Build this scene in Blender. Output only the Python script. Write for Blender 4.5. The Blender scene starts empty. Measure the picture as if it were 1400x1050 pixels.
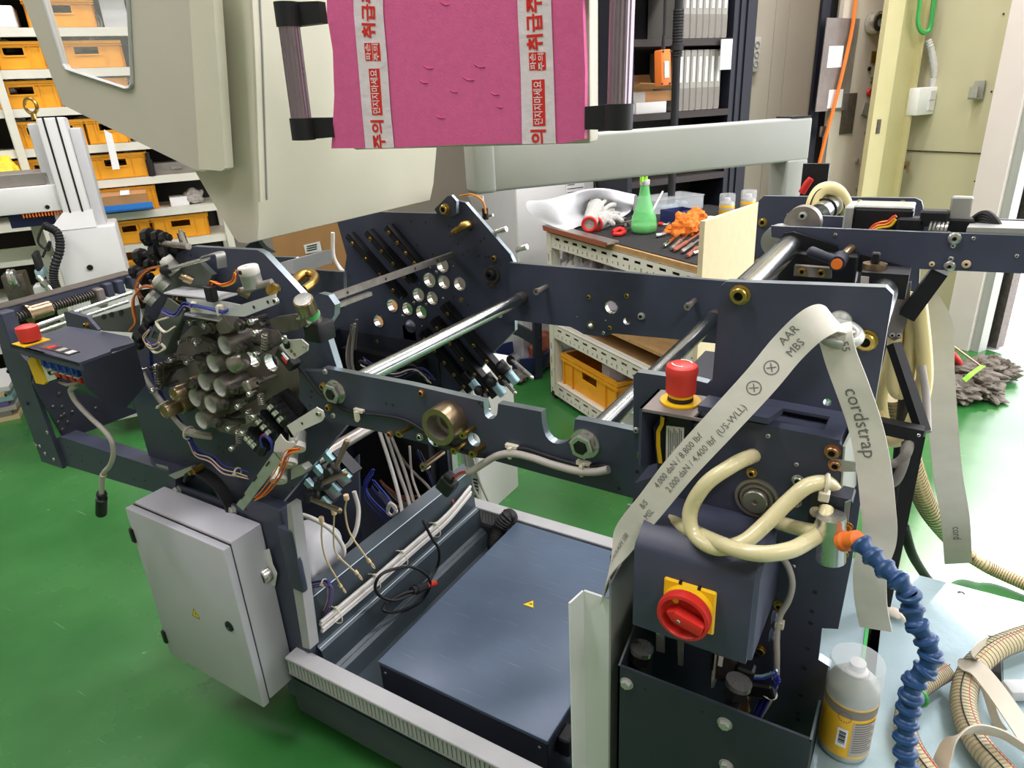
import bpy, bmesh, math, random
from mathutils import Vector, Matrix
from mathutils.geometry import tessellate_polygon
from mathutils import noise as mnoise
random.seed(7)
sc = bpy.context.scene
C = sc.collection
PI = math.pi
# ------------------------------------------------------------------ camera
YAW, PITCH, ROLL, FPX, CH = -0.563539, 0.394978, -0.053848, 934.35, 1.6
_f = Vector((math.sin(YAW)*math.cos(PITCH), math.cos(YAW)*math.cos(PITCH), -math.sin(PITCH)))
_r = Vector((math.cos(YAW), -math.sin(YAW), 0)); _u = _r.cross(_f)
_r2 = _r*math.cos(ROLL) + _u*math.sin(ROLL); _u2 = _r2.cross(_f)
CAM = Vector((0, 0, CH))
cd = bpy.data.cameras.new('camera'); co = bpy.data.objects.new('camera', cd); C.objects.link(co)
cd.sensor_fit = 'HORIZONTAL'; cd.sensor_width = 36; cd.lens = FPX/1400*36; cd.clip_start = 0.02; cd.clip_end = 100
co.matrix_world = Matrix(((_r2.x, _u2.x, -_f.x, 0), (_r2.y, _u2.y, -_f.y, 0), (_r2.z, _u2.z, -_f.z, CH), (0, 0, 0, 1)))
sc.camera = co
# ------------------------------------------------------------------ light and exposure
vs = sc.view_settings
vs.view_transform = 'Standard'; vs.look = 'None'; vs.gamma = 1; vs.use_curve_mapping = False; vs.exposure = 0.35
w = bpy.data.worlds.new('overcast_sky'); sc.world = w; w.use_nodes = True
bg = w.node_tree.nodes['Background']; bg.inputs[0].default_value = (0.97, 0.965, 1.04, 1); bg.inputs[1].default_value = 3.6
AZ = math.radians(32)
UX = Vector((math.sin(AZ), math.cos(AZ), 0)); VX = Vector((-math.cos(AZ), math.sin(AZ), 0))
def RM(u, v, z): return UX*u + VX*v + Vector((0, 0, z))
RZ = math.radians(58)
sun = bpy.data.lights.new('sun', 'SUN'); so = bpy.data.objects.new('sun', sun); C.objects.link(so)
sun.energy = 1.5; sun.angle = math.radians(1.2); sun.color = (1, 0.96, 0.9)
_sd = (UX*0.92 + VX*0.39).normalized()*math.cos(math.radians(40)) + Vector((0, 0, math.sin(math.radians(40))))
so.rotation_euler = _sd.to_track_quat('Z', 'Y').to_euler()
def area(name, loc, direction, sx, sy, power, col=(1, 1, 1)):
    l = bpy.data.lights.new(name, 'AREA'); l.shape = 'RECTANGLE'; l.size = sx; l.size_y = sy; l.energy = power; l.color = col
    o = bpy.data.objects.new(name, l); C.objects.link(o); o.location = loc
    q = (-Vector(direction)).to_track_quat('Z', 'Y'); o.rotation_euler = q.to_euler(); return o
# daylight comes in through the open roller door of the right wall (portal only guides the sky sampling)
po = area('door_portal', RM(4.5, 0.15, 1.95), -UX, 4.7, 3.9, 1); po.data.cycles.is_portal = True
# unseen ceiling lamps of the hall; camera-side ones added to fill front faces
for (lu, lv) in ((-2.4, 3.2), (-0.6, 1.2), (1.4, 1.9), (2.9, 0.4), (0.3, -1.6), (3.2, 2.7), (-0.4, 4.2), (2.2, -2.4)):
    o = area('ceiling_and_fill_light', RM(lu, lv, 3.85), (0, 0, -1), 1.3, 0.28, 40, (0.99, 0.94, 0.985)); o.rotation_euler = (0, 0, RZ)
# ------------------------------------------------------------------ pixel rays (to measure real planes)
def ray(px, py): return _r2*((px-700)/FPX) - _u2*((py-525)/FPX) + _f
def pY(px, py, y): v = ray(px, py); return CAM + v*(y/v.y)
def pX(px, py, x): v = ray(px, py); return CAM + v*(x/v.x)
def pZ(px, py, z): v = ray(px, py); return CAM + v*((z-CH)/v.z)
def pD(px, py, d): return CAM + ray(px, py)*d
def pV(px, py, v): r = ray(px, py); return CAM + r*(v/r.dot(VX))
def pU(px, py, u): r = ray(px, py); return CAM + r*(u/r.dot(UX))
def uvz(p): return Vector((p.dot(UX), p.dot(VX), p.z))
# ------------------------------------------------------------------ materials
MT = {}
def lin(c): return tuple(((x/255+0.055)/1.055)**2.4 if x/255 > 0.04045 else x/255/12.92 for x in c)
def mat(name, rgb, rough=0.5, metal=0.0, var=0.0, vscale=8.0, bump=0.0, bscale=60.0, emit=0.0, alpha=1.0, trans=0.0, coat=0.0, ior=1.45, stretch=None):
    m = bpy.data.materials.new(name); m.use_nodes = True; nt = m.node_tree; b = nt.nodes['Principled BSDF']
    col = lin(rgb) + (1,)
    b.inputs['Base Color'].default_value = col; b.inputs['Roughness'].default_value = rough; b.inputs['Metallic'].default_value = metal
    b.inputs['IOR'].default_value = ior
    if coat: b.inputs['Coat Weight'].default_value = coat; b.inputs['Coat Roughness'].default_value = 0.08
    if trans: b.inputs['Transmission Weight'].default_value = trans
    if alpha < 1: b.inputs['Alpha'].default_value = alpha
    if emit: b.inputs['Emission Color'].default_value = col; b.inputs['Emission Strength'].default_value = emit
    if var or bump:
        tc = nt.nodes.new('ShaderNodeTexCoord'); mp = nt.nodes.new('ShaderNodeMapping'); nt.links.new(tc.outputs['Object'], mp.inputs[0])
        if stretch: mp.inputs['Scale'].default_value = stretch
    if var:
        n = nt.nodes.new('ShaderNodeTexNoise'); n.inputs['Scale'].default_value = vscale; n.inputs['Detail'].default_value = 6; nt.links.new(mp.outputs[0], n.inputs[0])
        r = nt.nodes.new('ShaderNodeValToRGB'); nt.links.new(n.outputs['Fac'], r.inputs[0])
        r.color_ramp.elements[0].position = 0.3; r.color_ramp.elements[1].position = 0.72
        r.color_ramp.elements[0].color = tuple(c*(1-var) for c in col[:3]) + (1,)
        r.color_ramp.elements[1].color = tuple(min(1, c*(1+var)) for c in col[:3]) + (1,)
        nt.links.new(r.outputs[0], b.inputs['Base Color'])
        mr = nt.nodes.new('ShaderNodeMapRange'); mr.inputs[3].default_value = max(0.03, rough-0.08); mr.inputs[4].default_value = min(1, rough+0.08)
        nt.links.new(n.outputs['Fac'], mr.inputs[0]); nt.links.new(mr.outputs[0], b.inputs['Roughness'])
    if bump:
        n2 = nt.nodes.new('ShaderNodeTexNoise'); n2.inputs['Scale'].default_value = bscale; n2.inputs['Detail'].default_value = 3; nt.links.new(mp.outputs[0], n2.inputs[0])
        bp = nt.nodes.new('ShaderNodeBump'); bp.inputs['Strength'].default_value = bump; bp.inputs['Distance'].default_value = 0.004
        nt.links.new(n2.outputs['Fac'], bp.inputs['Height']); nt.links.new(bp.outputs[0], b.inputs['Normal'])
    MT[name] = m; return m
mat('navy', (63, 67, 84), 0.42, 0.0, 0.12, 14, 0.05, 900)
mat('navy_dark', (44, 47, 57), 0.5, 0.0, 0.1, 10, 0.05, 700)
mat('edge', (150, 162, 168), 0.32, 0.9, 0.08, 30)
mat('black', (20, 20, 23), 0.45, 0, 0.1, 20)
mat('rubber', (24, 24, 26), 0.6)
mat('steel', (206, 204, 198), 0.26, 0.88, 0.06, 40)
mat('bar_steel', (186, 190, 188), 0.22, 1, 0.05, 30)
mat('chrome', (225, 225, 225), 0.1, 1)
mat('worn_steel', (168, 160, 152), 0.38, 0.8, 0.2, 40)
mat('dark_steel', (108, 102, 96), 0.42, 0.75, 0.25, 50)
mat('warm_grey', (136, 127, 122), 0.45, 0.35, 0.15, 14)
mat('alu', (190, 190, 186), 0.38, 0.75, 0.05, 30)
mat('cup_bright', (226, 225, 220), 0.3, 0.45)
mat('bracket_alu', (210, 210, 212), 0.4, 0.2, 0.03, 20)
mat('galv', (176, 178, 170), 0.45, 0.5, 0.08, 40)
mat('zinc_yellow', (196, 168, 92), 0.3, 1, 0.15, 60)
mat('brass', (186, 152, 84), 0.3, 1, 0.12, 40)
mat('bronze', (164, 142, 112), 0.3, 0.9, 0.12, 40)
mat('copper', (176, 128, 92), 0.35, 0.9)
mat('cream', (214, 209, 188), 0.42, 0, 0.025, 5, 0.03, 500)
mat('cream_shaded', (196, 190, 174), 0.45, 0, 0.03, 5, 0.03, 500)  # the hood's cream darkened, shade of its side put into the colour
mat('lightgrey', (196, 196, 196), 0.45, 0, 0.03, 8, 0.03, 600)
mat('cabgrey', (184, 184, 190), 0.42, 0, 0.03, 8, 0.04, 600)
mat('tubegrey', (172, 174, 166), 0.4, 0, 0.04, 6, 0.03, 400)
mat('railgrey', (168, 168, 168), 0.5, 0, 0.05, 12)
mat('slotgrey', (158, 158, 155), 0.55)
mat('white', (216, 215, 212), 0.45, 0, 0.03, 6)
mat('paper', (236, 236, 234), 0.7, 0, 0.03, 10)
mat('pink', (218, 98, 150), 0.85, 0, 0.06, 90, 0.12, 300)
mat('tape', (226, 214, 218), 0.18, 0, 0.05, 30, 0.6, 45)
mat('red_print', (214, 44, 38), 0.35)
mat('tape_print', (232, 222, 224), 0.3)
mat('grey_print', (112, 110, 108), 0.8)
mat('black_print', (28, 28, 30), 0.6)
mat('red', (206, 44, 38), 0.38, 0, 0.05, 20)
mat('red_cap', (214, 60, 50), 0.42)
mat('yellow', (240, 190, 28), 0.4)
mat('yellow_print', (236, 206, 52), 0.5)
mat('orange', (232, 120, 40), 0.5)
mat('orange_cloth', (238, 128, 44), 0.8, 0, 0.1, 20, 0.6, 25)
mat('crate', (234, 162, 34), 0.48, 0, 0.06, 6)
mat('strap', (220, 216, 204), 0.85, 0, 0.05, 20, 0.25, 1400, stretch=(1, 1, 2))
mat('strap_cream', (222, 212, 194), 0.85, 0, 0.06, 20, 0.25, 1400)
mat('hose', (214, 204, 158), 0.28, 0, 0.05, 20, coat=0.3)
mat('hose_cream', (240, 222, 160), 0.35, 0, 0.04, 10)
mat('hose_rib', (206, 190, 146), 0.5)
mat('cable_grey', (176, 170, 162), 0.5, 0, 0.06, 30)
mat('cable_dim', (128, 122, 114), 0.55, 0, 0.06, 30)
mat('cable_white', (212, 208, 200), 0.45)
mat('wire_blue', (50, 60, 150), 0.45)
mat('wire_navy', (34, 42, 96), 0.45)
mat('wire_purple', (110, 90, 150), 0.45)
mat('wire_orange', (226, 140, 40), 0.45)
mat('wire_red', (206, 60, 40), 0.45)
mat('wire_cream', (214, 190, 150), 0.45)
mat('tie', (216, 210, 188), 0.5)
mat('blue_hose', (38, 72, 116), 0.38, 0, 0.08, 20)
mat('blue_block', (40, 80, 190), 0.45)
mat('blue', (44, 120, 196), 0.45)
mat('green_label', (70, 170, 90), 0.5)
mat('pale_cyan', (150, 186, 192), 0.4, 0.3)
mat('motor_white', (206, 206, 208), 0.42, 0, 0.03, 10)
mat('trough', (66, 76, 82), 0.32, 0.2, 0.1, 6)
mat('guard_grey', (230, 233, 231), 0.42, 0, 0.04, 6, 0.03, 400)
mat('silver_plate', (168, 190, 196), 0.33, 0.35, 0.06, 14, 0.1, 90)
mat('binder', (158, 155, 147), 0.6, 0, 0.04, 6)
mat('shelf_dark', (52, 44, 42), 0.6, 0, 0.2, 10, stretch=(1, 12, 12))
mat('shelf_navy', (26, 28, 40), 0.5)
mat('shelf_back', (24, 22, 24), 0.8)
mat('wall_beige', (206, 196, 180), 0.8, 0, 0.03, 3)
mat('wall_green', (196, 191, 156), 0.7, 0, 0.03, 3)
mat('col_yellow', (204, 195, 146), 0.45, 0, 0.04, 5)
mat('jamb', (226, 216, 210), 0.6, 0, 0.03, 4)
mat('board', (216, 200, 162), 0.75, 0, 0.04, 30, 0.1, 200)
mat('angle_iron', (218, 216, 200), 0.5, 0, 0.04, 10)
mat('slot_dark', (40, 38, 34), 0.8)
mat('mat_black', (36, 36, 36), 0.8, 0, 0.2, 20)
mat('plywood', (176, 140, 90), 0.7, 0, 0.15, 30)
mat('cardboard', (178, 132, 84), 0.8, 0, 0.06, 8)
mat('foam_white', (206, 208, 209), 0.7, 0, 0.02, 10, 0.3, 60)
mat('cloth_white', (222, 218, 222), 0.85, 0, 0.05, 10, 0.4, 30)
mat('cloth_lilac', (196, 186, 206), 0.85, 0, 0.06, 10, 0.4, 30)
mat('glove', (188, 186, 178), 0.9, 0, 0.3, 60, 0.6, 300)
mat('rag', (112, 104, 94), 0.9, 0, 0.3, 20, 0.5, 60)
mat('bottle_green', (130, 224, 140), 0.08, 0, alpha=0.55, ior=1.3)
mat('liquid_green', (150, 226, 150), 0.2)
mat('lime', (150, 220, 60), 0.4)
mat('clear', (228, 232, 232), 0.18, 0, alpha=0.3, ior=1.3)
mat('clear_tray', (206, 206, 202), 0.25, 0, alpha=0.6, ior=1.3)
mat('glass', (225, 225, 220), 0.06, 0, alpha=0.16, ior=1.3)
mat('can_yellow', (240, 186, 40), 0.3, 0.1)
mat('tool_brown', (150, 84, 60), 0.5)
mat('blue_dark', (36, 44, 92), 0.5)
mat('green_brk', (92, 100, 92), 0.45, 0.2, 0.08, 12)
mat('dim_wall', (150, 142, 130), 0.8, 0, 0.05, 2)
mat('ceiling', (206, 206, 202), 0.8)
mat('concrete', (226, 224, 222), 0.85, 0, 0.08, 5)
def striped(name, c1, c2, scale, axis='Z', rough=0.5):
    m = mat(name, c1, rough); nt = m.node_tree; b = nt.nodes['Principled BSDF']
    tc = nt.nodes.new('ShaderNodeTexCoord'); wv = nt.nodes.new('ShaderNodeTexWave'); wv.bands_direction = axis; wv.inputs['Scale'].default_value = scale
    nt.links.new(tc.outputs['Object'], wv.inputs[0]); r = nt.nodes.new('ShaderNodeValToRGB'); r.color_ramp.elements[0].color = lin(c1)+(1,); r.color_ramp.elements[1].color = lin(c2)+(1,)
    nt.links.new(wv.outputs['Fac'], r.inputs[0]); nt.links.new(r.outputs[0], b.inputs['Base Color']); return m
def floor_mat():
    m = mat('epoxy_floor', (62, 140, 78), 0.28, ior=1.62); nt = m.node_tree; b = nt.nodes['Principled BSDF']
    tc = nt.nodes.new('ShaderNodeTexCoord')
    n = nt.nodes.new('ShaderNodeTexNoise'); n.inputs['Scale'].default_value = 1.6; n.inputs['Detail'].default_value = 7; nt.links.new(tc.outputs['Object'], n.inputs[0])
    r = nt.nodes.new('ShaderNodeValToRGB'); e = r.color_ramp.elements; e[0].position = 0.35; e[1].position = 0.7
    e[0].color = lin((44, 106, 48))+(1,); e[1].color = lin((66, 130, 66))+(1,); nt.links.new(n.outputs['Fac'], r.inputs[0])
    # scratches and specks
    mp = nt.nodes.new('ShaderNodeMapping'); mp.inputs['Rotation'].default_value = (0, 0, 0.5); mp.inputs['Scale'].default_value = (1.2, 30, 1); nt.links.new(tc.outputs['Object'], mp.inputs[0])
    s = nt.nodes.new('ShaderNodeTexNoise'); s.inputs['Scale'].default_value = 3; s.inputs['Detail'].default_value = 3; nt.links.new(mp.outputs[0], s.inputs[0])
    sr = nt.nodes.new('ShaderNodeValToRGB'); sr.color_ramp.elements[0].position = 0.72; sr.color_ramp.elements[1].position = 0.78; nt.links.new(s.outputs['Fac'], sr.inputs[0])
    v = nt.nodes.new('ShaderNodeTexVoronoi'); v.inputs['Scale'].default_value = 7; nt.links.new(tc.outputs['Object'], v.inputs[0])
    vr = nt.nodes.new('ShaderNodeValToRGB'); vr.color_ramp.elements[0].position = 0.03; vr.color_ramp.elements[0].color = (1, 1, 1, 1); vr.color_ramp.elements[1].position = 0.045; vr.color_ramp.elements[1].color = (0, 0, 0, 1)
    nt.links.new(v.outputs['Distance'], vr.inputs[0])
    ad = nt.nodes.new('ShaderNodeMath'); ad.operation = 'ADD'; ad.use_clamp = True; nt.links.new(sr.outputs[0], ad.inputs[0]); nt.links.new(vr.outputs[0], ad.inputs[1])
    mu = nt.nodes.new('ShaderNodeMath'); mu.operation = 'MULTIPLY'; mu.inputs[1].default_value = 0.55; nt.links.new(ad.outputs[0], mu.inputs[0])
    mx = nt.nodes.new('ShaderNodeMixRGB'); mx.inputs[2].default_value = lin((150, 190, 150))+(1,); nt.links.new(mu.outputs[0], mx.inputs[0]); nt.links.new(r.outputs[0], mx.inputs[1])
    nt.links.new(mx.outputs[0], b.inputs['Base Color'])
    mr = nt.nodes.new('ShaderNodeMapRange'); mr.inputs[3].default_value = 0.16; mr.inputs[4].default_value = 0.36; nt.links.new(n.outputs['Fac'], mr.inputs[0]); nt.links.new(mr.outputs[0], b.inputs['Roughness'])
    return m
floor_mat()
def scratched(name, rgb):
    m = mat(name, rgb, 0.36, 0.1, 0.12, 5); nt = m.node_tree; b = nt.nodes['Principled BSDF']
    src = b.inputs['Base Color'].links[0].from_socket
    tc = nt.nodes.new('ShaderNodeTexCoord'); mp = nt.nodes.new('ShaderNodeMapping'); mp.inputs['Rotation'].default_value = (0, 0, 0.9); mp.inputs['Scale'].default_value = (2, 60, 2); nt.links.new(tc.outputs['Object'], mp.inputs[0])
    s = nt.nodes.new('ShaderNodeTexNoise'); s.inputs['Scale'].default_value = 4; s.inputs['Detail'].default_value = 2; nt.links.new(mp.outputs[0], s.inputs[0])
    sr = nt.nodes.new('ShaderNodeValToRGB'); sr.color_ramp.elements[0].position = 0.64; sr.color_ramp.elements[1].position = 0.74; sr.color_ramp.elements[1].color = (0.3, 0.3, 0.3, 1); nt.links.new(s.outputs['Fac'], sr.inputs[0])
    mx = nt.nodes.new('ShaderNodeMixRGB'); mx.inputs[2].default_value = (0.3, 0.32, 0.34, 1); nt.links.new(sr.outputs[0], mx.inputs[0]); nt.links.new(src, mx.inputs[1]); nt.links.new(mx.outputs[0], b.inputs['Base Color'])
scratched('box_lid', (82, 97, 116))
# ------------------------------------------------------------------ mesh builder
def V3(*a): return Vector(a)
def frame(d):
    d = d.normalized(); a = Vector((0, 0, 1)) if abs(d.z) < 0.9 else Vector((1, 0, 0))
    x = d.cross(a).normalized(); return x, x.cross(d).normalized()
def spl(pts, n=8, closed=False):
    P = [Vector(p) for p in pts]
    if len(P) < 3: return P
    out = []; N = len(P)
    rng = range(N) if closed else range(N-1)
    for i in rng:
        if closed: a, b, c, d = P[(i-1) % N], P[i], P[(i+1) % N], P[(i+2) % N]
        else: b, c = P[i], P[i+1]; a = P[i-1] if i else b*2-c; d = P[i+2] if i+2 < N else c*2-b
        for k in range(n):
            t = k/n; out.append(0.5*((2*b)+(c-a)*t+(2*a-5*b+4*c-d)*t*t+(3*b-a-3*c+d)*t**3))
    if not closed: out.append(P[-1].copy())
    return out
class MB:
    def __init__(s): s.v = []; s.f = []; s.m = []
    def add(s, vs, fs, m=0):
        o = len(s.v); s.v += [Vector(x) for x in vs]; s.f += [tuple(i+o for i in f) for f in fs]
        s.m += (m if isinstance(m, list) else [m]*len(fs)); return s
    def bx(s, x0, x1, y0, y1, z0, z1, m=0, R=None, o=None):
        vs = [Vector((x, y, z)) for x in (x0, x1) for y in (y0, y1) for z in (z0, z1)]
        if R is not None: vs = [R @ v for v in vs]
        if o is not None: vs = [v+o for v in vs]
        return s.add(vs, [(0, 1, 3, 2), (4, 6, 7, 5), (0, 4, 5, 1), (2, 3, 7, 6), (0, 2, 6, 4), (1, 5, 7, 3)], m)
    def rb(s, x0, x1, y0, y1, z0, z1, b=0.004, seg=2, m=0, R=None, o=None):
        bm = bmesh.new(); bmesh.ops.create_cube(bm, size=1)
        for v in bm.verts: v.co = Vector(((x0+x1)/2+v.co.x*(x1-x0), (y0+y1)/2+v.co.y*(y1-y0), (z0+z1)/2+v.co.z*(z1-z0)))
        bmesh.ops.bevel(bm, geom=list(bm.edges), offset=b, segments=seg, profile=0.5, affect='EDGES')
        vs = [v.co.copy() for v in bm.verts]
        if R is not None: vs = [R @ v for v in vs]
        if o is not None: vs = [v+o for v in vs]
        bm.verts.index_update(); fs = [tuple(v.index for v in f.verts) for f in bm.faces]; bm.free(); return s.add(vs, fs, m)
    def cyl(s, p0, p1, r0, r1=None, n=16, m=0, caps=True, mc=None):
        p0 = Vector(p0); p1 = Vector(p1); r1 = r0 if r1 is None else r1; x, y = frame(p1-p0)
        vs = []
        for p, r in ((p0, r0), (p1, r1)):
            vs += [p + (x*math.cos(2*PI*i/n) + y*math.sin(2*PI*i/n))*r for i in range(n)]
        fs = [(i, (i+1) % n, n+(i+1) % n, n+i) for i in range(n)]; ms = [m]*n
        if caps: fs += [tuple(range(n-1, -1, -1)), tuple(range(n, 2*n))]; ms += [m if mc is None else mc]*2
        return s.add(vs, fs, ms)
    def lathe(s, o, ax, prof, n=20, m=0, mm=None):
        o = Vector(o); ax = Vector(ax).normalized(); x, y = frame(ax); vs = []; fs = []; ms = []
        for (r, h) in prof: vs += [o+ax*h+(x*math.cos(2*PI*i/n)+y*math.sin(2*PI*i/n))*r for i in range(n)]
        for k in range(len(prof)-1):
            for i in range(n): fs.append((k*n+i, k*n+(i+1) % n, (k+1)*n+(i+1) % n, (k+1)*n+i)); ms.append(m if mm is None else mm[k])
        return s.add(vs, fs, ms)
    def tube(s, path, r, n=8, m=0, caps=True, closed=False):
        P = [Vector(p) for p in path]; N = len(P); vs = []; fs = []
        up = None
        for i in range(N):
            if closed: t = P[(i+1) % N]-P[i-1]
            else: t = P[min(i+1, N-1)]-P[max(i-1, 0)]
            if t.length < 1e-9: t = Vector((0, 0, 1))
            t.normalize()
            if up is None: up, _ = frame(t)
            up = (up-t*up.dot(t)); up = up.normalized() if up.length > 1e-6 else frame(t)[0]
            b = t.cross(up); rr = r[i] if isinstance(r, (list, tuple)) else r
            vs += [P[i]+(up*math.cos(2*PI*k/n)+b*math.sin(2*PI*k/n))*rr for k in range(n)]
        for i in range(N if closed else N-1):
            j = (i+1) % N
            for k in range(n): fs.append((i*n+k, i*n+(k+1) % n, j*n+(k+1) % n, j*n+k))
        if caps and not closed: fs += [tuple(range(n-1, -1, -1)), tuple(range((N-1)*n, N*n))]
        return s.add(vs, fs, m)
    def ring(s, p0, p1, ro, ri, n=24, m=0, mi=None):
        p0 = Vector(p0); p1 = Vector(p1); x, y = frame(p1-p0); vs = []
        for p, r in ((p0, ro), (p1, ro), (p1, ri), (p0, ri)): vs += [p+(x*math.cos(2*PI*i/n)+y*math.sin(2*PI*i/n))*r for i in range(n)]
        fs = []; ms = []
        for k in range(4):
            for i in range(n): fs.append((k*n+i, k*n+(i+1) % n, ((k+1) % 4)*n+(i+1) % n, ((k+1) % 4)*n+i)); ms.append(mi if (k == 2 and mi is not None) else m)
        return s.add(vs, fs, ms)
    def torus(s, c, nrm, R, r, n=20, k=8, m=0, a0=0, a1=2*PI):
        c = Vector(c); x, y = frame(Vector(nrm)); full = abs(a1-a0-2*PI) < 1e-6
        P = [c+(x*math.cos(a0+(a1-a0)*i/n)+y*math.sin(a0+(a1-a0)*i/n))*R for i in range(n if full else n+1)]
        return s.tube(P, r, k, m, closed=full)
    def helix(s, p0, p1, R, r, turns, m=0, k=5, per=10):
        p0 = Vector(p0); p1 = Vector(p1); x, y = frame(p1-p0); N = int(turns*per)
        return s.tube([p0+(p1-p0)*(i/N)+(x*math.cos(2*PI*i/per)+y*math.sin(2*PI*i/per))*R for i in range(N+1)], r, k, m)
    def prism(s, outer, ext, holes=(), m=0, me=None, mh=None):
        loops = [[Vector(p) for p in outer]]+[[Vector(p) for p in h] for h in holes]
        ext = Vector(ext); me = m if me is None else me; mh = me if mh is None else mh
        flat = [p for l in loops for p in l]; N = len(flat)
        tris = tessellate_polygon(loops)
        fs = [tuple(t) for t in tris]+[tuple(i+N for i in reversed(t)) for t in tris]; ms = [m]*len(fs)
        o = 0
        for li, l in enumerate(loops):
            n = len(l)
            for i in range(n): fs.append((o+i, o+(i+1) % n, N+o+(i+1) % n, N+o+i)); ms.append(me if li == 0 else mh)
            o += n
        return s.add(flat+[p+ext for p in flat], fs, ms)
    def ribbon(s, path, sides, w, th=0.0015, m=0):
        P = [Vector(p) for p in path]; N = len(P); vs = []; fs = []
        for i in range(N):
            t = (P[min(i+1, N-1)]-P[max(i-1, 0)]).normalized(); sd = Vector(sides[i]); sd = (sd-t*sd.dot(t)).normalized(); nr = t.cross(sd)
            ww = w[i] if isinstance(w, (list, tuple)) else w
            for a, b in ((-1, -1), (1, -1), (1, 1), (-1, 1)): vs.append(P[i]+sd*(a*ww/2)+nr*(b*th/2))
        for i in range(N-1):
            for k in range(4): fs.append((i*4+k, i*4+(k+1) % 4, i*4+4+(k+1) % 4, i*4+4+k))
        fs += [(3, 2, 1, 0), tuple(range((N-1)*4, N*4))]
        return s.add(vs, fs, m)
    def ball(s, c, rx, ry=None, rz=None, m=0, n=12, k=8, R=None):
        ry = rx if ry is None else ry; rz = rx if rz is None else rz; c = Vector(c); vs = []; fs = []
        for j in range(k+1):
            th = PI*j/k
            for i in range(n):
                v = Vector((rx*math.sin(th)*math.cos(2*PI*i/n), ry*math.sin(th)*math.sin(2*PI*i/n), rz*math.cos(th)))
                vs.append(c+(R @ v if R is not None else v))
        for j in range(k):
            for i in range(n): fs.append((j*n+i, (j+1)*n+i, (j+1)*n+(i+1) % n, j*n+(i+1) % n))
        return s.add(vs, fs, m)
    def crumple(s, c, sx, sy, sz, seed=0, m=0, n=28, k=16, amp=0.35, R=None):
        rnd = random.Random(seed); c = Vector(c); vs = []; fs = []
        ws = [(Vector((rnd.uniform(-1, 1), rnd.uniform(-1, 1), rnd.uniform(-1, 1)))*rnd.uniform(1.5, 6), rnd.uniform(0, 6.3)) for _ in range(6)]
        for j in range(k+1):
            th = PI*j/k
            for i in range(n):
                d = Vector((math.sin(th)*math.cos(2*PI*i/n), math.sin(th)*math.sin(2*PI*i/n), math.cos(th)))
                q = 1+amp*(mnoise.turbulence(d*1.3+Vector((seed*1.7, seed*0.3, seed)), 4, True)*1.1-0.75)
                v = Vector((d.x*sx*q, d.y*sy*q, max(-0.55, d.z*q)*sz)); v = R @ v if R is not None else v; vs.append(c+v)
        for j in range(k):
            for i in range(n): fs.append((j*n+i, (j+1)*n+i, (j+1)*n+(i+1) % n, j*n+(i+1) % n))
        return s.add(vs, fs, m)
    def mesh(s, name, mats, M=None, smooth=35):
        me = bpy.data.meshes.new(name); vs = [M @ v for v in s.v] if M is not None else s.v
        me.from_pydata([tuple(v) for v in vs], [], s.f)
        for m in mats: me.materials.append(MT[m])
        me.polygons.foreach_set('material_index', s.m)
        bm = bmesh.new(); bm.from_mesh(me); bmesh.ops.recalc_face_normals(bm, faces=bm.faces); bm.to_mesh(me); bm.free()
        if smooth:
            me.polygons.foreach_set('use_smooth', [True]*len(me.polygons)); me.set_sharp_from_angle(angle=math.radians(smooth))
        me.update(); return me
    def build(s, name, mats, parent=None, smooth=35, local=False):
        mats = [mats] if isinstance(mats, str) else mats
        M = WM[parent.name].inverted() if (parent is not None and not local) else None
        if parent is None and not local and s.v:          # origin at the base of the thing
            xs = [v.x for v in s.v]; ys = [v.y for v in s.v]; z = min(v.z for v in s.v)
            o0 = Vector(((min(xs)+max(xs))/2, (min(ys)+max(ys))/2, z)); M = Matrix.Translation(-o0)
        else: o0 = None
        me = s.mesh(name, mats, M, smooth); o = bpy.data.objects.new(name, me); C.objects.link(o)
        if parent is not None: o.parent = parent; WM[o.name] = WM[parent.name]
        else:
            o.location = o0 if o0 is not None else (0, 0, 0); WM[o.name] = Matrix.Translation(o.location)
        return o
WM = {}
def tag(o, label=None, cat=None, group=None, kind=None):
    if label: o['label'] = label
    if cat: o['category'] = cat
    if group: o['group'] = group
    if kind: o['kind'] = kind
    return o
def thing(name, label, cat, loc=(0, 0, 0), rz=0, group=None, R=None):
    o = bpy.data.objects.new(name, None); C.objects.link(o); o.empty_display_size = 0.05
    M = Matrix.Translation(Vector(loc)) @ (R.to_4x4() if R is not None else Matrix.Rotation(rz, 4, 'Z'))
    o.matrix_world = M; WM[o.name] = M; return tag(o, label, cat, group)
def inst(name, me, parent, M):
    o = bpy.data.objects.new(name, me); C.objects.link(o)
    if parent is not None: o.parent = parent; o.matrix_local = WM[parent.name].inverted() @ M; WM[o.name] = M
    else: o.matrix_world = M; WM[o.name] = M
    return o
def copy_tree(o, M, label=None, group=None, scale=None):
    c = o.copy(); C.objects.link(c); c.matrix_world = M; WM[c.name] = M
    if label: c['label'] = label
    if group: c['group'] = group
    for ch in list(o.children):
        d = ch.copy(); C.objects.link(d); d.parent = c; WM[d.name] = M
        for g in list(ch.children):
            e = g.copy(); C.objects.link(e); e.parent = d; WM[e.name] = M
    return c
def aim(p, d, roll=0.0):
    d = Vector(d).normalized(); x, y = frame(d)
    # local +Z points along d
    R = Matrix((x, y, d)).transposed()
    if R.determinant() < 0: R = Matrix((y, x, d)).transposed()
    return Matrix.Translation(Vector(p)) @ R.to_4x4() @ Matrix.Rotation(roll, 4, 'Z')
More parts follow.
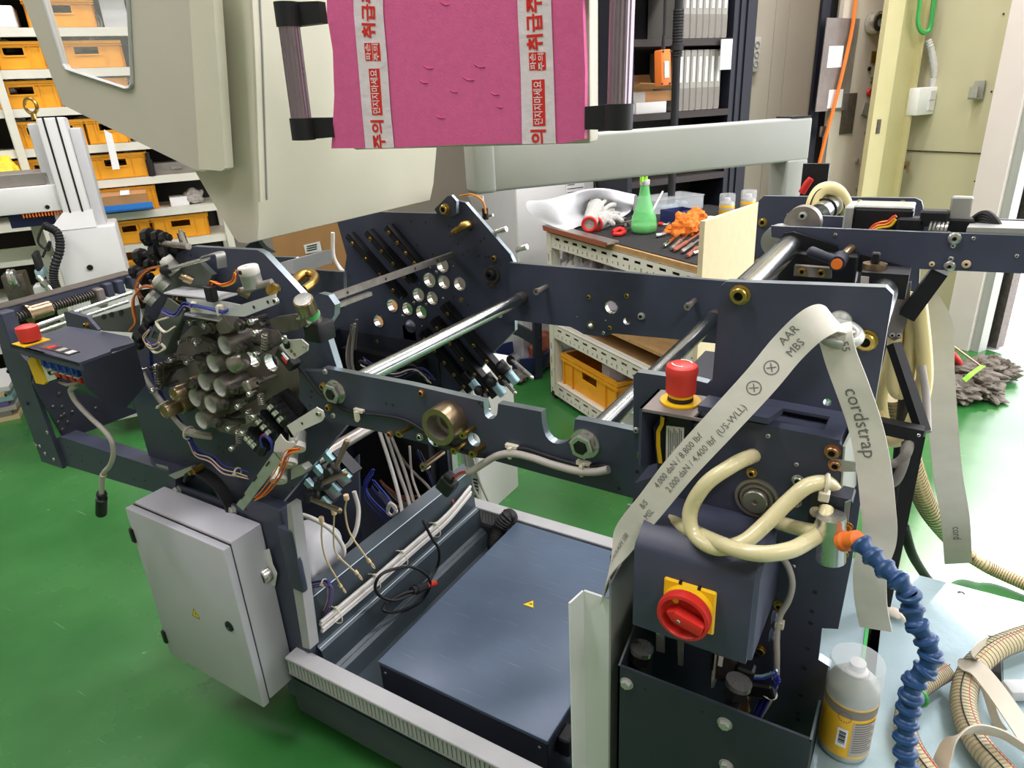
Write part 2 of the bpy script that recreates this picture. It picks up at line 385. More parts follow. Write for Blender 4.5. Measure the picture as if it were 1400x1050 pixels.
# fasteners, one shared mesh per kind; local +Z points out of the surface
BM_ = {}
def bolt(parent, p, d=(0, -1, 0), r=0.008, kind='socket', col='zinc_yellow', name='bolt'):
    key = (kind, col)
    if key not in BM_:
        b = MB()
        if kind == 'socket':
            b.lathe((0, 0, 0), (0, 0, 1), [(0, 0), (1.25, 0), (1.25, 0.2), (1, 0.22), (1, 0.85), (0.88, 1.0), (0.55, 1.0), (0.5, 0.45), (0, 0.4)], 12, 0, [0]*6+[1, 1])
        elif kind == 'hex':
            b.lathe((0, 0, 0), (0, 0, 1), [(0, 0), (1.5, 0), (1.5, 0.18), (0, 0.18)], 16)
            b.lathe((0, 0, 0), (0, 0, 1), [(1.15, 0.18), (1.15, 0.85), (1.0, 1.0), (0, 1.02)], 6)
        elif kind == 'nut':
            b.lathe((0, 0, 0), (0, 0, 1), [(0, 0), (1.42, 0), (1.42, 0.14), (1.1, 0.14)], 20)
            b.lathe((0, 0, 0), (0, 0, 1), [(1.2, 0.14), (1.2, 0.9), (1.05, 1.0), (0.72, 1.0)], 6)
            b.lathe((0, 0, 0), (0, 0, 1), [(0.72, 1.0), (0.68, 0.9), (0.62, 0.86), (0.58, 1.12), (0, 1.14)], 14, 1)
        elif kind == 'pan':
            b.lathe((0, 0, 0), (0, 0, 1), [(1.0, 0), (1.0, 0.25), (0.8, 0.5), (0.35, 0.6), (0.3, 0.3), (0, 0.3)], 12, 0, [0, 0, 0, 1, 1])
        elif kind == 'hole':
            b.lathe((0, 0, 0), (0, 0, 1), [(0, 0.02), (0.8, 0.02), (1, 0.05), (1.05, 0)], 10, 0, [1, 0, 0])
        BM_[key] = b.mesh(name, [col, 'slot_dark'] if kind != 'nut' else [col, 'black'])
    x = aim(p, d, random.uniform(0, 3)) @ Matrix.Scale(r, 4)
    return inst(name, BM_[key], parent, x)
def circ(c, r, n=20, plane='y'):
    c = Vector(c); out = []
    for i in range(n):
        a = 2*PI*i/n
        if plane == 'y': out.append(c+Vector((math.cos(a)*r, 0, math.sin(a)*r)))
        elif plane == 'x': out.append(c+Vector((0, math.cos(a)*r, math.sin(a)*r)))
        else: out.append(c+Vector((math.cos(a)*r, math.sin(a)*r, 0)))
    return out
def cable(name, pts, r, m, parent=None, n=6, k=8, smooth=60):
    return MB().tube(spl(pts, n), r, k).build(name, m, parent, smooth)
# flat lettering as mesh
def text_geo(body, size=1.0, bold=0.0):
    cu = bpy.data.curves.new('lettering', 'FONT'); cu.body = body; cu.size = size; cu.align_x = 'CENTER'; cu.align_y = 'CENTER'; cu.resolution_u = 2; cu.offset = bold*size
    o = bpy.data.objects.new('lettering', cu); C.objects.link(o)
    dg = bpy.context.evaluated_depsgraph_get(); me = o.evaluated_get(dg).to_mesh()
    vs = [v.co.copy() for v in me.vertices]; fs = [tuple(p.vertices) for p in me.polygons]
    o.evaluated_get(dg).to_mesh_clear(); bpy.data.objects.remove(o); bpy.data.curves.remove(cu); return vs, fs
def lettering(name, body, o, xd, yd, size, m, parent, off=0.0006):
    vs, fs = text_geo(body, size); xd = Vector(xd).normalized(); yd = Vector(yd).normalized(); nn = xd.cross(yd); o = Vector(o)
    return MB().add([o+xd*v.x+yd*v.y+nn*off for v in vs], fs).build(name, m, parent, 0)
# ================================================================== THE ROOM
def rbx(b, u0, u1, v0, v1, z0, z1, m=0):           # box in room directions
    vs = [RM(u, v, z) for u in (u0, u1) for v in (v0, v1) for z in (z0, z1)]
    return b.add(vs, [(0, 1, 3, 2), (4, 6, 7, 5), (0, 4, 5, 1), (2, 3, 7, 6), (0, 2, 6, 4), (1, 5, 7, 3)], m)
def struct(name, b, m): return tag(b.build(name, m), kind='structure')
def rr(u0, u1, v0, v1, z0, z1): return rbx(MB(), u0, u1, v0, v1, z0, z1)
struct('floor', rr(-5, 4.42, -4.5, 5.6, -0.1, 0), 'epoxy_floor')
struct('ground', rr(4.42, 16, -9, 12, -0.12, -0.015), 'concrete')
struct('ceiling', rr(-5, 4.7, -4.5, 5.7, 4.2, 4.3), 'ceiling')
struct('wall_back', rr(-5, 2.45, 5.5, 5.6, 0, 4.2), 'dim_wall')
struct('wall_left', rr(-5.1, -5, -4.5, 5.6, 0, 4.2), 'wall_beige')
struct('wall_front', rr(-5.1, 4.56, -4.6, -4.5, 0, 4.2), 'wall_beige')
struct('wall_middle', rr(2.42, 4.42, 3.62, 5.6, 0, 4.2), 'wall_beige')
wr = struct('wall_right', rr(4.42, 4.56, 2.5, 5.6, 0, 4.2), 'wall_green')
struct('wall_right_end', rr(4.42, 4.56, -4.5, -2.2, 0, 4.2), 'wall_green')
struct('wall_right_top', rr(4.42, 4.56, -2.2, 2.5, 3.9, 4.2), 'wall_green')
# panel joints on the right wall
b = MB(); rbx(b, 4.412, 4.42, 2.51, 3.6, 1.158, 1.163); rbx(b, 4.412, 4.42, 2.53, 2.534, 0, 3.9); tag(b.build('panel_joint', 'slot_dark', wr))
b = MB()
for i, z in enumerate((1.15, 1.0, 1.5, 0.55, 1.9)): p = RM(4.418, 2.56+0.01*i, z); b.cyl(p, p-UX*0.004, 0.005, n=8)
b.build('rivet', 'slot_dark', wr)
tr = struct('trim_1', rr(4.3, 4.62, 2.34, 2.5, 0, 3.9), 'jamb')
b = MB(); rbx(b, 4.33, 4.41, 2.29, 2.34, 0, 3.9, 0); rbx(b, 4.48, 4.56, 2.27, 2.34, 0, 3.9, 1); rbx(b, 4.41, 4.48, 2.32, 2.34, 0, 3.9, 2); b.build('door_track', ['tubegrey', 'dark_steel', 'slot_dark'], tr)
# beige boards and dark joints beside the book shelf
for n, (u0, u1) in enumerate(((3.26, 3.72), (3.725, 3.84), (3.845, 4.1))):
    struct('trim_%d' % (n+2), rr(u0, u1, 3.6, 3.62, 0, 4.2), 'wall_beige')
struct('trim_5', rr(3.63, 3.7, 3.16, 3.18, 0, 4.2), 'shelf_navy')
struct('trim_6', rr(3.7, 3.78, 3.18, 3.2, 0, 4.2), 'shelf_back')
# ------------------------------------------------ steel column with things on it
ct = thing('steel_column', 'pale yellow steel column with a deep flange beside the green wall', 'column', RM(4.0, 3.0, 0))
b = MB(); rbx(b, 3.99, 4.28, 2.99, 3.02, 0, 4.2); b.build('web', 'col_yellow', ct)
b = MB(); rbx(b, 3.84, 3.99, 2.9, 2.925, 0, 4.2); rbx(b, 3.84, 3.85, 2.893, 2.9, 0, 4.2); b.build('flange', 'col_yellow', ct)
b = MB(); rbx(b, 3.965, 3.99, 2.925, 3.0, 0, 4.2); rbx(b, 4.26, 4.28, 2.95, 3.02, 0, 4.2); b.build('side_plate', 'col_yellow', ct)
W3 = 3.4
bw = MB(); rbx(bw, 3.735, 4.16, 3.1, 3.13, 0, 4.2); cb = struct('trim_7', bw, 'wall_beige')
def onw(px, py, v=3.097): return pV(px, py, v)
# things stuck on the beige board
def card(name, label, cat, px0, py0, px1, py1, m, v=3.097, th=0.006, tilt=0.0, parent=None):
    a = uvz(onw(px0, py0, v)); c = uvz(onw(px1, py1, v)); b = MB()
    o = RM((a.x+c.x)/2, v-th/2, (a.z+c.z)/2); w, h = abs(c.x-a.x)/2, abs(a.z-c.z)/2
    R = Matrix.Rotation(RZ, 3, 'Z') @ Matrix.Rotation(tilt, 3, 'Y')
    b.bx(-w, w, -th/2, th/2, -h, h, 0, R, o); return tag(b.build(name, m), label, cat)
bag = card('parts_bag', 'clear plastic bag of dark parts hanging on the beige board', 'bag', 1129, 25, 1158, 150, 'warm_grey', tilt=0.02)
for (y0, y1) in ((63, 92), (123, 147)):
    b = MB(); a = uvz(onw(1134, y0, 3.089)); c = uvz(onw(1150, y1, 3.089)); rbx(b, a.x, c.x, 3.088, 3.091, c.z, a.z); o = b.build('paper_label', 'paper', bag)
card('magnet_strip', 'long dark magnet strip on the beige board under the bag', 'magnet', 1154, 128, 1164, 182, 'dark_steel')
card('brass_tag', 'small brass tag on the beige board beside the column', 'tag', 1192, 70, 1200, 86, 'brass')
card('magnet_block', 'small grey magnet at the left edge of the beige board', 'magnet', 1121, 173, 1131, 186, 'dark_steel')
card('clip', 'little steel clip on the beige board above the red magnet', 'clip', 1190, 105, 1195, 112, 'steel')
card('note_clip', 'small white folded clip under the red magnet', 'clip', 1180, 142, 1189, 158, 'galv', tilt=0.3)
b = MB(); p = onw(1188, 126, 3.095); b.cyl(p, p-VX*0.012, 0.022, 0.018, 16); tag(b.build('red_magnet', 'red'), 'round red magnet on the beige board by the column', 'magnet')
for i, (px, py) in enumerate(((1188, 94), (1184, 182))):
    b = MB(); p = onw(px, py, 3.097); b.cyl(p, p-VX*0.008, 0.012, n=12); tag(b.build('black_magnet', 'black'), ('round black magnet under the brass tag', 'round black magnet low on the board by the column')[i], 'magnet')
for i, (px, py) in enumerate(((1171, 220), (1172, 257))):
    b = MB(); p = onw(px, py, 3.098); b.lathe(p, -VX, [(0.016, 0), (0.014, 0.01), (0.006, 0.012), (0, 0.008)], 12); tag(b.build('board_screw', 'steel'), ('upper steel screw head in the beige board', 'lower steel screw head in the beige board near the hose')[i], 'screw')
# reel of tape
t = thing('tape_reel', 'round steel and black reel hanging high on the beige board', 'reel', onw(1192, 32, 3.09))
p = onw(1192, 32, 3.095); b = MB(); b.ring(p, p-VX*0.05, 0.06, 0.045, 24); b.build('rim', 'steel', t); b = MB(); b.ring(p, p-VX*0.055, 0.045, 0.022, 24); b.build('drum', 'rubber', t); b = MB(); b.cyl(p, p-VX*0.05, 0.022, n=16); b.build('hub', 'galv', t)
# orange cord
MB().tube(spl([onw(1172, -20, 3.08), onw(1165, 40, 3.07), onw(1147, 120, 3.07), onw(1131, 180, 3.07), onw(1119, 228, 3.07), onw(1112, 262, 3.07)], 5), 0.011, 6).build('orange_cord', 'orange').update_tag()
tag(bpy.data.objects['orange_cord'], 'orange cord hanging down along the beige board', 'cord')
# green sling on the column
b = MB(); P = [pV(1259, -16, 2.93), pV(1257, 8, 2.93), pV(1255, 32, 2.93), pV(1261, 44, 2.92), pV(1271, 40, 2.91), pV(1276, 10, 2.9), pV(1277, -16, 2.9)]; Q = spl(P, 6); b.ribbon(Q, [UX]*len(Q), 0.03, 0.004)
b = MB(); b.tube(Q, 0.013, 6); tag(b.build('green_sling', 'green_label'), 'green lifting sling looped over the top of the column', 'sling')
# switch box and conduit
sx = thing('switch_box', 'white double light switch box on the side of the column', 'switch', RM(4.2, 2.95, 1.2))
a = uvz(pV(1254, 120, 2.93)); c = uvz(pV(1284, 155, 2.93))
b = MB(); b.rb(-(c.x-a.x)/2, (c.x-a.x)/2, -0.03, 0.04, c.z, a.z, 0.006, 2, 0, Matrix.Rotation(RZ, 3, 'Z'), RM((a.x+c.x)/2, 2.94, 0)); b.build('housing', 'paper', sx)
for k in range(2):
    z1 = a.z-0.02-k*(a.z-c.z-0.04)/2; b = MB(); um = (a.x+c.x)/2; rbx(b, um-0.03, um+0.022, 2.9, 2.912, z1-(a.z-c.z-0.05)/2, z1); b.build('rocker', 'white', sx)
b = MB(); P = [pV(1276, 118, 2.95), pV(1278, 100, 2.95), pV(1273, 70, 2.97), pV(1268, 55, 2.99)]; Q = spl(P, 8)
b.tube(Q, [0.02+0.003*(i % 2) for i in range(len(Q))], 10); b.cyl(pV(1276, 121, 2.95), pV(1277, 107, 2.95), 0.026, n=12); tag(b.build('conduit', 'white', sx))
# hook on the green wall, dirt patch hook on column
b = MB(); p = pU(1339, 123, 4.41); b.bx(-0.03, 0.03, -0.012, 0.0, -0.05, 0.05, 0, Matrix.Rotation(RZ-PI/2, 3, 'Z'), p); b.bx(-0.03, 0.02, -0.05, -0.04, -0.05, 0.02, 0, Matrix.Rotation(RZ-PI/2, 3, 'Z'), p); b.bx(-0.03, 0.02, -0.05, 0, -0.05, -0.04, 0, Matrix.Rotation(RZ-PI/2, 3, 'Z'), p)
tag(b.build('wall_hook', 'galv'), 'small bent steel bracket on the green wall', 'hook')
b = MB(); p = pV(1237, 225, 2.96); b.cyl(p+VX*0.05, p-VX*0.02, 0.02, n=8); b.cyl(p-VX*0.02, p-VX*0.02+V3(0.01, 0, -0.05), 0.01, n=6); b.bx(-0.025, 0.025, -0.01, 0.03, -0.03, 0.02, 0, None, p); tag(b.build('rusty_bracket', 'bronze'), 'small rusty hook low on the yellow column', 'hook')
b = MB(); p = pV(1201, 173, 2.897); rbx(b, uvz(p).x-0.014, uvz(p).x+0.014, 2.893, 2.899, p.z-0.04, p.z+0.04); tag(b.build('column_plate', 'dark_steel'), 'small dark plate on the yellow column flange', 'plate')
# ------------------------------------------------ dark book shelf
sh = thing('book_shelf', 'dark wooden shelf unit with navy side panel behind the work table', 'shelf', RM(2.8, 3.45, 0))
b = MB(); rbx(b, 2.37, 3.2, 3.58, 3.6, 0, 2.5); b.build('back_panel', 'shelf_back', sh)
b = MB(); rbx(b, 3.08, 3.25, 3.28, 3.6, 0, 2.5); rbx(b, 3.12, 3.13, 3.27, 3.29, 0, 2.5); rbx(b, 3.17, 3.18, 3.27, 3.29, 0, 2.5); b.build('side_panel', 'shelf_navy', sh)
b = MB(); rbx(b, 2.37, 2.4, 3.28, 3.6, 0, 2.5); b.build('side_panel', 'shelf_navy', sh)
SZ = (1.855, 1.485, 1.13, 0.7, 0.2, 2.3)
for z in SZ:
    b = MB(); rbx(b, 2.4, 3.08, 3.28, 3.58, z-0.035, z); b.build('shelf_board', 'shelf_dark', sh)
bdr = MB(); bdr.rb(-0.021, 0.021, -0.13, 0.13, 0, 0.315, 0.004, 1, 0); bme = bdr.mesh('binder', ['binder'])
lab = MB(); lab.bx(-0.0075, 0.0075, -0.1325, -0.1305, 0.15, 0.28); lme = lab.mesh('spine_label', ['paper'])
low = MB(); low.bx(-0.018, 0.018, -0.1315, -0.1305, 0.01, 0.12); wme = low.mesh('spine_band', ['cable_dim'])
names = ('leftmost', 'second', 'third', 'fourth', 'fifth', 'sixth', 'seventh', 'eighth')
for row, (n, u0, z, word) in enumerate(((8, 2.715, 1.855, 'upper'), (7, 2.735, 1.485, 'lower'))):
    for i in range(n):
        M = Matrix.Translation(RM(u0+i*0.045, 3.43, z+0.0005)) @ Matrix.Rotation(RZ, 4, 'Z')
        o = inst('binder', bme, None, M); tag(o, 'grey office binder, %s from the black pipe on the %s shelf' % (names[i], word), 'binder', 'grey binders on the dark shelves')
        for nm, me in (('spine_label', lme), ('spine_band', wme)):
            c = bpy.data.objects.new(nm, me); C.objects.link(c); c.parent = o
def rbox(name, label, cat, u0, u1, v0, v1, z0, z1, m, bev=0.0):
    b = MB()
    if bev: b.rb((u0-u1)/2, (u1-u0)/2, (v0-v1)/2, (v1-v0)/2, 0, z1-z0, bev, 2, 0, Matrix.Rotation(RZ, 3, 'Z'), RM((u0+u1)/2, (v0+v1)/2, z0))
    else: rbx(b, u0, u1, v0, v1, z0, z1)
    return tag(b.build(name, m), label, cat)
# boxes on the lower shelf
a = uvz(pV(867, 120, 3.32)); c = uvz(pV(908, 150, 3.32))
wb = rbox('flat_box', 'low white carton on the dark shelf under the open cardboard box', 'box', a.x, c.x, 3.3, 3.55, 1.4855, 1.545, 'white', 0.003)
t = thing('open_carton', 'open cardboard carton lying on the low white box', 'box', RM((a.x+c.x)/2, 3.4, 1.546))
b = MB(); rbx(b, a.x-0.02, c.x+0.06, 3.33, 3.55, 1.546, 1.6); b.build('body', 'cardboard', t)
b = MB(); b.prism([RM(a.x-0.02, 3.33, 1.61), RM(c.x+0.06, 3.33, 1.61), RM(c.x+0.05, 3.26, 1.625), RM(a.x, 3.26, 1.64)], (0, 0, 0.004)); b.prism([RM(a.x-0.02, 3.5, 1.6), RM(c.x+0.06, 3.5, 1.6), RM(c.x+0.06, 3.54, 1.69), RM(a.x-0.02, 3.54, 1.69)], VX*0.004); b.build('flap', 'cardboard', t)
a = uvz(pV(812, 130, 3.32)); c = uvz(pV(832, 150, 3.32))
rbox('small_box', 'small white carton at the left end of the dark shelf', 'box', 2.42, 2.52, 3.31, 3.5, 1.4855, 1.54, 'white', 0.002)
rbox('grey_box', 'grey carton stacked on the small white carton', 'box', 2.41, 2.51, 3.32, 3.5, 1.5405, 1.6, 'cable_grey', 0.002)
b = MB(); p = pV(993, 75, 3.25); rbx(b, uvz(p).x-0.035, uvz(p).x+0.045, 3.255, 3.262, p.z-0.075, p.z+0.08); tag(b.build('paper_sheet', 'paper'), 'white paper sheet taped on the navy shelf side', 'paper')
t = thing('socket_strip', 'beige wall socket strip with three outlets beside the shelf', 'socket', pV(1030, 75, 3.59))
p = uvz(pV(1030, 75, 3.59)); b = MB(); b.rb(-0.035, 0.035, -0.025, 0.005, -0.1, 0.1, 0.005, 2, 0, Matrix.Rotation(RZ, 3, 'Z'), RM(p.x, 3.59, p.z)); b.build('housing', 'cable_white', t)
for k in (-1, 0, 1):
    q = RM(p.x, 3.566, p.z+k*0.055); b = MB(); b.ring(q, q-VX*0.006, 0.02, 0.015, 14); b.build('outlet', 'cable_grey', t)
# black pipe and pendant control
t = thing('black_pipe', 'black corrugated vertical pipe in front of the binder shelf', 'pipe', pV(921, 270, 3.15))
p0 = uvz(pV(926, 60, 3.15)); b = MB(); b.cyl(RM(p0.x, 3.15, 0.02), RM(p0.x, 3.15, 3.8), 0.021, n=14); b.build('tube', 'rubber', t)
b = MB(); Q = [RM(p0.x, 3.15, p0.z-0.06+0.0035*i) for i in range(64)]; b.tube(Q, [0.025+0.003*(i % 4 < 2) for i in range(64)], 12); b.cyl(RM(p0.x, 3.15, p0.z-0.03), RM(p0.x, 3.15, p0.z-0.005), 0.034, n=12); b.build('sleeve', 'rubber', t)
t = thing('pendant_control', 'orange hoist pendant control hanging in front of the shelf', 'control', pV(907, 112, 3.1))
p = uvz(pV(906, 93, 3.1)); b = MB(); b.rb(-0.032, 0.032, -0.03, 0.03, -0.085, 0.085, 0.008, 2, 0, Matrix.Rotation(RZ, 3, 'Z') @ Matrix.Rotation(-0.06, 3, 'Y'), RM(p.x, 3.1, p.z)); b.build('housing', 'orange', t)
b = MB(); b.rb(-0.016, 0.016, -0.034, -0.028, -0.05, 0.03, 0.002, 1, 0, Matrix.Rotation(RZ, 3, 'Z') @ Matrix.Rotation(-0.06, 3, 'Y'), RM(p.x, 3.1, p.z)); b.build('button_plate', 'galv', t)
b = MB()
for (du, dz) in ((-0.025, 0.075), (0.025, 0.075), (-0.025, -0.075), (0.025, -0.075)): q = RM(p.x+du, 3.07, p.z+dz); b.cyl(q, q-VX*0.005, 0.005, n=8)
b.build('screw', 'black', t)
b = MB(); b.tube(spl([RM(p.x, 3.1, p.z+0.08), RM(p.x+0.002, 3.1, p.z+0.4), RM(p.x+0.004, 3.12, 3.8)], 6), 0.007, 6); b.cyl(RM(p.x, 3.1, p.z+0.08), RM(p.x, 3.1, p.z+0.15), 0.012, 0.008, 8); b.build('cord', 'rubber', t)
# ------------------------------------------------ white fridge-like cabinet
t = thing('white_cabinet', 'tall white cabinet with a printed notice behind the work table', 'cabinet', RM(2.05, 3.9, 0))
a = uvz(pV(703, 300, 3.64)); b = MB(); b.rb(-0.26, 0.26, -0.28, 0.28, 0.04, 1.42, 0.012, 2, 0, Matrix.Rotation(RZ, 3, 'Z'), RM(a.x+0.27, 3.92, 0)); b.build('body', 'lightgrey', t)
b = MB(); b.rb(-0.265, 0.265, -0.03, 0.0, 0.08, 1.4, 0.008, 2, 0, Matrix.Rotation(RZ, 3, 'Z'), RM(a.x+0.27, 3.638, 0)); b.build('door', 'white', t)
a1 = uvz(pV(774, 252, 3.6)); b = MB(); rbx(b, a1.x, a1.x+0.13, 3.603, 3.606, a1.z-0.2, a1.z+0.06); n_ = b.build('notice', 'paper', t)
b = MB()
for k in range(9): rbx(b, a1.x+0.01, a1.x+0.12-0.03*(k % 3), 3.6015, 3.603, a1.z+0.04-k*0.022-(0.012 if k == 0 else 0.004), a1.z+0.04-k*0.022)
b.build('print', 'black_print', n_)
b = MB(); rbx(b, a.x-0.0, a.x+0.54, 3.66, 4.18, 0, 0.04); b.build('plinth', 'slot_dark', t)
# ------------------------------------------------ storage rack on the left
rk = thing('storage_rack', 'off-white steel storage rack with many shelves of yellow crates', 'rack', RM(-0.2, 5.2, 0))
RZS = [2.3, 2.095, 1.885, 1.685, 1.47, 1.265, 1.065, 0.865, 0.62, 0.35]
for z in RZS:
    b = MB(); rbx(b, -1.7, 0.37, 4.99, 5.42, z-0.012, z); rbx(b, -1.7, 0.37, 4.985, 5.0, z-0.045, z); b.build('shelf_board', 'angle_iron', rk)
for u in (-1.69, -0.68, 0.34):
    for v in (4.97, 5.4):
        b = MB(); rbx(b, u, u+0.045, v, v+0.004, 0, 2.6); rbx(b, u, u+0.004, v, v+0.045, 0, 2.6)
        o = b.build('upright', 'angle_iron', rk)
b = MB(); rbx(b, -1.7, 0.37, 5.43, 5.44, 0, 2.6); b.build('back_panel', 'slot_dark', rk)
CR = {}
def crate_mesh(w, h, d=0.3):
    k = (round(w, 2), round(h, 2))
    if k in CR: return CR[k]
    b = MB(); t_ = 0.006
    hw = w*0.17; hz0, hz1 = h*0.52, h*0.78
    hole = [V3(-hw, -d/2, hz0), V3(hw, -d/2, hz0), V3(hw, -d/2, hz1), V3(-hw, -d/2, hz1)]
    for yy in (-d/2, d/2-t_):
        off = V3(0, yy+d/2, 0)
        b.prism([V3(-w/2, -d/2, 0)+off, V3(w/2, -d/2, 0)+off, V3(w/2, -d/2, h)+off, V3(-w/2, -d/2, h)+off], (0, t_, 0), [[q+off for q in hole]])
    b.bx(-w/2, -w/2+t_, -d/2, d/2, 0, h); b.bx(w/2-t_, w/2, -d/2, d/2, 0, h); b.bx(-w/2, w/2, -d/2, d/2, 0, t_)
    r = 0.008
    for (x0, x1, y0, y1) in ((-w/2-r, w/2+r, -d/2-r, -d/2), (-w/2-r, w/2+r, d/2, d/2+r), (-w/2-r, -w/2, -d/2, d/2), (w/2, w/2+r, -d/2, d/2)):
        b.bx(x0, x1, y0, y1, h-0.016, h); b.bx(x0, x1, y0, y1, h*0.86-0.006, h*0.86)
    for x in (-w*0.46, -w*0.27, w*0.27, w*0.46): b.bx(x-0.003, x+0.003, -d/2-r*0.8, -d/2, 0, h)
    for z in (hz0-0.008, hz1): b.bx(-hw-0.008, hw+0.008, -d/2-0.005, -d/2, z, z+0.008)
    for x in (-hw-0.008, hw): b.bx(x, x+0.008, -d/2-0.005, -d/2, hz0, hz1)
    for y in (-0.08, 0.08): b.bx(-w/2-r*0.8, -w/2, y-0.003, y+0.003, 0, h); b.bx(w/2, w/2+r*0.8, y-0.003, y+0.003, 0, h)
    CR[k] = b.mesh('crate', ['crate']); return CR[k]
def crate(px0, px1, py, row, label, h=0.145, v=5.0, w=None, yaw=0.0, z=None):
    z = RZS[row] if z is None else z
    a = uvz(pV(px0, py, v)); c = uvz(pV(px1, py, v)); w = (c.x-a.x) if w is None else w
    M = Matrix.Translation(RM((a.x+c.x)/2, v+0.17, z+0.0005)) @ Matrix.Rotation(RZ+yaw, 4, 'Z')
    return tag(inst('crate', crate_mesh(w, h), None, M), label, 'crate', 'yellow crates on the storage rack'), RM((a.x+c.x)/2, v+0.17, z)
crs = [crate(33, 128, 15, 1, 'yellow crate on the top visible rack shelf, seen through the hood window'),
 crate(-25, 58, 70, 2, 'yellow crate at the frame edge on the second rack shelf left of the hood'),
 crate(68, 166, 70, 2, 'faded yellow crate with a cable coil on top, behind the hood window'),
 crate(-22, 78, 125, 3, 'yellow crate with a white block on top, on the third rack shelf'),
 crate(135, 172, 110, 3, 'yellow crate just showing in the lower corner of the hood window'),
 crate(21, 68, 180, 4, 'yellow crate behind the top of the white column'),
 crate(70, 116, 180, 4, 'yellow crate just right of the white column top'),
 crate(117, 172, 175, 4, 'yellow crate below the hood edge, behind the hanging white strip top'),
 crate(24, 92, 230, 5, 'yellow crate left of the white column at mid height'),
 crate(112, 203, 225, 5, 'yellow crate with a white paper strip hanging in front'),
 crate(140, 214, 272, 6, 'yellow crate behind the blue and brown tray'),
 crate(148, 207, 318, 7, 'left one of two yellow crates beside the white column base'),
 crate(208, 285, 305, 7, 'right one of two yellow crates under the hood corner'),
 crate(165, 240, 365, 8, 'yellow crate of scrap low on the rack above the lead screw')]
k = 0
for i, (o, p) in enumerate(crs):
    b = MB()
    for j in range(3):
        q = p+UX*random.uniform(-0.1, 0.1)+VX*random.uniform(-0.05, 0.05)+V3(0, 0, 0.11+0.02*random.random()); b.crumple(q, 0.07, 0.06, 0.045, 100+i*5+j, j % 3, 12, 8)
    tag(b.build('crate_contents', [('cable_dim', 'rubber', 'white')[i % 3], 'dark_steel', 'cable_grey'], o, 30), kind='stuff')
# other things on the rack
b = MB(); p = uvz(pV(110, 40, 5.0))
for j in range(5): b.torus(RM(p.x+0.01*j, 5.06+0.01*j, RZS[2]+0.185+0.01*j), V3(0.3, -0.8, 0.3), 0.065+0.006*j, 0.006, 22, 6)
tag(b.build('cable_coil', 'cable_dim'), 'coil of grey cable on a crate behind the hood window', 'cable')
a = uvz(pV(138, 15, 5.0)); rbox('parts_box', 'light grey box beside the crate at the top of the hood window', 'box', a.x, a.x+0.13, 5.02, 5.3, RZS[1], RZS[1]+0.2, 'lightgrey', 0.004)
a = uvz(pV(4, 105, 5.0)); b = MB(); b.rb(-0.09, 0.09, -0.06, 0.06, -0.03, 0.03, 0.006, 1, 0, Matrix.Rotation(RZ+0.3, 3, 'Z') @ Matrix.Rotation(0.25, 3, 'Y'), RM(a.x+0.09, 5.15, RZS[3]+0.18)); tag(b.build('foam_block', 'foam_white'), 'white foam block lying on a crate at the left', 'foam')
a = uvz(pV(-2, 20, 5.0)); rbox('paper_packet', 'white packet with red print at the top left corner of the rack', 'packet', a.x-0.06, a.x+0.07, 5.0, 5.2, RZS[1], RZS[1]+0.11, 'paper', 0.004)
b = MB(); a = pV(143, 178, 4.94); c = pV(163, 231, 4.94); b.prism([pV(142, 177, 4.94), pV(153, 183, 4.94), pV(164, 231, 4.94), pV(154, 232, 4.94)], VX*0.002); tag(b.build('paper_strip', 'paper'), 'white paper strip hanging in front of a yellow crate', 'paper')
t = thing('grey_case', 'grey flat case beside the crate on the middle rack shelf', 'case', pV(228, 225, 5.05))
a = uvz(pV(208, 220, 5.02)); b = MB(); b.rb(0, 0.26, 0, 0.25, 0, 0.07, 0.008, 2, 0, Matrix.Rotation(RZ, 3, 'Z'), RM(a.x, 5.03, RZS[5])); b.build('body', 'cable_dim', t); b = MB(); b.bx(0.1, 0.16, -0.01, 0.0, 0.03, 0.045, 0, Matrix.Rotation(RZ, 3, 'Z'), RM(a.x, 5.03, RZS[5])); b.build('latch', 'steel', t)
b = MB(); p = uvz(pV(204, 222, 5.0)); b.cyl(RM(p.x, 5.0, RZS[5]), RM(p.x, 5.0, RZS[5]+0.1), 0.02, n=10); b.cyl(RM(p.x, 5.0, RZS[5]+0.1), RM(p.x, 5.0, RZS[5]+0.14), 0.012, n=10); tag(b.build('black_fitting', 'rubber'), 'black tube fitting standing beside the grey case', 'fitting')
t = thing('display_tray', 'blue tray with a clear lid and brown card on the rack', 'tray', pV(165, 275, 4.9))
a = uvz(pV(133, 280, 4.88)); c = uvz(pV(206, 268, 4.88)); wv_ = c.x-a.x
b = MB(); b.bx(0, wv_, 0, 0.02, 0, 0.04, 0, Matrix.Rotation(RZ, 3, 'Z'), RM(a.x, 4.86, RZS[6]+0.02)); b.bx(0, wv_, 0, 0.25, 0, 0.01, 0, Matrix.Rotation(RZ, 3, 'Z'), RM(a.x, 4.86, RZS[6]+0.02)); b.build('base', 'blue', t)
b = MB(); b.bx(0.0, wv_-0.02, 0.03, 0.24, 0.01, 0.09, 0, Matrix.Rotation(RZ, 3, 'Z') @ Matrix.Rotation(0.12, 3, 'X'), RM(a.x, 4.86, RZS[6]+0.02)); b.build('lid', 'cardboard', t)
b = MB(); b.bx(wv_*0.45, wv_*0.62, 0.025, 0.23, 0.091, 0.093, 0, Matrix.Rotation(RZ, 3, 'Z') @ Matrix.Rotation(0.12, 3, 'X'), RM(a.x, 4.86, RZS[6]+0.02)); b.build('label_strip', 'paper', t)
b = MB(); p = RM(uvz(pV(180, 255, 5)).x, 5.1, RZS[6]+0.17)
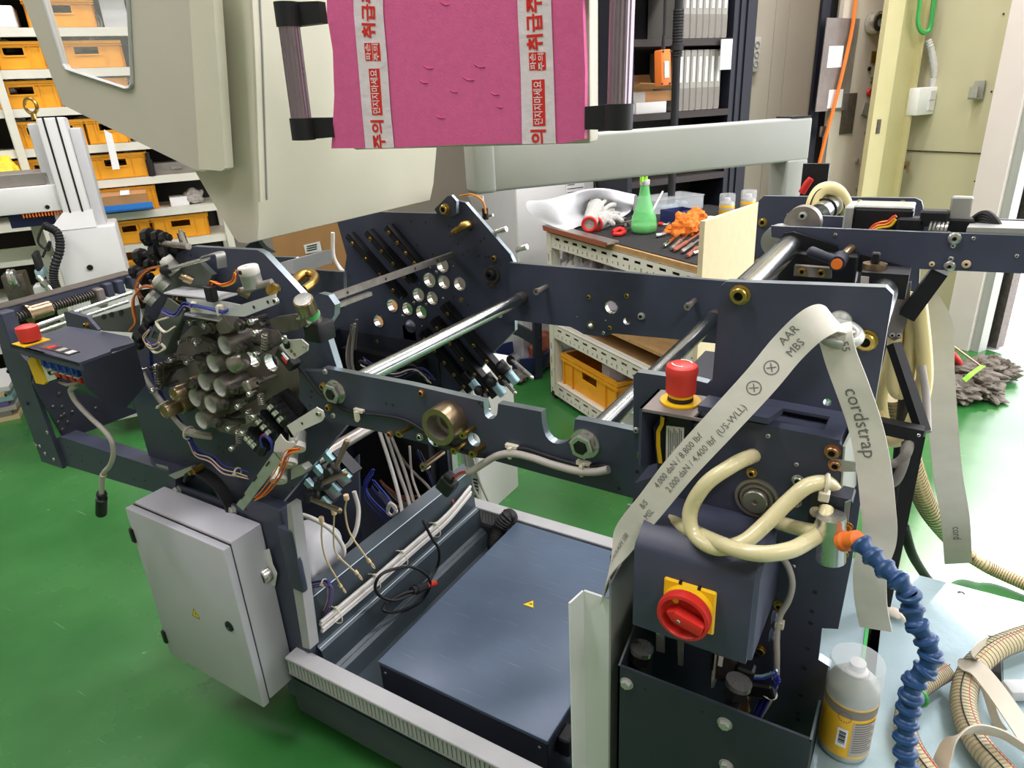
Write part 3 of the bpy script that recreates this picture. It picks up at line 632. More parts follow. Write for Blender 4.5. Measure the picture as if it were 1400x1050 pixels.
for j in range(7): b.tube(spl([p+UX*random.uniform(-.14, .14)+VX*random.uniform(-.05, .05)+V3(0, 0, random.uniform(-.02, .04)) for _ in range(5)], 5), 0.005, 5)
tag(b.build('loose_cables', 'rubber'), 'tangle of black cables above the blue tray', 'cable')
a = uvz(pV(231, 268, 5.0)); rbox('tissue_box', 'small white printed box beside the crumpled paper on the rack', 'box', a.x, a.x+0.11, 5.05, 5.2, RZS[6], RZS[6]+0.055, 'paper', 0.003)
b = MB(); b.crumple(RM(uvz(pV(264, 266, 5)).x, 5.1, RZS[6]+0.04), 0.075, 0.07, 0.06, 5, 0, 24, 14, 0.5); tag(b.build('crumpled_paper', 'cable_grey', None, 20), 'crumpled grey-white paper beside the small white box', 'paper')
# yellow bag at the far left
b = MB(); p = pV(8, 228, 4.95); b.crumple(p-V3(0, 0, 0.06), 0.09, 0.08, 0.12, 9, 0); tag(b.build('yellow_bag', 'yellow_print', None, 25), 'bright yellow bag at the left frame edge on the rack', 'bag')
# ------------------------------------------------ white lifting column machine in front of the rack
t = thing('lift_column', 'white upright machine column with two black slots and an eye bolt', 'machine', pV(130, 385, 4.0))
a = uvz(pV(44, 162, 4.0)); c = uvz(pV(94, 160, 4.0)); zt = a.z; u0, u1 = a.x+0.01, c.x-0.02
Rr = Matrix.Rotation(RZ, 3, 'Z')
b = MB(); b.rb(u0-u0, u1-u0, 0, 0.2, 0.4, zt, 0.012, 2, 0, Rr, RM(u0, 4.0, 0)); b.build('column', 'white', t)
b = MB(); b.rb(-0.045, 0.005, 0.05, 0.25, 1.02, zt-0.02, 0.01, 2, 0, Rr, RM(u0, 4.0, 0)); b.build('side_rail', 'lightgrey', t)
b = MB(); b.rb(u1-u0, u1-u0+0.05, 0.05, 0.22, 0.95, zt-0.05, 0.01, 2, 0, Rr, RM(u0, 4.0, 0)); b.build('side_cover', 'lightgrey', t)
b = MB(); wd = u1-u0
for x in (wd*0.27, wd*0.72): b.bx(x-0.004, x+0.004, -0.002, 0.004, 1.14, zt, 0, Rr, RM(u0, 4.0, 0))
b.bx(wd*0.27, wd*0.72, -0.002, 0.004, 1.132, 1.14, 0, Rr, RM(u0, 4.0, 0)); b.build('slot', 'black', t)
b = MB(); b.rb(-0.08, wd+0.09, -0.03, 0.26, 0.1, 1.12, 0.01, 2, 0, Rr, RM(u0, 4.0, 0)); b.build('base_box', 'white', t)
b = MB(); b.prism([RM(u0-0.08, 3.97, 1.12), RM(u0+wd+0.01, 3.97, 1.12), RM(u0+wd+0.01, 4.0, 1.2), RM(u0, 4.0, 1.2)], VX*0.12); b.build('shoulder', 'white', t)
p = RM(u0-0.0, 3.965, 0.93); b = MB(); b.cyl(p+UX*0.05, p+UX*0.05-VX*0.004, 0.014, n=12); b.build('port', 'black', t)
p = RM(u0-0.01, 4.08, zt+0.055); b = MB(); b.torus(p, V3(0.4, -1, 0), 0.032, 0.008, 18, 6); b.cyl(p-V3(0, 0, 0.06), p-V3(0, 0, 0.03), 0.012, n=10); b.build('eye_bolt', 'brass', t)
t2 = thing('side_arm', 'white horizontal machine arm with a grey top reaching out of frame', 'machine', pV(0, 290, 4.0))
a = uvz(pV(79, 252, 4.02)); c = uvz(pV(80, 288, 4.02)); b = MB(); b.rb(a.x-1.0, a.x, 0, 0.18, c.z, a.z, 0.006, 2, 0, Rr, RM(0, 4.02, 0)); b.build('housing', 'white', t2)
b = MB(); b.rb(a.x-1.0, a.x-0.03, 0.0, 0.3, a.z, a.z+0.06, 0.004, 1, 0, Rr, RM(0, 4.05, 0)); b.build('top_rail', 'cable_dim', t2)
p = RM(uvz(pV(65, 283, 4.02)).x, 4.02, pV(65, 283, 4.02).z); b = MB(); b.cyl(p, p-VX*0.004, 0.01, n=10); b.build('knob', 'black', t2)
b = MB(); rbx(b, a.x-0.25, a.x+0.0, 4.1, 4.2, c.z-0.07, c.z-0.005); b.build('gear_rack', 'blue_dark', t2)
b = MB()
for j in range(14): rbx(b, a.x-0.18+j*0.013, a.x-0.175+j*0.013, 4.03, 4.1, c.z-0.02, c.z-0.002)
b.build('comb', 'orange', t2)
# hydraulic pump, corrugated hose, frame bits under the arm
t = thing('hydraulic_pump', 'dark pump with grey-blue valve block and fittings behind the lead screw', 'pump', pV(55, 400, 3.9))
for nm, (px0, py0, px1, py1), m, dv in (('body', (0, 378, 48, 425), 'dark_steel', 0.1), ('valve', (42, 348, 58, 374), 'rubber', 0.0), ('valve_block', (46, 370, 62, 380), 'pale_cyan', 0.0), ('tank', (44, 393, 80, 420), 'white', 0.02)):
    a = uvz(pV(px0, py0, 3.9+dv)); c = uvz(pV(px1, py1, 3.9+dv)); b = MB(); b.rb(a.x, c.x, 0, 0.12, c.z, a.z, 0.006, 2, 0, Rr, RM(0, 3.9+dv, 0)); b.build(nm, m, t)
for q in (((52, 378), (75, 400)), ((58, 388), (80, 402))):
    b = MB(); b.cyl(pV(*q[0], 3.88), pV(*q[1], 3.85), 0.014, n=10); b.cyl(pV(*q[0], 3.88).lerp(pV(*q[1], 3.85), 0.3), pV(*q[0], 3.88).lerp(pV(*q[1], 3.85), 0.6), 0.019, n=6); b.build('fitting', 'steel', t)
for s_ in (0, 6):
    b = MB(); b.tube(spl([pV(12+s_, 370, 3.95), pV(11+s_, 374, 3.93), pV(14+s_, 385, 3.92), pV(18+s_, 390, 3.95)], 5), 0.01, 6); b.build('pipe', 'steel', t)
b = MB(); Q = spl([pV(60, 308, 3.95), pV(78, 318, 3.92), pV(82, 340, 3.9), pV(74, 368, 3.88), pV(75, 388, 3.86), pV(84, 404, 3.84)], 12); b.tube(Q, [0.017+0.004*(i % 2) for i in range(len(Q))], 10); tag(b.build('corrugated_hose', 'rubber'), 'black corrugated hose hanging beside the white column', 'hose')
b = MB(); b.tube(spl([pV(60, 306, 3.9), pV(52, 330, 3.9), pV(66, 342, 3.9), pV(68, 330, 3.9), pV(58, 352, 3.9)], 6), 0.006, 6); tag(b.build('black_cable', 'rubber'), 'thin black cable looping beside the corrugated hose', 'cable')
t = thing('steel_trestle', 'off-white slotted steel trestle under the white machine arm', 'frame', pV(50, 330, 4.3))
a = uvz(pV(0, 343, 4.3)); b = MB(); rbx(b, a.x-0.5, a.x+0.23, 4.3, 4.35, a.z-0.06, a.z); b.build('rail', 'angle_iron', t)
a = uvz(pV(44, 318, 4.28)); b = MB(); rbx(b, a.x, a.x+0.045, 4.28, 4.32, 0, a.z+0.15); b.build('post', 'angle_iron', t)
# bundle of paper reams on the floor at the far left
t = thing('paper_stack', 'stack of coloured paper sheets on the floor at the left edge', 'paper', pZ(5, 545, 0))
for j in range(7):
    p = uvz(pZ(28, 572, 0)); b = MB(); rbx(b, p.x-0.6, p.x-0.03*(j % 2), p.y, p.y+0.4, j*0.03, j*0.03+0.028); b.build('ream', ('wire_cream', 'cable_dim', 'cable_grey', 'wire_purple', 'pale_cyan', 'wire_cream', 'white')[j], t)
# ================================================================== WORK TABLE
TZ, TU0, TU1, TV0, TV1 = 0.975, 1.77, 2.85, 1.98, 3.16
t = thing('work_table', 'cream slotted-angle work table on casters with black top, full of tools', 'table', RM(2.2, 2.6, 0))
b = MB(); rbx(b, TU0+0.005, TU1, TV0, TV1, TZ-0.03, TZ-0.004, 0); rbx(b, TU0+0.02, TU1-0.01, TV0+0.02, TV1-0.02, TZ-0.004, TZ, 1); b.build('table_top', ['plywood', 'mat_black'], t)
def arail(par, z, v0, v1, u=TU0):                      # slotted angle rail facing -u
    b = MB(); h = 0.075; n = int((v1-v0)/0.085); holes = []
    P = lambda v, zz: RM(u, v, zz)
    for i in range(n):
        vc = v0+0.05+i*0.085
        holes.append([P(vc-0.022, z-0.018), P(vc+0.022, z-0.018), P(vc+0.022, z-0.03), P(vc-0.022, z-0.03)])
        holes.append([P(vc-0.03, z-0.045), P(vc-0.022, z-0.045), P(vc-0.022, z-0.065), P(vc-0.03, z-0.065)])
        holes.append([P(vc+0.012, z-0.05), P(vc+0.02, z-0.05), P(vc+0.02, z-0.06), P(vc+0.012, z-0.06)])
    b.prism([P(v0, z), P(v1, z), P(v1, z-h), P(v0, z-h)], UX*0.003, holes); rbx(b, u, u+0.05, v0, v1, z-0.003, z)
    rbx(b, u+0.03, u+0.032, v0, v1, z-h, z, 1)
    return b.build('slotted_rail', ['angle_iron', 'slot_dark'], par)
for z in (TZ-0.028, 0.45, 0.105): arail(t, z, TV0, TV1)
for (u, v) in ((TU0-0.001, TV1-0.05), (TU0-0.001, TV0), (TU1-0.05, TV0), (TU1-0.05, TV1-0.05)):
    b = MB(); P = lambda vv, zz: RM(u, vv, zz); hs = []
    for i in range(10): z = 0.13+i*0.083; hs.append([P(v+0.03, z), P(v+0.04, z), P(v+0.04, z+0.04), P(v+0.03, z+0.04)]); hs.append([P(v+0.012, z+0.05), P(v+0.02, z+0.05), P(v+0.02, z+0.06), P(v+0.012, z+0.06)])
    b.prism([P(v, 0.07), P(v+0.05, 0.07), P(v+0.05, TZ-0.03), P(v, TZ-0.03)], UX*0.003, hs); rbx(b, u, u+0.05, v, v+0.003, 0.07, TZ-0.03); rbx(b, u+0.006, u+0.008, v+0.005, v+0.05, 0.07, TZ-0.03, 1)
    b.build('leg', ['angle_iron', 'slot_dark'], t)
    q = RM(u+0.025, v+0.025, 0.03); b = MB(); b.cyl(q-VX*0.012, q+VX*0.012, 0.03, n=16); b.bx(-0.02, 0.02, -0.018, 0.018, 0.03, 0.045, 0, None, V3(q.x, q.y, 0.025)); b.build('caster', 'rubber', t)
for z in (0.42, 0.075):
    b = MB(); rbx(b, TU0+0.01, TU1, TV0+0.01, TV1-0.01, z-0.012, z); b.build('shelf_board', 'plywood', t)
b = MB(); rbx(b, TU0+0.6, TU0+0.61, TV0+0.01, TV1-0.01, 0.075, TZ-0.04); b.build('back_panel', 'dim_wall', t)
# steel rule with red stripe along the edge
t = thing('steel_rule', 'long steel rail with a red stripe along the table edge', 'rail', RM(TU0, 2.9, TZ))
b = MB(); rbx(b, TU0-0.035, TU0+0.03, 2.55, 3.14, TZ+0.001, TZ+0.012); b.build('bar', 'worn_steel', t); b = MB(); rbx(b, TU0-0.037, TU0-0.035, 2.56, 3.13, TZ-0.012, TZ+0.01); b.build('stripe', 'tool_brown', t)
# foam sheet: a wavy white sheet
t0 = [(722, 283), (735, 268), (770, 278), (800, 262), (832, 252), (868, 262)]
def sheet(name, rows, m, th=0.004, n=6):
    R = [spl(r, n) for r in rows]; cols = [spl([r[i] for r in R], n) for i in range(len(R[0]))]
    nu, nv = len(cols), len(cols[0]); vs = []; fs = []
    top = [cols[i][j] for i in range(nu) for j in range(nv)]; N = len(top)
    nr = []
    for i in range(nu):
        for j in range(nv):
            a = cols[min(i+1, nu-1)][j]-cols[max(i-1, 0)][j]; c = cols[i][min(j+1, nv-1)]-cols[i][max(j-1, 0)]; q = a.cross(c); nr.append(q.normalized() if q.length > 1e-9 else V3(0, 0, 1))
    bot = [p-q*th for p, q in zip(top, nr)]
    for i in range(nu-1):
        for j in range(nv-1):
            a, b_, c, d = i*nv+j, i*nv+j+1, (i+1)*nv+j+1, (i+1)*nv+j; fs.append((a, b_, c, d)); fs.append((N+a, N+d, N+c, N+b_))
    for i in range(nu-1): fs.append((i*nv, (i+1)*nv, N+(i+1)*nv, N+i*nv)); fs.append((i*nv+nv-1, N+i*nv+nv-1, N+(i+1)*nv+nv-1, (i+1)*nv+nv-1))
    for j in range(nv-1): fs.append((j, N+j, N+j+1, j+1)); k = (nu-1)*nv; fs.append((k+j, k+j+1, N+k+j+1, N+k+j))
    return MB().add(top+bot, fs)
def tp(px, py, h): return pZ(px, py, TZ+h)
rows = [[tp(778, 316, 0.01), tp(790, 310, 0.01), tp(815, 303, 0.012), tp(850, 297, 0.012)],
        [tp(745, 305, 0.03), tp(775, 300, 0.05), tp(812, 288, 0.03), tp(862, 288, 0.03)],
        [tp(722, 288, 0.08), tp(766, 280, 0.12), tp(806, 270, 0.12), tp(866, 278, 0.07)],
        [tp(720, 276, 0.11), tp(752, 272, 0.14), tp(812, 258, 0.17), tp(868, 266, 0.1)],
        [tp(726, 274, 0.09), tp(756, 274, 0.11), tp(822, 258, 0.15), tp(872, 270, 0.08)]]
tag(sheet('foam_sheet', rows, 'foam_white').build('packing_foam_sheet', 'foam_white', None, 60), 'wavy white packing foam sheet draped over the table corner', 'foam')
# work glove with red cuff
def glove(name, label, wrist, fingers, cuff_n, cuff_m):
    t = thing(name, label, 'glove', wrist)
    palm = wrist.lerp(fingers[1], 0.42); b = MB()
    d = (fingers[1]-wrist).normalized(); side = (fingers[0]-fingers[-1]); side = (side-d*side.dot(d)).normalized(); nn = d.cross(side)
    b.tube([wrist, wrist.lerp(palm, 0.5), palm, palm.lerp(fingers[1], 0.2)], [0.036, 0.042, 0.045, 0.04], 12)
    for i, f in enumerate(fingers[:-1]):
        st = palm+side*(0.036-0.024*i)+d*0.01; md = st.lerp(f, 0.55)+nn*0.012; b.tube(spl([st, md, f], 4), 0.0125, 8); b.ball(f, 0.0125, m=0, n=8, k=6)
    th = fingers[-1]; st = wrist.lerp(palm, 0.5)-side*0.03; b.tube(spl([st, st.lerp(th, 0.6)+nn*0.008, th], 4), 0.013, 8); b.ball(th, 0.013, n=8, k=6)
    b.build('hand', 'glove', t, 60)
    b = MB(); x, y = frame(d); Q = [wrist-d*0.008+(x*math.cos(a*2*PI/24)+y*math.sin(a*2*PI/24))*0.032 for a in range(24)]
    b.tube(Q, 0.0075, 7, closed=True); b.build('cuff', 'red', t, 60); return t
glove('work_glove', 'grey knitted work glove with red cuff lying on the foam sheet', tp(806, 306, 0.05), [tp(812, 266, 0.10), tp(823, 264, 0.10), tp(831, 272, 0.09), tp(840, 280, 0.07), tp(845, 292, 0.03)], 0, 'red')
glove('work_glove', 'second grey work glove, half hidden beneath the red-cuffed one', tp(815, 306, 0.035), [tp(838, 287, 0.04), tp(842, 293, 0.035), tp(846, 297, 0.03), tp(850, 302, 0.03), tp(838, 306, 0.03)], 0, 'red')
# spray bottle
q = tp(880, 318, 0); t = thing('spray_bottle', 'green transparent pear-shaped spray bottle with lime nozzle on the table', 'bottle', q)
b = MB(); b.lathe(q, (0, 0, 1), [(0, 0.001), (0.05, 0.001), (0.06, 0.012), (0.063, 0.035), (0.058, 0.07), (0.045, 0.11), (0.032, 0.15), (0.024, 0.19), (0.02, 0.225)], 24); b.build('body', 'bottle_green', t, 60)
b = MB(); b.lathe(q, (0, 0, 1), [(0, 0.004), (0.047, 0.004), (0.057, 0.014), (0.0595, 0.04), (0, 0.041)], 24); b.build('liquid', 'liquid_green', t, 60)
b = MB(); b.lathe(q, (0, 0, 1), [(0.021, 0.222), (0.023, 0.225), (0.023, 0.245), (0.0, 0.245)], 16); b.build('collar', 'white', t)
b = MB(); b.cyl(q+V3(0, 0, 0.245), q+V3(0, 0, 0.27), 0.013, n=10); b.rb(-0.014, 0.014, -0.03, 0.02, 0.268, 0.33, 0.006, 2, 0, None, q); b.build('nozzle', 'lime', t)
b = MB(); b.bx(-0.006, 0.006, -0.05, -0.03, 0.24, 0.3, 0, None, q); b.build('trigger', 'lime', t)
# spray cans with clear caps
def spray_can(name, label, q, r=0.03, h=0.1):
    t = thing(name, label, 'spray can', q)
    b = MB(); b.lathe(q, (0, 0, 1), [(0, 0.001), (r*0.93, 0.001), (r, 0.006), (r, h), (r*0.9, h+0.012), (r*0.5, h+0.02), (0, h+0.02)], 20, 0, [1, 1, 0, 1, 1, 1]); b.build('body', ['can_yellow', 'galv'], t)
    b = MB(); b.lathe(q, (0, 0, 1), [(r*1.01, h*0.55), (r*1.01, h*0.75)], 20); b.build('band', 'cable_grey', t)
    b = MB(); b.lathe(q, (0, 0, 1), [(r*1.02, h), (r*1.02, h+0.05), (r*0.97, h+0.055), (0, h+0.055)], 20); b.build('cap', 'clear', t)
    b = MB(); b.lathe(q, (0, 0, 1), [(r*0.4, h+0.018), (r*0.4, h+0.035), (0, h+0.036)], 12); b.build('nozzle', 'white', t); return t
spray_can('small_spray_can', 'yellow spray can with clear cap at the left of the pair on the table', tp(993, 294, 0), 0.04, 0.055)
spray_can('small_spray_can', 'yellow spray can nearest the dark panel, right of the pair on the table', tp(1022, 290, 0), 0.04, 0.06)
# clear tub
t = thing('plastic_tub', 'clear plastic tub of small parts behind the spray bottle', 'tub', tp(915, 283, 0))
o_ = tp(913, 286, 0); b = MB(); b.prism([o_+UX*x+VX*y for x, y in ((-0.16, -0.1), (0.16, -0.1), (0.17, 0.1), (-0.17, 0.1))], (0, 0, 0.004)); 
for (x0, x1, y0, y1) in ((-0.17, 0.17, -0.1, -0.097), (-0.17, 0.17, 0.097, 0.1), (-0.17, -0.167, -0.1, 0.1), (0.167, 0.17, -0.1, 0.1)): b.bx(x0, x1, y0, y1, 0, 0.07, 0, Rr, o_)
b.build('body', 'clear', t); b = MB(); b.rb(-0.175, 0.175, -0.105, 0.105, 0.07, 0.076, 0.002, 1, 0, Rr, o_); b.build('lid', 'clear', t)
b = MB()
for j in range(6): b.crumple(o_+UX*random.uniform(-.12, .12)+VX*random.uniform(-.06, .06)+V3(0, 0, 0.02), 0.03, 0.03, 0.02, 60+j, 0, 10, 7)
tag(b.build('small_parts', 'pale_cyan', t), kind='stuff')
b = MB(); b.cyl(tp(890, 292, 0.09), tp(906, 262, 0.12), 0.005, n=8); b.cyl(tp(884, 298, 0.02), tp(890, 292, 0.09), 0.003, n=6); tag(b.build('white_rod', 'white'), 'thin white rod leaning behind the spray bottle', 'rod')
t = thing('blue_tray', 'dark blue parts tray under the orange cloth', 'tray', tp(925, 306, 0)); o_ = tp(925, 303, 0); b = MB(); b.prism([o_+UX*x+VX*y for x, y in ((-0.05, -0.05), (0.08, -0.05), (0.08, 0.06), (-0.05, 0.06))], (0, 0, 0.004)); b.build('base', 'blue_dark', t)
b = MB()
for (x0, x1, y0, y1) in ((-0.055, 0.085, -0.055, -0.05), (-0.055, 0.085, 0.06, 0.065), (-0.055, -0.05, -0.05, 0.06), (0.08, 0.085, -0.05, 0.06)): b.bx(x0, x1, y0, y1, 0, 0.06, 0, Rr, o_)
b.build('wall', 'blue_dark', t)
b = MB(); b.crumple(tp(938, 310, 0.035), 0.075, 0.06, 0.075, 21, 0, 40, 24, 0.55); b.crumple(tp(922, 316, 0.01), 0.06, 0.04, 0.03, 22, 0, 30, 16, 0.5); b.crumple(tp(952, 296, 0.06), 0.05, 0.045, 0.05, 23, 0, 30, 16, 0.5); tag(b.build('orange_cloth', 'orange_cloth', None, 25), 'crumpled bright orange cloth on the table', 'cloth')
b = MB(); b.crumple(tp(972, 300, 0.015), 0.035, 0.03, 0.02, 25); tag(b.build('white_tube', 'white', None, 30), 'small white tube beside the orange cloth', 'tube')
# hand tools
def tool(name, label, p0, p1, r, m, handle=None, hm='red'):
    t = thing(name, label, 'tool', p0); d = (p1-p0)
    b = MB(); b.cyl(p0+d*0.4, p1, r*0.5, n=8); b.ring(p1-d*0.02, p1+d*0.08, r*1.5, r*0.7, 10); b.build('shaft', m, t)
    b = MB(); b.tube([p0, p0+d*0.05, p0+d*0.2, p0+d*0.42, p0+d*0.45], [r*0.7, r*1.2, r, r*1.1, r*0.6], 8); b.build('handle', hm, t)
for i, (a, c, m, hm, lb) in enumerate((
    ((897, 322), (925, 316), 'chrome', 'steel', 'chrome ratchet lying right of the spray bottle'),
    ((908, 336), (938, 314), 'chrome', 'chrome', 'chrome combination spanner beside the ratchet'),
    ((918, 340), (946, 316), 'chrome', 'steel', 'second chrome spanner in the row of tools'),
    ((922, 342), (958, 318), 'tool_brown', 'tool_brown', 'brown handled file in the row of tools'),
    ((932, 344), (964, 322), 'steel', 'worn_steel', 'worn steel spanner next to the brown file'),
    ((940, 350), (968, 326), 'worn_steel', 'tool_brown', 'brown gripped pliers near the table end'),
    ((948, 346), (972, 334), 'chrome', 'chrome', 'short chrome socket at the table end'),
    ((900, 306), (914, 307), 'steel', 'red', 'red handled screwdriver behind the spray bottle'))):
    tool('hand_tool', lb, tp(*a, 0.012), tp(*c, 0.012), 0.0085, m, None, hm)
t = thing('red_pliers', 'red handled pliers left of the spray bottle', 'tool', tp(845, 318, 0)); b = MB(); b.tube(spl([tp(838, 318, 0.012), tp(846, 313, 0.02), tp(854, 315, 0.014)], 5), 0.012, 8); b.tube(spl([tp(839, 320, 0.012), tp(847, 320, 0.012), tp(854, 317, 0.012)], 5), 0.011, 8); b.build('handle', 'red', t, 60); b = MB(); b.cyl(tp(853, 316, 0.012), tp(866, 309, 0.012), 0.008, 0.004, 8); b.build('jaw', 'dark_steel', t)
b = MB()
for j in range(16): p = tp(random.uniform(842, 872), random.uniform(298, 310), 0.006); b.cyl(p, p+V3(random.uniform(-.05, .05), random.uniform(-.05, .05), 0.012), random.uniform(0.004, 0.009), n=6)
tag(b.build('small_fittings', 'dark_steel'), 'heap of small dark fittings on the table by the glove', 'fittings', kind='stuff')
# crumpled cloths on the middle shelf
def sp(px, py, u): return pU(px, py, u)
for i, (px, py, s, m, lb) in enumerate(((776, 350, 0.06, 'cloth_white', 'crumpled white plastic at the left of the table shelf'), (793, 352, 0.07, 'cloth_white', 'white crumpled bag in the middle of the table shelf'), (815, 356, 0.085, 'cloth_lilac', 'pale lilac cloth heaped on the table shelf'), (840, 362, 0.085, 'cloth_lilac', 'lilac grey cloth hanging at the right of the heap'))):
    p = sp(px, py, 1.88+0.01*i); b = MB(); b.crumple(V3(p.x, p.y, 0.70), s*1.1, s, 0.16, 40+i, 0, 40, 24, 0.45); o = b.build('cloth_heap', m, None, 25); tag(o, lb, 'cloth')
b = MB(); p = sp(892, 362, 1.9); b.tube(spl([p+V3(-.06, 0, 0.0), p+V3(0, 0.02, 0.015), p+V3(.07, .02, 0)], 5), 0.03, 10); tag(b.build('tape_roll', 'wire_cream', None, 60), 'beige roll under the table edge', 'roll')
b = MB(); rbx(b, TU0+0.06, TU0+0.58, TV0+0.05, TV1-0.05, 0.51, 0.525); tag(b.build('inner_shelf', 'plywood'), 'plywood inner shelf board carrying the cloth heap', 'board')
# lower crate and tray
def bigcrate(name, label, u0, u1, v0, v1, z0, h, m):
    b = MB(); t_ = 0.008
    P = lambda v, z: RM(u0, v, z); vm = (v0+v1)/2; hole = [P(vm-0.07, z0+h*0.55), P(vm+0.07, z0+h*0.55), P(vm+0.07, z0+h*0.78), P(vm-0.07, z0+h*0.78)]
    b.prism([P(v0, z0), P(v1, z0), P(v1, z0+h), P(v0, z0+h)], UX*t_, [hole])
    rbx(b, u1-t_, u1, v0, v1, z0, z0+h); rbx(b, u0, u1, v0, v0+t_, z0, z0+h); rbx(b, u0, u1, v1-t_, v1, z0, z0+h); rbx(b, u0, u1, v0, v1, z0, z0+t_)
    for z in (z0+h-0.018, z0+h*0.84-0.008):
        rbx(b, u0-0.012, u0, v0-0.012, v1+0.012, z, z+0.018); rbx(b, u1, u1+0.012, v0-0.012, v1+0.012, z, z+0.018); rbx(b, u0, u1, v0-0.012, v0, z, z+0.018); rbx(b, u0, u1, v1, v1+0.012, z, z+0.018)
    for v in (v0+0.01, v0+0.1, v1-0.1, v1-0.01): rbx(b, u0-0.01, u0, v-0.005, v+0.005, z0, z0+h)
    for u in (u0+0.08, u1-0.08): rbx(b, u-0.005, u+0.005, v0-0.01, v0, z0, z0+h)
    return tag(b.build(name, m), label, 'crate')
bigcrate('storage_crate', 'large yellow crate with a white bag on the lower table shelf', TU0+0.04, TU0+0.42, 2.56, 3.08, 0.076, 0.21, 'crate')
b = MB(); b.crumple(RM(TU0+0.2, 2.72, 0.26), 0.13, 0.1, 0.11, 77, 0, 40, 24, 0.3); tag(b.build('plastic_bag', 'cloth_white', None, 30), 'crumpled white plastic bag in the large yellow crate', 'bag')
t = thing('clear_tray', 'clear plastic tray with an orange handle tool on the lower table shelf', 'tray', RM(TU0+0.1, 2.35, 0.08)); b = MB()
u0, u1, v0, v1, z0, z1 = TU0+0.02, TU0+0.4, 2.1, 2.5, 0.077, 0.2
for q in ((u0, u0+0.004, v0, v1), (u1-0.004, u1, v0, v1), (u0, u1, v0, v0+0.004), (u0, u1, v1-0.004, v1)): rbx(b, *q, z0, z1)
rbx(b, u0, u1, v0, v1, z0, z0+0.004); rbx(b, u0-0.015, u0, v0-0.015, v1+0.015, z1-0.006, z1); rbx(b, u0, u1, v1, v1+0.015, z1-0.006, z1); b.build('body', 'clear_tray', t)
b = MB(); b.tube(spl([RM(TU0+0.1, 2.46, 0.14), RM(TU0+0.12, 2.4, 0.2), RM(TU0+0.14, 2.3, 0.18)], 6), 0.02, 8); tag(b.build('orange_grip', 'orange', None, 60), 'orange tool grip sticking out of the clear tray', 'tool')
# ------------------------------------------------ pale board standing in front of the table end
A, B = pD(957, 302, 2.2), V3(-0.568, 2.65, 1.207); B.z = A.z
b = MB(); n_ = (B-A).cross(V3(0, 0, 1)).normalized(); b.prism([A, B, V3(B.x, B.y, 0.002), V3(A.x, A.y, 0.002)], n_*0.018, (), 0); tag(b.build('pale_board', 'board'), 'pale wooden board standing upright in front of the table end', 'board')
# dark clip-on things at the table end
b = MB(); rbx(b, TU0-0.03, TU0+0.0, TV0+0.01, TV0+0.07, TZ-0.16, TZ-0.1); tag(b.build('red_clamp', 'tool_brown'), 'small red brown clamp at the table corner', 'clamp')
# ------------------------------------------------ black stand with blue drum and rag by the table
t = thing('black_stand', 'black curved steel stand leg on the green floor beside the table', 'stand', pZ(738, 520, 0))
p = pZ(738, 518, 0.0); b = MB(); b.prism([p+UX*0.02, p-UX*0.03, p-UX*0.03+V3(0, 0, 0.52)-VX*0.02, p+UX*0.02+V3(0, 0, 0.52)-VX*0.02], VX*0.03); b.build('leg', 'navy_dark', t)
p2 = p+V3(0, 0, 0.24); b = MB(); Q = [p2+VX*0.2*math.sin(a)*0.9-UX*(0.24*a/1.6)+V3(0, 0, 0.08*math.sin(a*1.8)) for a in [i*0.16 for i in range(11)]]; b.ribbon(Q, [V3(0, 0, 1)]*11, 0.07, 0.02); b.build('arm', 'navy_dark', t)
p = pZ(715, 508, 0); b = MB(); b.lathe(p, (0, 0, 1), [(0, 0.02), (0.1, 0.02), (0.12, 0.0), (0.15, 0.03), (0.17, 0.13), (0.175, 0.15), (0.165, 0.15), (0.15, 0.04), (0, 0.035)], 28); tag(b.build('blue_drum', 'blue_dark', None, 50), 'low blue round tub on the floor behind the clamps', 'tub')
b = MB(); b.crumple(pZ(708, 516, 0.03), 0.06, 0.06, 0.05, 31, 0, 24, 14, 0.5); tag(b.build('brown_rag', 'rag', None, 25), 'small brown rag on the floor by the blue tub', 'rag')
b = MB(); a = pZ(745, 500, 0); b.crumple(uvz(a).x*UX+uvz(a).y*VX+VX*0.02+V3(0, 0, 0.1), 0.12, 0.14, 0.16, 33, 0, 30, 18, 0.3); tag(b.build('printed_sack', 'tool_brown', None, 30), 'brown patterned sack standing behind the table leg', 'sack')
# ------------------------------------------------ rags by the door
for i, (px, py, s, lb) in enumerate(((1318, 512, 0.16, 'grey rag heap left by the door frame'), (1345, 505, 0.17, 'grey twisted rag in the middle of the heap by the door'), (1308, 532, 0.15, 'grey rag nearest the webbing strap'), (1340, 528, 0.14, 'grey rag corner pointing towards the sunlit floor'), (1368, 506, 0.1, 'frayed rag end at the right of the heap'))):
    b = MB(); b.crumple(pZ(px, py, 0.05), s*1.25, s*0.85, 0.07, 51+i, 0, 56, 30, 0.75, Matrix.Rotation(0.7*i, 3, 'Z')); tag(b.build('floor_rag', 'rag', None, 20), lb, 'rag')
b = MB(); Q = spl([pZ(1318, 520, 0.12), pZ(1330, 510, 0.15), pZ(1344, 500, 0.13)], 6); b.ribbon(Q, [V3(1, 0.3, 0)]*len(Q), 0.025, 0.004); tag(b.build('lime_ribbon', 'lime'), 'lime green ribbon on the rag heap', 'ribbon')
b = MB(); b.tube(spl([pZ(1298, 480, 0.2), pZ(1306, 488, 0.18), pZ(1312, 498, 0.12), pZ(1304, 492, 0.15)], 6), 0.018, 7); tag(b.build('red_cord', 'red', None, 60), 'red cord end at the left of the rag heap', 'cord')  # end of a red cord
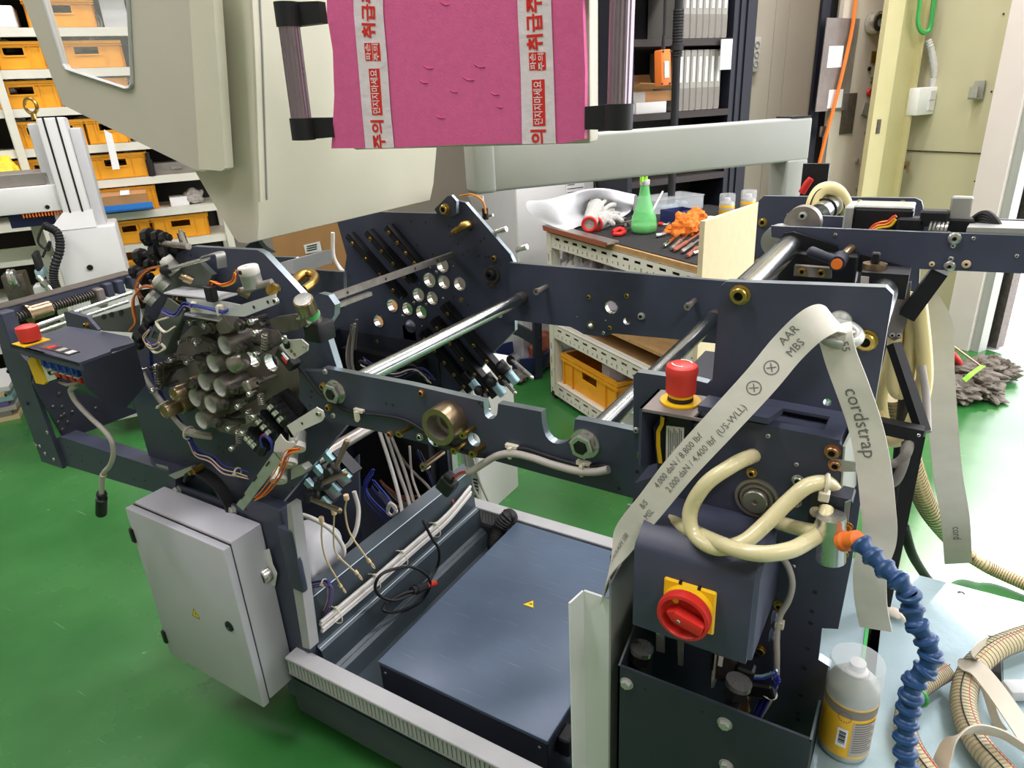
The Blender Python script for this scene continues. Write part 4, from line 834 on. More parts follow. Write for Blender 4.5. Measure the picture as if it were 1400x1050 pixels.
b = MB(); b.cyl(pZ(1299, 470, 0.25), pZ(1340, 500, 0.1), 0.006, n=6); tag(b.build('thin_stick', 'bronze'), 'thin stick lying across the rags', 'stick')
# ================================================================== MACHINE FRAME (side plates and cross bars)
def poly(pts, y): return [pY(a, c, y) for a, c in pts]
def arc2(cx, cy, rx, ry, a0, a1, n=8): return [(cx+rx*math.cos(math.radians(a0+(a1-a0)*i/n)), cy+ry*math.sin(math.radians(a0+(a1-a0)*i/n))) for i in range(n+1)]
def hole_at(px, py, r, y, n=18): return circ(pY(px, py, y), r, n)
YN, YF, YH = 0.86, 1.6, 0.898
mf = thing('machine_frame', 'dark blue-grey machine side plates joined by bright steel cross bars', 'machine', V3(-0.9, 1.2, 0.3))
# near beam with notches
out = [(410, 507), (441, 508), (441, 503), (560, 526), (661, 549), (662, 560)] + arc2(671, 563, 9, 10, 170, 10, 6)[0:] + [(681, 552), (740, 563), (741, 578)] + arc2(764, 584, 21, 23, 165, 15, 8) + [(786, 573), (800, 575), (872, 590), (872, 690), (865, 681), (760, 653), (672, 629), (640, 622), (607, 614), (561, 601), (508, 588), (470, 580), (426, 567), (409, 545)]
b = MB(); b.prism(poly(out, YN), (0, 0.015, 0), [hole_at(648, 601, 0.013, YN), hole_at(593, 600, 0.014, YN)], 0, 1, 1)
nb = b.build('near_beam', ['navy', 'edge'], mf)
# bronze bushing on the near beam
p = pY(617, 572, YN); b = MB(); b.ring(p-V3(0, 0.04, 0), p, 0.034, 0.0235, 32, 0, 1); b.lathe(p, (0, -1, 0), [(0.024, 0.012), (0.017, 0.011), (0.017, 0.002), (0, 0.002)], 24, 1); bs = b.build('bushing', ['bronze', 'worn_steel'], nb, 40)
b = MB()
for a in range(6): q = p+V3(0.029*math.cos(a*1.05), -0.0402, 0.029*math.sin(a*1.05)); b.cyl(q, q-V3(0, 0.0008, 0), 0.0016, n=6)
# nuts at bar ends
bar_x = [(pY(460, 535, YN), 0.017), (pY(800, 606, YN), 0.0175)]
for (p, r) in bar_x: bolt(nb, p, (0, -1, 0), 0.0175, 'nut', 'steel', 'hex_nut')
for (px, py, kd, cl, r) in ((443, 528, 'socket', 'zinc_yellow', 0.007), (450, 557, 'socket', 'zinc_yellow', 0.0065), (577, 537, 'socket', 'copper', 0.006), (534, 593, 'socket', 'copper', 0.006), (456, 568, 'pan', 'galv', 0.006),
                            (575, 597, 'socket', 'steel', 0.006), (597, 606, 'socket', 'steel', 0.005), (445, 508, 'pan', 'galv', 0.006)):
    bolt(nb, pY(px, py, YN), (0, -1, 0), r, kd, cl)
for (p0, p1) in (((640, 587), (648, 584)), ((630, 609), (636, 605)), ((655, 614), (661, 609)), ((549, 592), (562, 583)), ((586, 632), (606, 618))):      # stand-offs
    a = pY(*p1, YN); L = 0.03 if p1[0]-p0[0] < 15 else 0.055; b = MB(); b.cyl(a, a-V3(0, L, 0), 0.005, n=10); b.ring(a-V3(0, L+0.006, 0), a-V3(0, L, 0), 0.0072, 0.003, 6); b.build('stand_off', 'brass' if L < 0.05 else 'bronze', nb)
for (px, py) in ((528, 552), (537, 554), (425, 543), (424, 555), (655, 551), (659, 556), (846, 668), (871, 644), (426, 535)): bolt(nb, pY(px, py, YN-0.0003), (0, -1, 0), 0.0032, 'hole', 'navy_dark', 'drilled_hole')
# head plate behind it (rollers run in it)
HO = [(262, 337), (352, 342), (361, 347), (418, 408), (436, 401), (449, 404), (458, 417), (457, 431), (446, 448), (448, 462), (466, 520), (475, 580), (380, 694), (350, 705), (211, 650), (176, 526), (186, 470), (205, 395), (235, 350)]
far_px = [(895, 395), (832, 465), (902, 475), (977, 483), (780, 537), (846, 552), (655, 588), (727, 602), (793, 618), (588, 662), (741, 684)]
HOLES = [pY(350+a/3.5, 250+c/3.5, YF) for a, c in far_px]
HOLES = [V3(p.x, 0, p.z) for p in HOLES]
RH = 0.0205
hh = [[q+V3(0, YH, 0) for q in circ(p, RH, 20)] for p in (HOLES[2], HOLES[3])]
b = MB(); b.prism(poly(HO, YH), (0, 0.015, 0), hh, 0, 1, 1); hp = b.build('head_plate', ['navy', 'edge'], mf)
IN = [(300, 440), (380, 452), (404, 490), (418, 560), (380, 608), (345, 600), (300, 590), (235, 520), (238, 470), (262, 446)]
b = MB(); b.prism(poly(IN, YH-0.002), (0, 0.002, 0), [[q+V3(0, YH-0.002, 0) for q in circ(p, RH, 20)] for p in (HOLES[2], HOLES[3])]); b.build('reflection_inset', 'warm_grey', hp)  # added inset, its colour paints a warm reflection on the head plate
for (px, py) in ((261, 349), (417, 462), (403, 524), (358, 511), (300, 612), (305, 618), (215, 640), (235, 590), (262, 622), (254, 630), (410, 555), (400, 667), (389, 577)): bolt(hp, pY(px, py, YH-0.0003), (0, -1, 0), 0.0032, 'hole', 'navy_dark', 'drilled_hole')
for k in (2, 3):
    p = HOLES[k]; b = MB(); b.ring(p+V3(0, YH-0.004, 0), p+V3(0, YH+0.016, 0), RH+0.003, RH-0.0005, 28); b.build('bore_liner', 'steel', hp, 50)
# far plate with bores
FO = [(600, 292), (623, 274), (636, 277), (697, 347), (703, 360), (704, 452), (673, 483), (640, 527), (540, 600), (430, 600), (415, 400), (425, 372), (470, 375), (474, 350), (460, 300), (520, 290)]
b = MB(); b.prism(poly(FO, YF), (0, 0.015, 0), [[q+V3(0, YF, 0) for q in circ(p, RH, 22)] for p in HOLES]+[hole_at(677, 376, 0.012, YF)], 0, 1, 1); fp = b.build('far_plate', ['navy', 'edge'], mf)
for p in HOLES:
    b = MB(); b.ring(p+V3(0, YF-0.002, 0), p+V3(0, YF+0.018, 0), RH+0.0025, RH-0.0003, 28, 0); b.build('bore_liner', 'chrome', fp, 50)
for (px, py, r) in ((597, 372, 0.006), (590, 401, 0.0045), (566, 414, 0.006), (551, 432, 0.006), (583, 416, 0.005), (606, 408, 0.004), (588, 366, 0.003), (573, 387, 0.003), (577, 446, 0.003), (620, 364, 0.003)): bolt(fp, pY(px, py, YF), (0, -1, 0), r, 'pan', 'steel', 'pin')
for (px, py) in ((562, 303), (582, 304), (614, 309), (616, 323), (626, 334), (640, 344), (655, 350), (664, 352), (657, 330), (662, 326), (592, 348), (570, 335), (633, 348), (668, 351), (640, 417), (620, 406), (440, 383), (478, 378), (460, 395)): bolt(fp, pY(px, py, YF-0.0003), (0, -1, 0), 0.0035, 'hole', 'navy_dark', 'drilled_hole')
for (px, py, kd, cl, r) in ((676, 353, 'socket', 'zinc_yellow', 0.007), (631, 410, 'hex', 'bronze', 0.006), (673, 391, 'socket', 'copper', 0.005), (517, 466, 'socket', 'zinc_yellow', 0.006), (698, 404, 'pan', 'steel', 0.004), (684, 431, 'pan', 'steel', 0.009)): bolt(fp, pY(px, py, YF), (0, -1, 0), r, kd, cl)
p = pY(673, 375, YF); b = MB(); b.ring(p-V3(0, 0.006, 0), p, 0.026, 0.018, 24); b.lathe(p, (0, -1, 0), [(0.018, 0), (0.015, 0.012), (0.013, 0.02), (0.006, 0.02), (0.005, 0.012), (0, 0.012)], 20, 1); b.build('shaft_end', ['dark_steel', 'rubber'], fp)
# ear with pivot bolt
b = MB(); b.prism(poly([(594, 286), (612, 268), (617, 267), (624, 275), (624, 292), (615, 297), (600, 297)], YF-0.03), (0, 0.012, 0), (), 0, 1); er = b.build('hinge_ear', ['navy', 'edge'], fp); bolt(er, pY(609, 286, YF-0.03), (0, -1, 0), 0.013, 'socket', 'zinc_yellow')
# brass hooks
def hook(name, P, r, par): b = MB(); Q = spl(P, 8); n = len(Q); b.tube(Q, [r*(0.72+0.28*math.sin(PI*min(1, i/(n-1)*1.4+0.1))) for i in range(n)], 10); return b.build(name, 'brass', par, 60)
hook('lifting_hook', [pY(641, 311, YF), pY(640, 308, YF-0.02), pY(634, 308, YF-0.045), pY(627, 313, YF-0.05), pY(620, 318, YF-0.045)], 0.013, fp)
hook('lifting_hook', [pY(398, 392, YH+0.01), pY(404, 384, YH+0.05), pY(414, 376, YH+0.08), pY(425, 374, YH+0.09), pY(431, 379, YH+0.08), pY(426, 388, YH+0.05), pY(415, 396, YH+0.02)], 0.012, hp)
# far beam
BO = [(696, 359), (706, 360), (985, 384), (1075, 392), (1075, 478), (1000, 472), (926, 464), (838, 456), (824, 461), (798, 457), (781, 447), (704, 438), (696, 437)]
YB = 1.583
b = MB(); b.prism(poly(BO, YB), (0, 0.015, 0), [hole_at(836, 420, 0.0165, YB), hole_at(857, 439, 0.01, YB), hole_at(808, 444, 0.006, YB)], 0, 1, 1); fb = b.build('far_beam', ['navy', 'edge'], mf)
p = pY(808, 444, YB); b = MB(); b.ring(p-V3(0, 0.004, 0), p, 0.0115, 0.0062, 24); b.build('bushing', 'bronze', fb)
p = pY(836, 420, YB); b = MB(); b.ring(p-V3(0, 0.002, 0), p+V3(0, 0.015, 0), 0.018, 0.0163, 24); b.build('bore_liner', 'steel', fb)
for (px, py, kd, cl, r) in ((805, 406, 'socket', 'zinc_yellow', 0.0055), (857, 404, 'socket', 'zinc_yellow', 0.0055), (834, 448, 'socket', 'zinc_yellow', 0.005), (877, 432, 'socket', 'galv', 0.008), (828, 438, 'pan', 'steel', 0.002), (789, 433, 'pan', 'steel', 0.002), (825, 455, 'pan', 'steel', 0.005)): bolt(fb, pY(px, py, YB), (0, -1, 0), r, kd, cl)
for (px, py) in ((747, 392), (950, 411)):
    a = pY(px, py, YB); b = MB(); b.cyl(a, a-V3(0, 0.05, 0), 0.0075, n=8); b.ring(a-V3(0, 0.058, 0), a-V3(0, 0.05, 0), 0.0095, 0.004, 6); b.build('stand_off', 'worn_steel', fb)
# cross bars
for (p, r) in bar_x:
    b = MB(); b.cyl(V3(p.x, YN+0.015, p.z), V3(p.x, YB-0.03, p.z), r, n=28); b.cyl(V3(p.x, YB-0.03, p.z), V3(p.x, YB, p.z), r*1.02, n=28, m=1); b.build('cross_bar', ['bar_steel', 'dark_steel'], mf, 50)
a = pY(452, 616, 1.0); b = MB(); b.cyl(V3(a.x, 0.95, a.z), V3(a.x, 1.28, a.z), 0.015, n=24); b.build('cross_bar', 'worn_steel', mf, 50)
# rectangular tie bar (holed) from head plate to far plate
a = pY(618, 347, YF); c0 = pY(524, 393, 1.3)
b = MB(); b.bx(a.x-0.006, a.x+0.006, YH+0.015, YF, a.z-0.011, a.z+0.005); tb = b.build('tie_bar', 'worn_steel', mf)
for y in (1.16, 1.3, 1.42, 1.52): q = V3(a.x+0.0062, y, a.z-0.003); bolt(tb, q, (1, 0, 0), 0.004, 'hole', 'dark_steel', 'drilled_hole')
b = MB(); b.bx(c0.x-0.006, c0.x+0.006, YH+0.015, 1.25, c0.z-0.008, c0.z+0.002); b.build('tie_bar', 'worn_steel', mf)
# diagonal guide rails on the far plate
def rail(p0, p1, wpx, y0, y1, nb_=4, par=mf):
    a, c = pY(*p0, y0), pY(*p1, y0); d = (c-a).normalized(); s_ = V3(d.z, 0, -d.x)*wpx; b = MB()
    b.prism([a+s_, c+s_, c-s_, a-s_], (0, y1-y0, 0)); b.prism([a+s_*0.35+V3(0, -.0005, 0), c+s_*0.35+V3(0, -.0005, 0), c-s_*0.35+V3(0, -.0005, 0), a-s_*0.35+V3(0, -.0005, 0)], (0, -0.003, 0))
    o = b.build('guide_rail', 'black', par)
    for i in range(nb_): q = a.lerp(c, (i+0.5)/nb_); bolt(o, q-V3(0, 0.0035, 0), (0, -1, 0), 0.005, 'socket', 'brass', 'rail_screw')
    return o
for p0, p1 in (((474, 322), (548, 407)), ((500, 318), (562, 386)), ((527, 311), (574, 366))): rail(p0, p1, 0.011, YF-0.028, YF, 4, fp)
lowr = []
for i, (p0, p1) in enumerate((((575, 455), (642, 536)), ((590, 438), (676, 543)), ((604, 418), (694, 526)))):
    o = rail(p0, p1, 0.013, YF-0.03, YF-0.004, 5, fp); lowr.append(o)
    d = Vector((p1[0]-p0[0], p1[1]-p0[1], 0)).normalized()
    for k, (f1, hgt) in enumerate(((0.83, 0.02), (0.97, 0.02))):
        px, py = p0[0]+(p1[0]-p0[0])*f1, p0[1]+(p1[1]-p0[1])*f1
        q = pY(px+9, py-6, YF-0.02); b = MB(); b.rb(-0.02, 0.02, -0.008, 0.012, -0.012, 0.012, 0.003, 1, 0, Matrix.Rotation(0.8, 3, 'Y'), q); b.build('clamp_block', 'pale_cyan' if k else 'black', o)
for (p0, p1) in (((700, 492), (727, 516)), ((688, 520), (704, 537)), ((663, 538), (669, 560))):
    b = MB(); A_, B_ = pY(*p0, YF-0.03), pY(*p1, YF-0.11); b.cyl(A_, B_, 0.006, n=10); b.ball(B_, 0.006, n=10, k=6); b.cyl(A_+V3(0, 0.02, 0), A_-V3(0, 0.006, 0), 0.016, n=14, m=1); b.build('clamp_lever', ['steel', 'black'], fp, 50)
for (px, py) in ((687, 503), (672, 522), (655, 534)): b = MB(); q = pY(px, py, YF-0.035); b.ball(q, 0.016, 0.016, 0.016); b.build('clamp_knob', 'rubber', fp, 50)
# gantry plate piece behind the head plate, and small tray frame seen under the hood
b = MB(); b.prism(poly([(335, 338), (349, 326), (359, 338), (372, 346), (355, 350)], 1.0), (0, 0.012, 0), (), 0, 1); b.build('rear_bracket', ['navy', 'edge'], mf)
b = MB(); b.prism(poly([(368, 351), (404, 352), (418, 368), (470, 372), (470, 420), (405, 412)], 1.45), (0, 0.012, 0), (), 0, 1); b.build('rear_bracket', ['navy', 'edge'], mf)
b = MB(); b.prism([pY(380, 360, 1.3), pY(400, 355, 1.3), pY(402, 375, 1.3), pY(384, 372, 1.3)], (0, 0.15, 0)); b.build('tray', 'lightgrey', mf)
# thin fittings on the back of the far plate
t = thing('sensor_bracket', 'small sensor bracket with orange wires behind the far side plate', 'bracket', pY(650, 280, 1.68))
b = MB(); b.prism(poly([(640, 268), (660, 268), (662, 290), (650, 290)], 1.68), (0, 0.004, 0)); b.build('plate', 'white', t)
b = MB(); b.tube(spl([pY(628, 268, 1.68), pY(645, 266, 1.67), pY(660, 275, 1.66), pY(664, 292, 1.66)], 6), 0.003, 6); b.build('wire', 'wire_orange', t); b = MB(); b.cyl(pY(655, 298, 1.67), pY(674, 294, 1.67), 0.004, n=8); b.cyl(pY(663, 285, 1.67), pY(664, 300, 1.67), 0.009, n=8, m=1); b.build('probe', ['steel', 'rubber'], t)
for (px, py) in ((678, 318), (706, 342)): b = MB(); q = pY(px, py, YF+0.015); b.cyl(q, q+V3(0.035, 0, 0.012), 0.008, n=10); b.build('dowel', 'steel', fp)
# ================================================================== ROLLER MECHANISM on the head plate
rm = thing('roller_mechanism', 'dense cluster of steel rollers, levers and springs on the head plate', 'mechanism', V3(-1.33, YH, 0.95))
def cup(k, y0=0.832):
    p = HOLES[k]; b = MB(); o = V3(p.x, YH, p.z); L = YH-y0
    b.lathe(o, (0, -1, 0), [(0.0235, 0), (0.0235, L*0.75), (0.022, L*0.8), (0.0215, L), (0.019, L), (0.016, L*0.55), (0.0135, L*0.15), (0, L*0.12)], 28, 0, [0, 0, 0, 0, 1, 1, 1]); return b.build('roller_cup', ['worn_steel', 'cup_bright'], rm, 50)
for k in (0, 1, 4, 5, 7, 8, 10): cup(k)
for k, L in ((6, 0.075), (9, 0.07)):
    p = HOLES[k]; o = V3(p.x, YH, p.z); b = MB(); b.lathe(o, (0, -1, 0), [(0.024, 0), (0.024, 0.03), (0.0225, 0.032), (0.0175, 0.032), (0.0175, L), (0.016, L+0.002), (0.0155, L), (0.004, L), (0.003, L-0.004), (0, L-0.004)], 26); b.build('stub_shaft', 'bronze', rm, 40)
SPR = MB().helix((0, 0, 0), (0, 0, 0.028), 0.0062, 0.0013, 6, k=5).mesh('spring', ['worn_steel'])
SCR = MB().lathe((0, 0, 0), (0, 0, 1), [(0.0035, 0), (0.0035, 0.012), (0.0065, 0.012), (0.0065, 0.02), (0.0055, 0.0215), (0.003, 0.0215), (0.0025, 0.018), (0, 0.018)], 12).mesh('screw', ['steel'])
DSC = MB().lathe((0, 0, 0), (0, 0, 1), [(0.006, 0), (0.006, 0.012), (0.0125, 0.012), (0.0125, 0.017), (0.009, 0.018), (0.009, 0.024), (0.0035, 0.025), (0, 0.023)], 18).mesh('bearing', ['dark_steel'])
def lever(disc, tip, sp0=None, sp1=None, screws=(), y=0.845, m='dark_steel', blk=False):
    a, c = pY(*disc, y), pY(*tip, y); d = (c-a).normalized(); n_ = V3(d.z, 0, -d.x); b = MB(); w0, w1 = 0.0095, 0.007
    prof = [a-d*w0+n_*w0*0.5, a+n_*w0, a.lerp(c, 0.45)+n_*w1*1.4, c+n_*w1, c+d*w1, c-n_*w1, a.lerp(c, 0.5)-n_*w1*0.5, a-n_*w0, a-d*w0-n_*w0*0.5]
    b.prism(prof, (0, 0.007, 0)); b.prism([q+V3(0, 0.016, 0) for q in prof], (0, 0.006, 0)); b.cyl(a-V3(0, 0.0, 0), V3(a.x, YH, a.z), 0.006, n=10); b.cyl(c, V3(c.x, YH, c.z), 0.004, n=8)
    if blk: q = a.lerp(c, 0.6); b.rb(-0.012, 0.012, -0.012, 0.016, -0.012, 0.012, 0.004, 1, 0, Matrix.Rotation(math.atan2(-d.z, d.x), 3, 'Y'), q)
    o = b.build('lever', m, rm)
    inst('bearing', DSC, o, aim(a+V3(0, 0.004, 0), (0, -1, 0)))
    for s_ in screws: inst('screw', SCR, o, aim(pY(*s_, y), (0, -1, 0)))
    if sp0: A_, B_ = pY(*sp0, y-0.004), pY(*sp1, y-0.004); M = aim(A_, B_-A_); M = M @ Matrix.Diagonal((1, 1, (B_-A_).length/0.028, 1)); inst('spring', SPR, o, M)
lever((299, 474), (276, 462), (258, 464), (273, 466), ((253, 464), (276, 467)))
lever((285, 498), (266, 489), (246, 488), (261, 491), ((242, 489), (264, 492)))
lever((226, 500), (206, 505), (213, 506), (217, 526), ((201, 504), (217, 531)))
lever((226, 508), (217, 530), None, None, ((222, 498),))
lever((272, 523), (248, 532), None, None, ())
lever((336, 475), (359, 478), (362, 456), (361, 479), ((358, 452), (359, 481)), blk=False)
lever((327, 529), (352, 524), (356, 538), (358, 553), ((350, 535),), m='worn_steel', blk=True)
lever((313, 550), (336, 548), (340, 560), (341, 578), ((334, 552), (355, 566)))
lever((302, 576), (324, 580), (326, 588), (327, 606), ((321, 582), (340, 588), (325, 609)))
lever((335, 442), (355, 445), None, None, ((352, 437),))
lever((296, 446), (283, 440), (272, 440), (286, 443), ((268, 438), (289, 443)))
b = MB(); b.prism(poly([(293, 446), (304, 432), (318, 450), (312, 456), (300, 456)], 0.835), (0, 0.03, 0)); b.build('cam_plate', 'worn_steel', rm)
p = HOLES[1]; b = MB(); b.tube([pY(322, 497, 0.85), pY(331, 492, 0.85), pY(335, 490, 0.852)], [0.022, 0.021, 0.012], 16); b.build('roller_end', 'worn_steel', rm, 50)
# black drums with bright rollers at the lower right
for (c, e) in (((372, 548), (402, 585)), ((356, 568), (385, 602)), ((341, 592), (362, 615))):
    a, d_ = pY(*c, 0.85), pY(*e, 0.85); d = (d_-a).normalized(); n_ = V3(d.z, 0, -d.x)*0.016; b = MB()
    b.prism([a+n_, d_+n_, d_-n_, a-n_], (0, 0.026, 0)); 
    for k in range(5): q = a.lerp(d_, 0.1+0.2*k); b.cyl(q-n_*1.1, q+n_*1.1, 0.011, n=10)
    o = b.build('roller_block', 'black', rm)
    for k in range(3): q = a.lerp(d_, 0.15+0.22*k)-V3(0, 0.006, 0)+n_*0.3; b = MB(); b.cyl(q-d*0.005, q+d*0.005, 0.011, n=12); b.build('idler', 'chrome', o, 50)
b = MB(); b.prism(poly([(362, 549), (388, 533), (414, 562), (412, 570), (390, 580), (380, 574)], 0.862), (0, 0.012, 0)); b.build('block_cover', 'black', rm)
# upper stepper motors and brackets
def stepper(px, py, y, ax, r, h, par=rm, cap=True):
    p = pY(px, py, y); ax = Vector(ax).normalized(); b = MB(); b.lathe(p, ax, [(0, 0), (r, 0), (r, h*0.62), (r*1.03, h*0.64), (r*1.03, h*0.95), (r*0.95, h), (r*0.3, h), (r*0.25, h+0.002), (0, h+0.002)], 24, 0, [0, 0, 1, 1, 1, 1, 1, 1]); o = b.build('stepper_motor', ['galv', 'cable_white'], par, 40)
    q = p+ax*h*0.8+V3(0, -r*1.02, 0); b = MB(); b.rb(-0.004, 0.004, -0.002, 0.004, -0.004, 0.004, 0.001, 1, 0, None, q); b.build('wire_socket', 'black', o); return o
stepper(347, 392, 0.85, (-0.03, -0.1, 1), 0.0195, 0.042)
stepper(241, 372, 0.86, (-0.5, -0.4, 1), 0.0165, 0.036); stepper(229, 393, 0.85, (-0.6, -0.5, 0.9), 0.0165, 0.03); stepper(213, 412, 0.85, (-0.6, -0.5, 0.9), 0.0165, 0.02)
b = MB(); b.prism(poly([(222, 402), (240, 370), (272, 358), (290, 376), (282, 395), (246, 400)], 0.872), (0, 0.012, 0)); b.build('motor_plate', 'green_brk', rm)
for (px, py, r) in ((256, 381, 0.009), (245, 411, 0.009), (334, 400, 0.009)): q = pY(px, py, 0.85); b = MB(); b.lathe(q, (-0.4, -0.6, 0.5), [(0, -.01), (r, -.01), (r, 0.006), (r*0.7, 0.008), (r*0.7, 0.014), (0, 0.014)], 14); b.build('worm_gear', 'bronze', rm, 40)
b = MB(); b.cyl(pY(227, 369, 0.84), pY(285, 353, 0.86), 0.0045, n=10); b.cyl(pY(224, 370, 0.84), pY(230, 368, 0.84), 0.01, n=12, m=1); b.build('guide_shaft', ['steel', 'black'], rm, 50)
b = MB(); b.cyl(pY(332, 397, 0.835), pY(372, 386, 0.86), 0.0075, n=14); b.build('guide_shaft', 'worn_steel', rm, 50)
b = MB(); b.cyl(pY(220, 332, 0.87), pY(258, 337, 0.85), 0.0065, n=12); b.build('guide_shaft', 'worn_steel', rm, 50)
for (px, py, s_) in ((211, 325, 0.02), (224, 325, 0.017), (232, 326, 0.014), (200, 352, 0.02), (212, 362, 0.015), (222, 345, 0.02), (192, 372, 0.016), (205, 380, 0.018), (236, 345, 0.018)):
    q = pY(px, py, 0.88); b = MB(); b.lathe(q-V3(s_*.7, 0.01, 0), (0.9, 0.3, 0.2), [(0, 0), (s_, 0), (s_, s_*0.8), (s_*0.5, s_*0.9), (s_*0.5, s_*1.5), (0, s_*1.5)], 8); o = b.build('drive_hub', 'black', rm, 30); bolt(o, q-V3(0, s_, 0), (0, -1, 0.2), 0.004, 'socket', 'brass')
b = MB(); b.cyl(pY(247, 318, 0.9), pY(252, 334, 0.9), 0.0085, n=12); b.cyl(pY(246, 314, 0.9), pY(248, 319, 0.9), 0.004, n=8); b.build('plunger', 'steel', rm, 50)
# silver sheet bracket
F_ = poly([(256, 410), (298, 412), (327, 412), (331, 432), (300, 428), (262, 425)], 0.81)
b = MB(); b.prism(poly([(254, 408), (300, 411), (328, 417), (376, 402), (378, 416), (334, 433), (304, 431), (262, 427)], 0.815), (0, 0.003, 0)); br = b.build('sheet_bracket', 'bracket_alu', rm)
b = MB(); b.prism([pY(224, 402, 0.815), pY(300, 411, 0.815), pY(325, 403, 0.815), pY(280, 397, 0.87), pY(250, 393, 0.87)], (0, 0, 0.003)); b.build('bracket_top', 'bracket_alu', br)
for (px, py) in ((238, 400.5), (255, 402.5), (272, 404.5)): q = pY(px, py, 0.83); b = MB(); b.bx(-0.007, 0.007, -0.003, 0.003, 0, 0.004, 0, Matrix.Rotation(0.2, 3, 'Z'), pY(px, py, 0.835)); b.build('slot', 'slot_dark', br)
b = MB(); b.prism([pY(248, 431, 0.82), pY(300, 440, 0.82), pY(306, 434, 0.84), pY(262, 427, 0.84)], (0, 0, 0.003)); b.build('bracket_lip', 'bracket_alu', br)
for (px, py) in ((347, 420), (366, 413), (303, 428)): bolt(br, pY(px, py, 0.8145), (0, -1, 0), 0.0035, 'hole', 'slot_dark', 'drilled_hole')
bolt(br, pY(378, 411, 0.8145), (0, -1, 0), 0.006, 'socket', 'steel')
for (px, py) in ((268, 417), (304, 421)): q = pY(px, py, 0.813); b = MB(); b.rb(-0.008, 0.008, -0.008, 0, -0.008, 0.008, 0.002, 1, 0, None, q); b.bx(-0.002, 0.002, -0.014, -0.006, -0.012, 0.006, 0, None, q); b.build('cable_clip', 'tie', br)
b = MB(); b.lathe(pY(376, 395, 0.84), (0.5, -0.8, 0.1), [(0, 0), (0.011, 0), (0.012, 0.004), (0.0115, 0.008), (0.012, 0.012), (0.0115, 0.018), (0, 0.02)], 14); b.build('cap_nut', 'brass', rm, 40)
b = MB(); Q = spl([pY(279, 353, 0.85), pY(283, 349, 0.85), pY(298, 346, 0.86), pY(302, 350, 0.86), pY(304, 366, 0.86)], 5); b.ribbon(Q, [V3(0.2, 1, 0.1)]*len(Q), 0.02, 0.002); b.build('spring_clip', 'alu', rm)
# dark bracket with white cable ties at left
b = MB(); b.prism(poly([(199, 466), (228, 408), (232, 409), (252, 424), (246, 440), (222, 488), (216, 486)], 0.8), (0, 0.004, 0), [poly([(207, 461), (211, 452), (216, 456), (213, 466)], 0.8), poly([(213, 447), (217, 440), (221, 444), (218, 452)], 0.8)]); gb = b.build('wire_bracket', 'green_brk', rm)
b = MB(); b.prism([pY(199, 466, 0.8), pY(228, 408, 0.8), pY(228, 408, 0.83), pY(199, 466, 0.83)], (0.003, 0, 0.001)); b.prism([pY(246, 436, 0.8), pY(222, 488, 0.8), pY(240, 482, 0.86), pY(252, 440, 0.86)], (0.003, 0, 0.001)); b.build('bracket_flange', 'green_brk', gb)
def tie(P, w=0.006, par=None, m='tie'): b = MB(); Q = spl(P, 4); b.ribbon(Q, [V3(0, 1, 0.1)]*len(Q), w, 0.003); return b.build('cable_tie', m, par)
tie([pY(230, 434, 0.795), pY(214, 440, 0.785), pY(225, 454, 0.78), pY(240, 446, 0.795)], 0.006, gb); tie([pY(202, 470, 0.795), pY(212, 482, 0.78), pY(225, 476, 0.795), pY(217, 468, 0.795)], 0.006, gb)
for (px, py) in ((203, 438), (197, 452), (190, 470), (200, 450), (188, 462)): q = pY(px, py, 0.82); b = MB(); b.rb(-0.012, 0.012, -0.008, 0.008, -0.01, 0.01, 0.003, 1, 0, Matrix.Rotation(0.7, 3, 'Y'), q); b.build('connector', 'black', gb)
# knob with leaf and limit switch
t = thing('limit_switch', 'small black limit switch with grey plate and red label on the head plate', 'switch', pY(400, 480, 0.84))
R_ = Matrix.Rotation(0.75, 3, 'Y')
q = pY(394, 489, 0.84); b = MB(); b.rb(-0.024, 0.024, -0.012, 0.012, -0.012, 0.012, 0.002, 1, 0, R_, q); sw = b.build('body', 'black', t)
b = MB(); b.prism(poly([(382, 472), (392, 465), (412, 464), (421, 472), (420, 480), (403, 491), (398, 490)], 0.824), (0, 0.003, 0)); b.build('cover_plate', 'cable_white', t)
for (px, py) in ((398.5, 480), (403, 484.5)): q = pY(px, py, 0.8235); b = MB(); b.ring(q-V3(0, 0.001, 0), q, 0.0032, 0.0018, 12); b.build('rivet', 'copper', t)
q = pY(416, 474, 0.8235); b = MB(); b.ring(q-V3(0, 0.002, 0), q, 0.0045, 0.002, 12); b.build('washer', 'cable_white', t)
b = MB(); b.prism(poly([(384, 488), (387, 487), (393, 494), (391, 498)], 0.8265), (0, 0.002, 0)); b.build('red_label', 'red', sw); b = MB(); b.prism(poly([(384, 483), (386, 482), (394, 491), (392, 493)], 0.8265), (0, 0.002, 0)); b.build('white_label', 'paper', sw)
b = MB(); b.lathe(pY(393, 474, 0.823), (0.35, -0.4, 0.8), [(0.006, 0), (0.006, 0.012), (0.004, 0.014), (0.004, 0.022), (0.006, 0.024), (0.005, 0.03), (0, 0.031)], 12, 0, [0, 0, 1, 1, 1, 1]); b.build('plunger', ['rubber', 'steel'], t, 40)
t = thing('locking_knob', 'round brushed steel knob with a green ring and dark leaf spring', 'knob', pY(430, 440, 0.83))
q = pY(424, 432, 0.82); ax = Vector((0.25, -0.45, 0.86)); b = MB(); b.lathe(q, ax, [(0.0175, 0), (0.0175, 0.012), (0.018, 0.014), (0.018, 0.042), (0.016, 0.044), (0, 0.044)], 28, 0, [1, 0, 0, 0, 0]); b.build('cap', ['bronze', 'green_label'], t, 40)
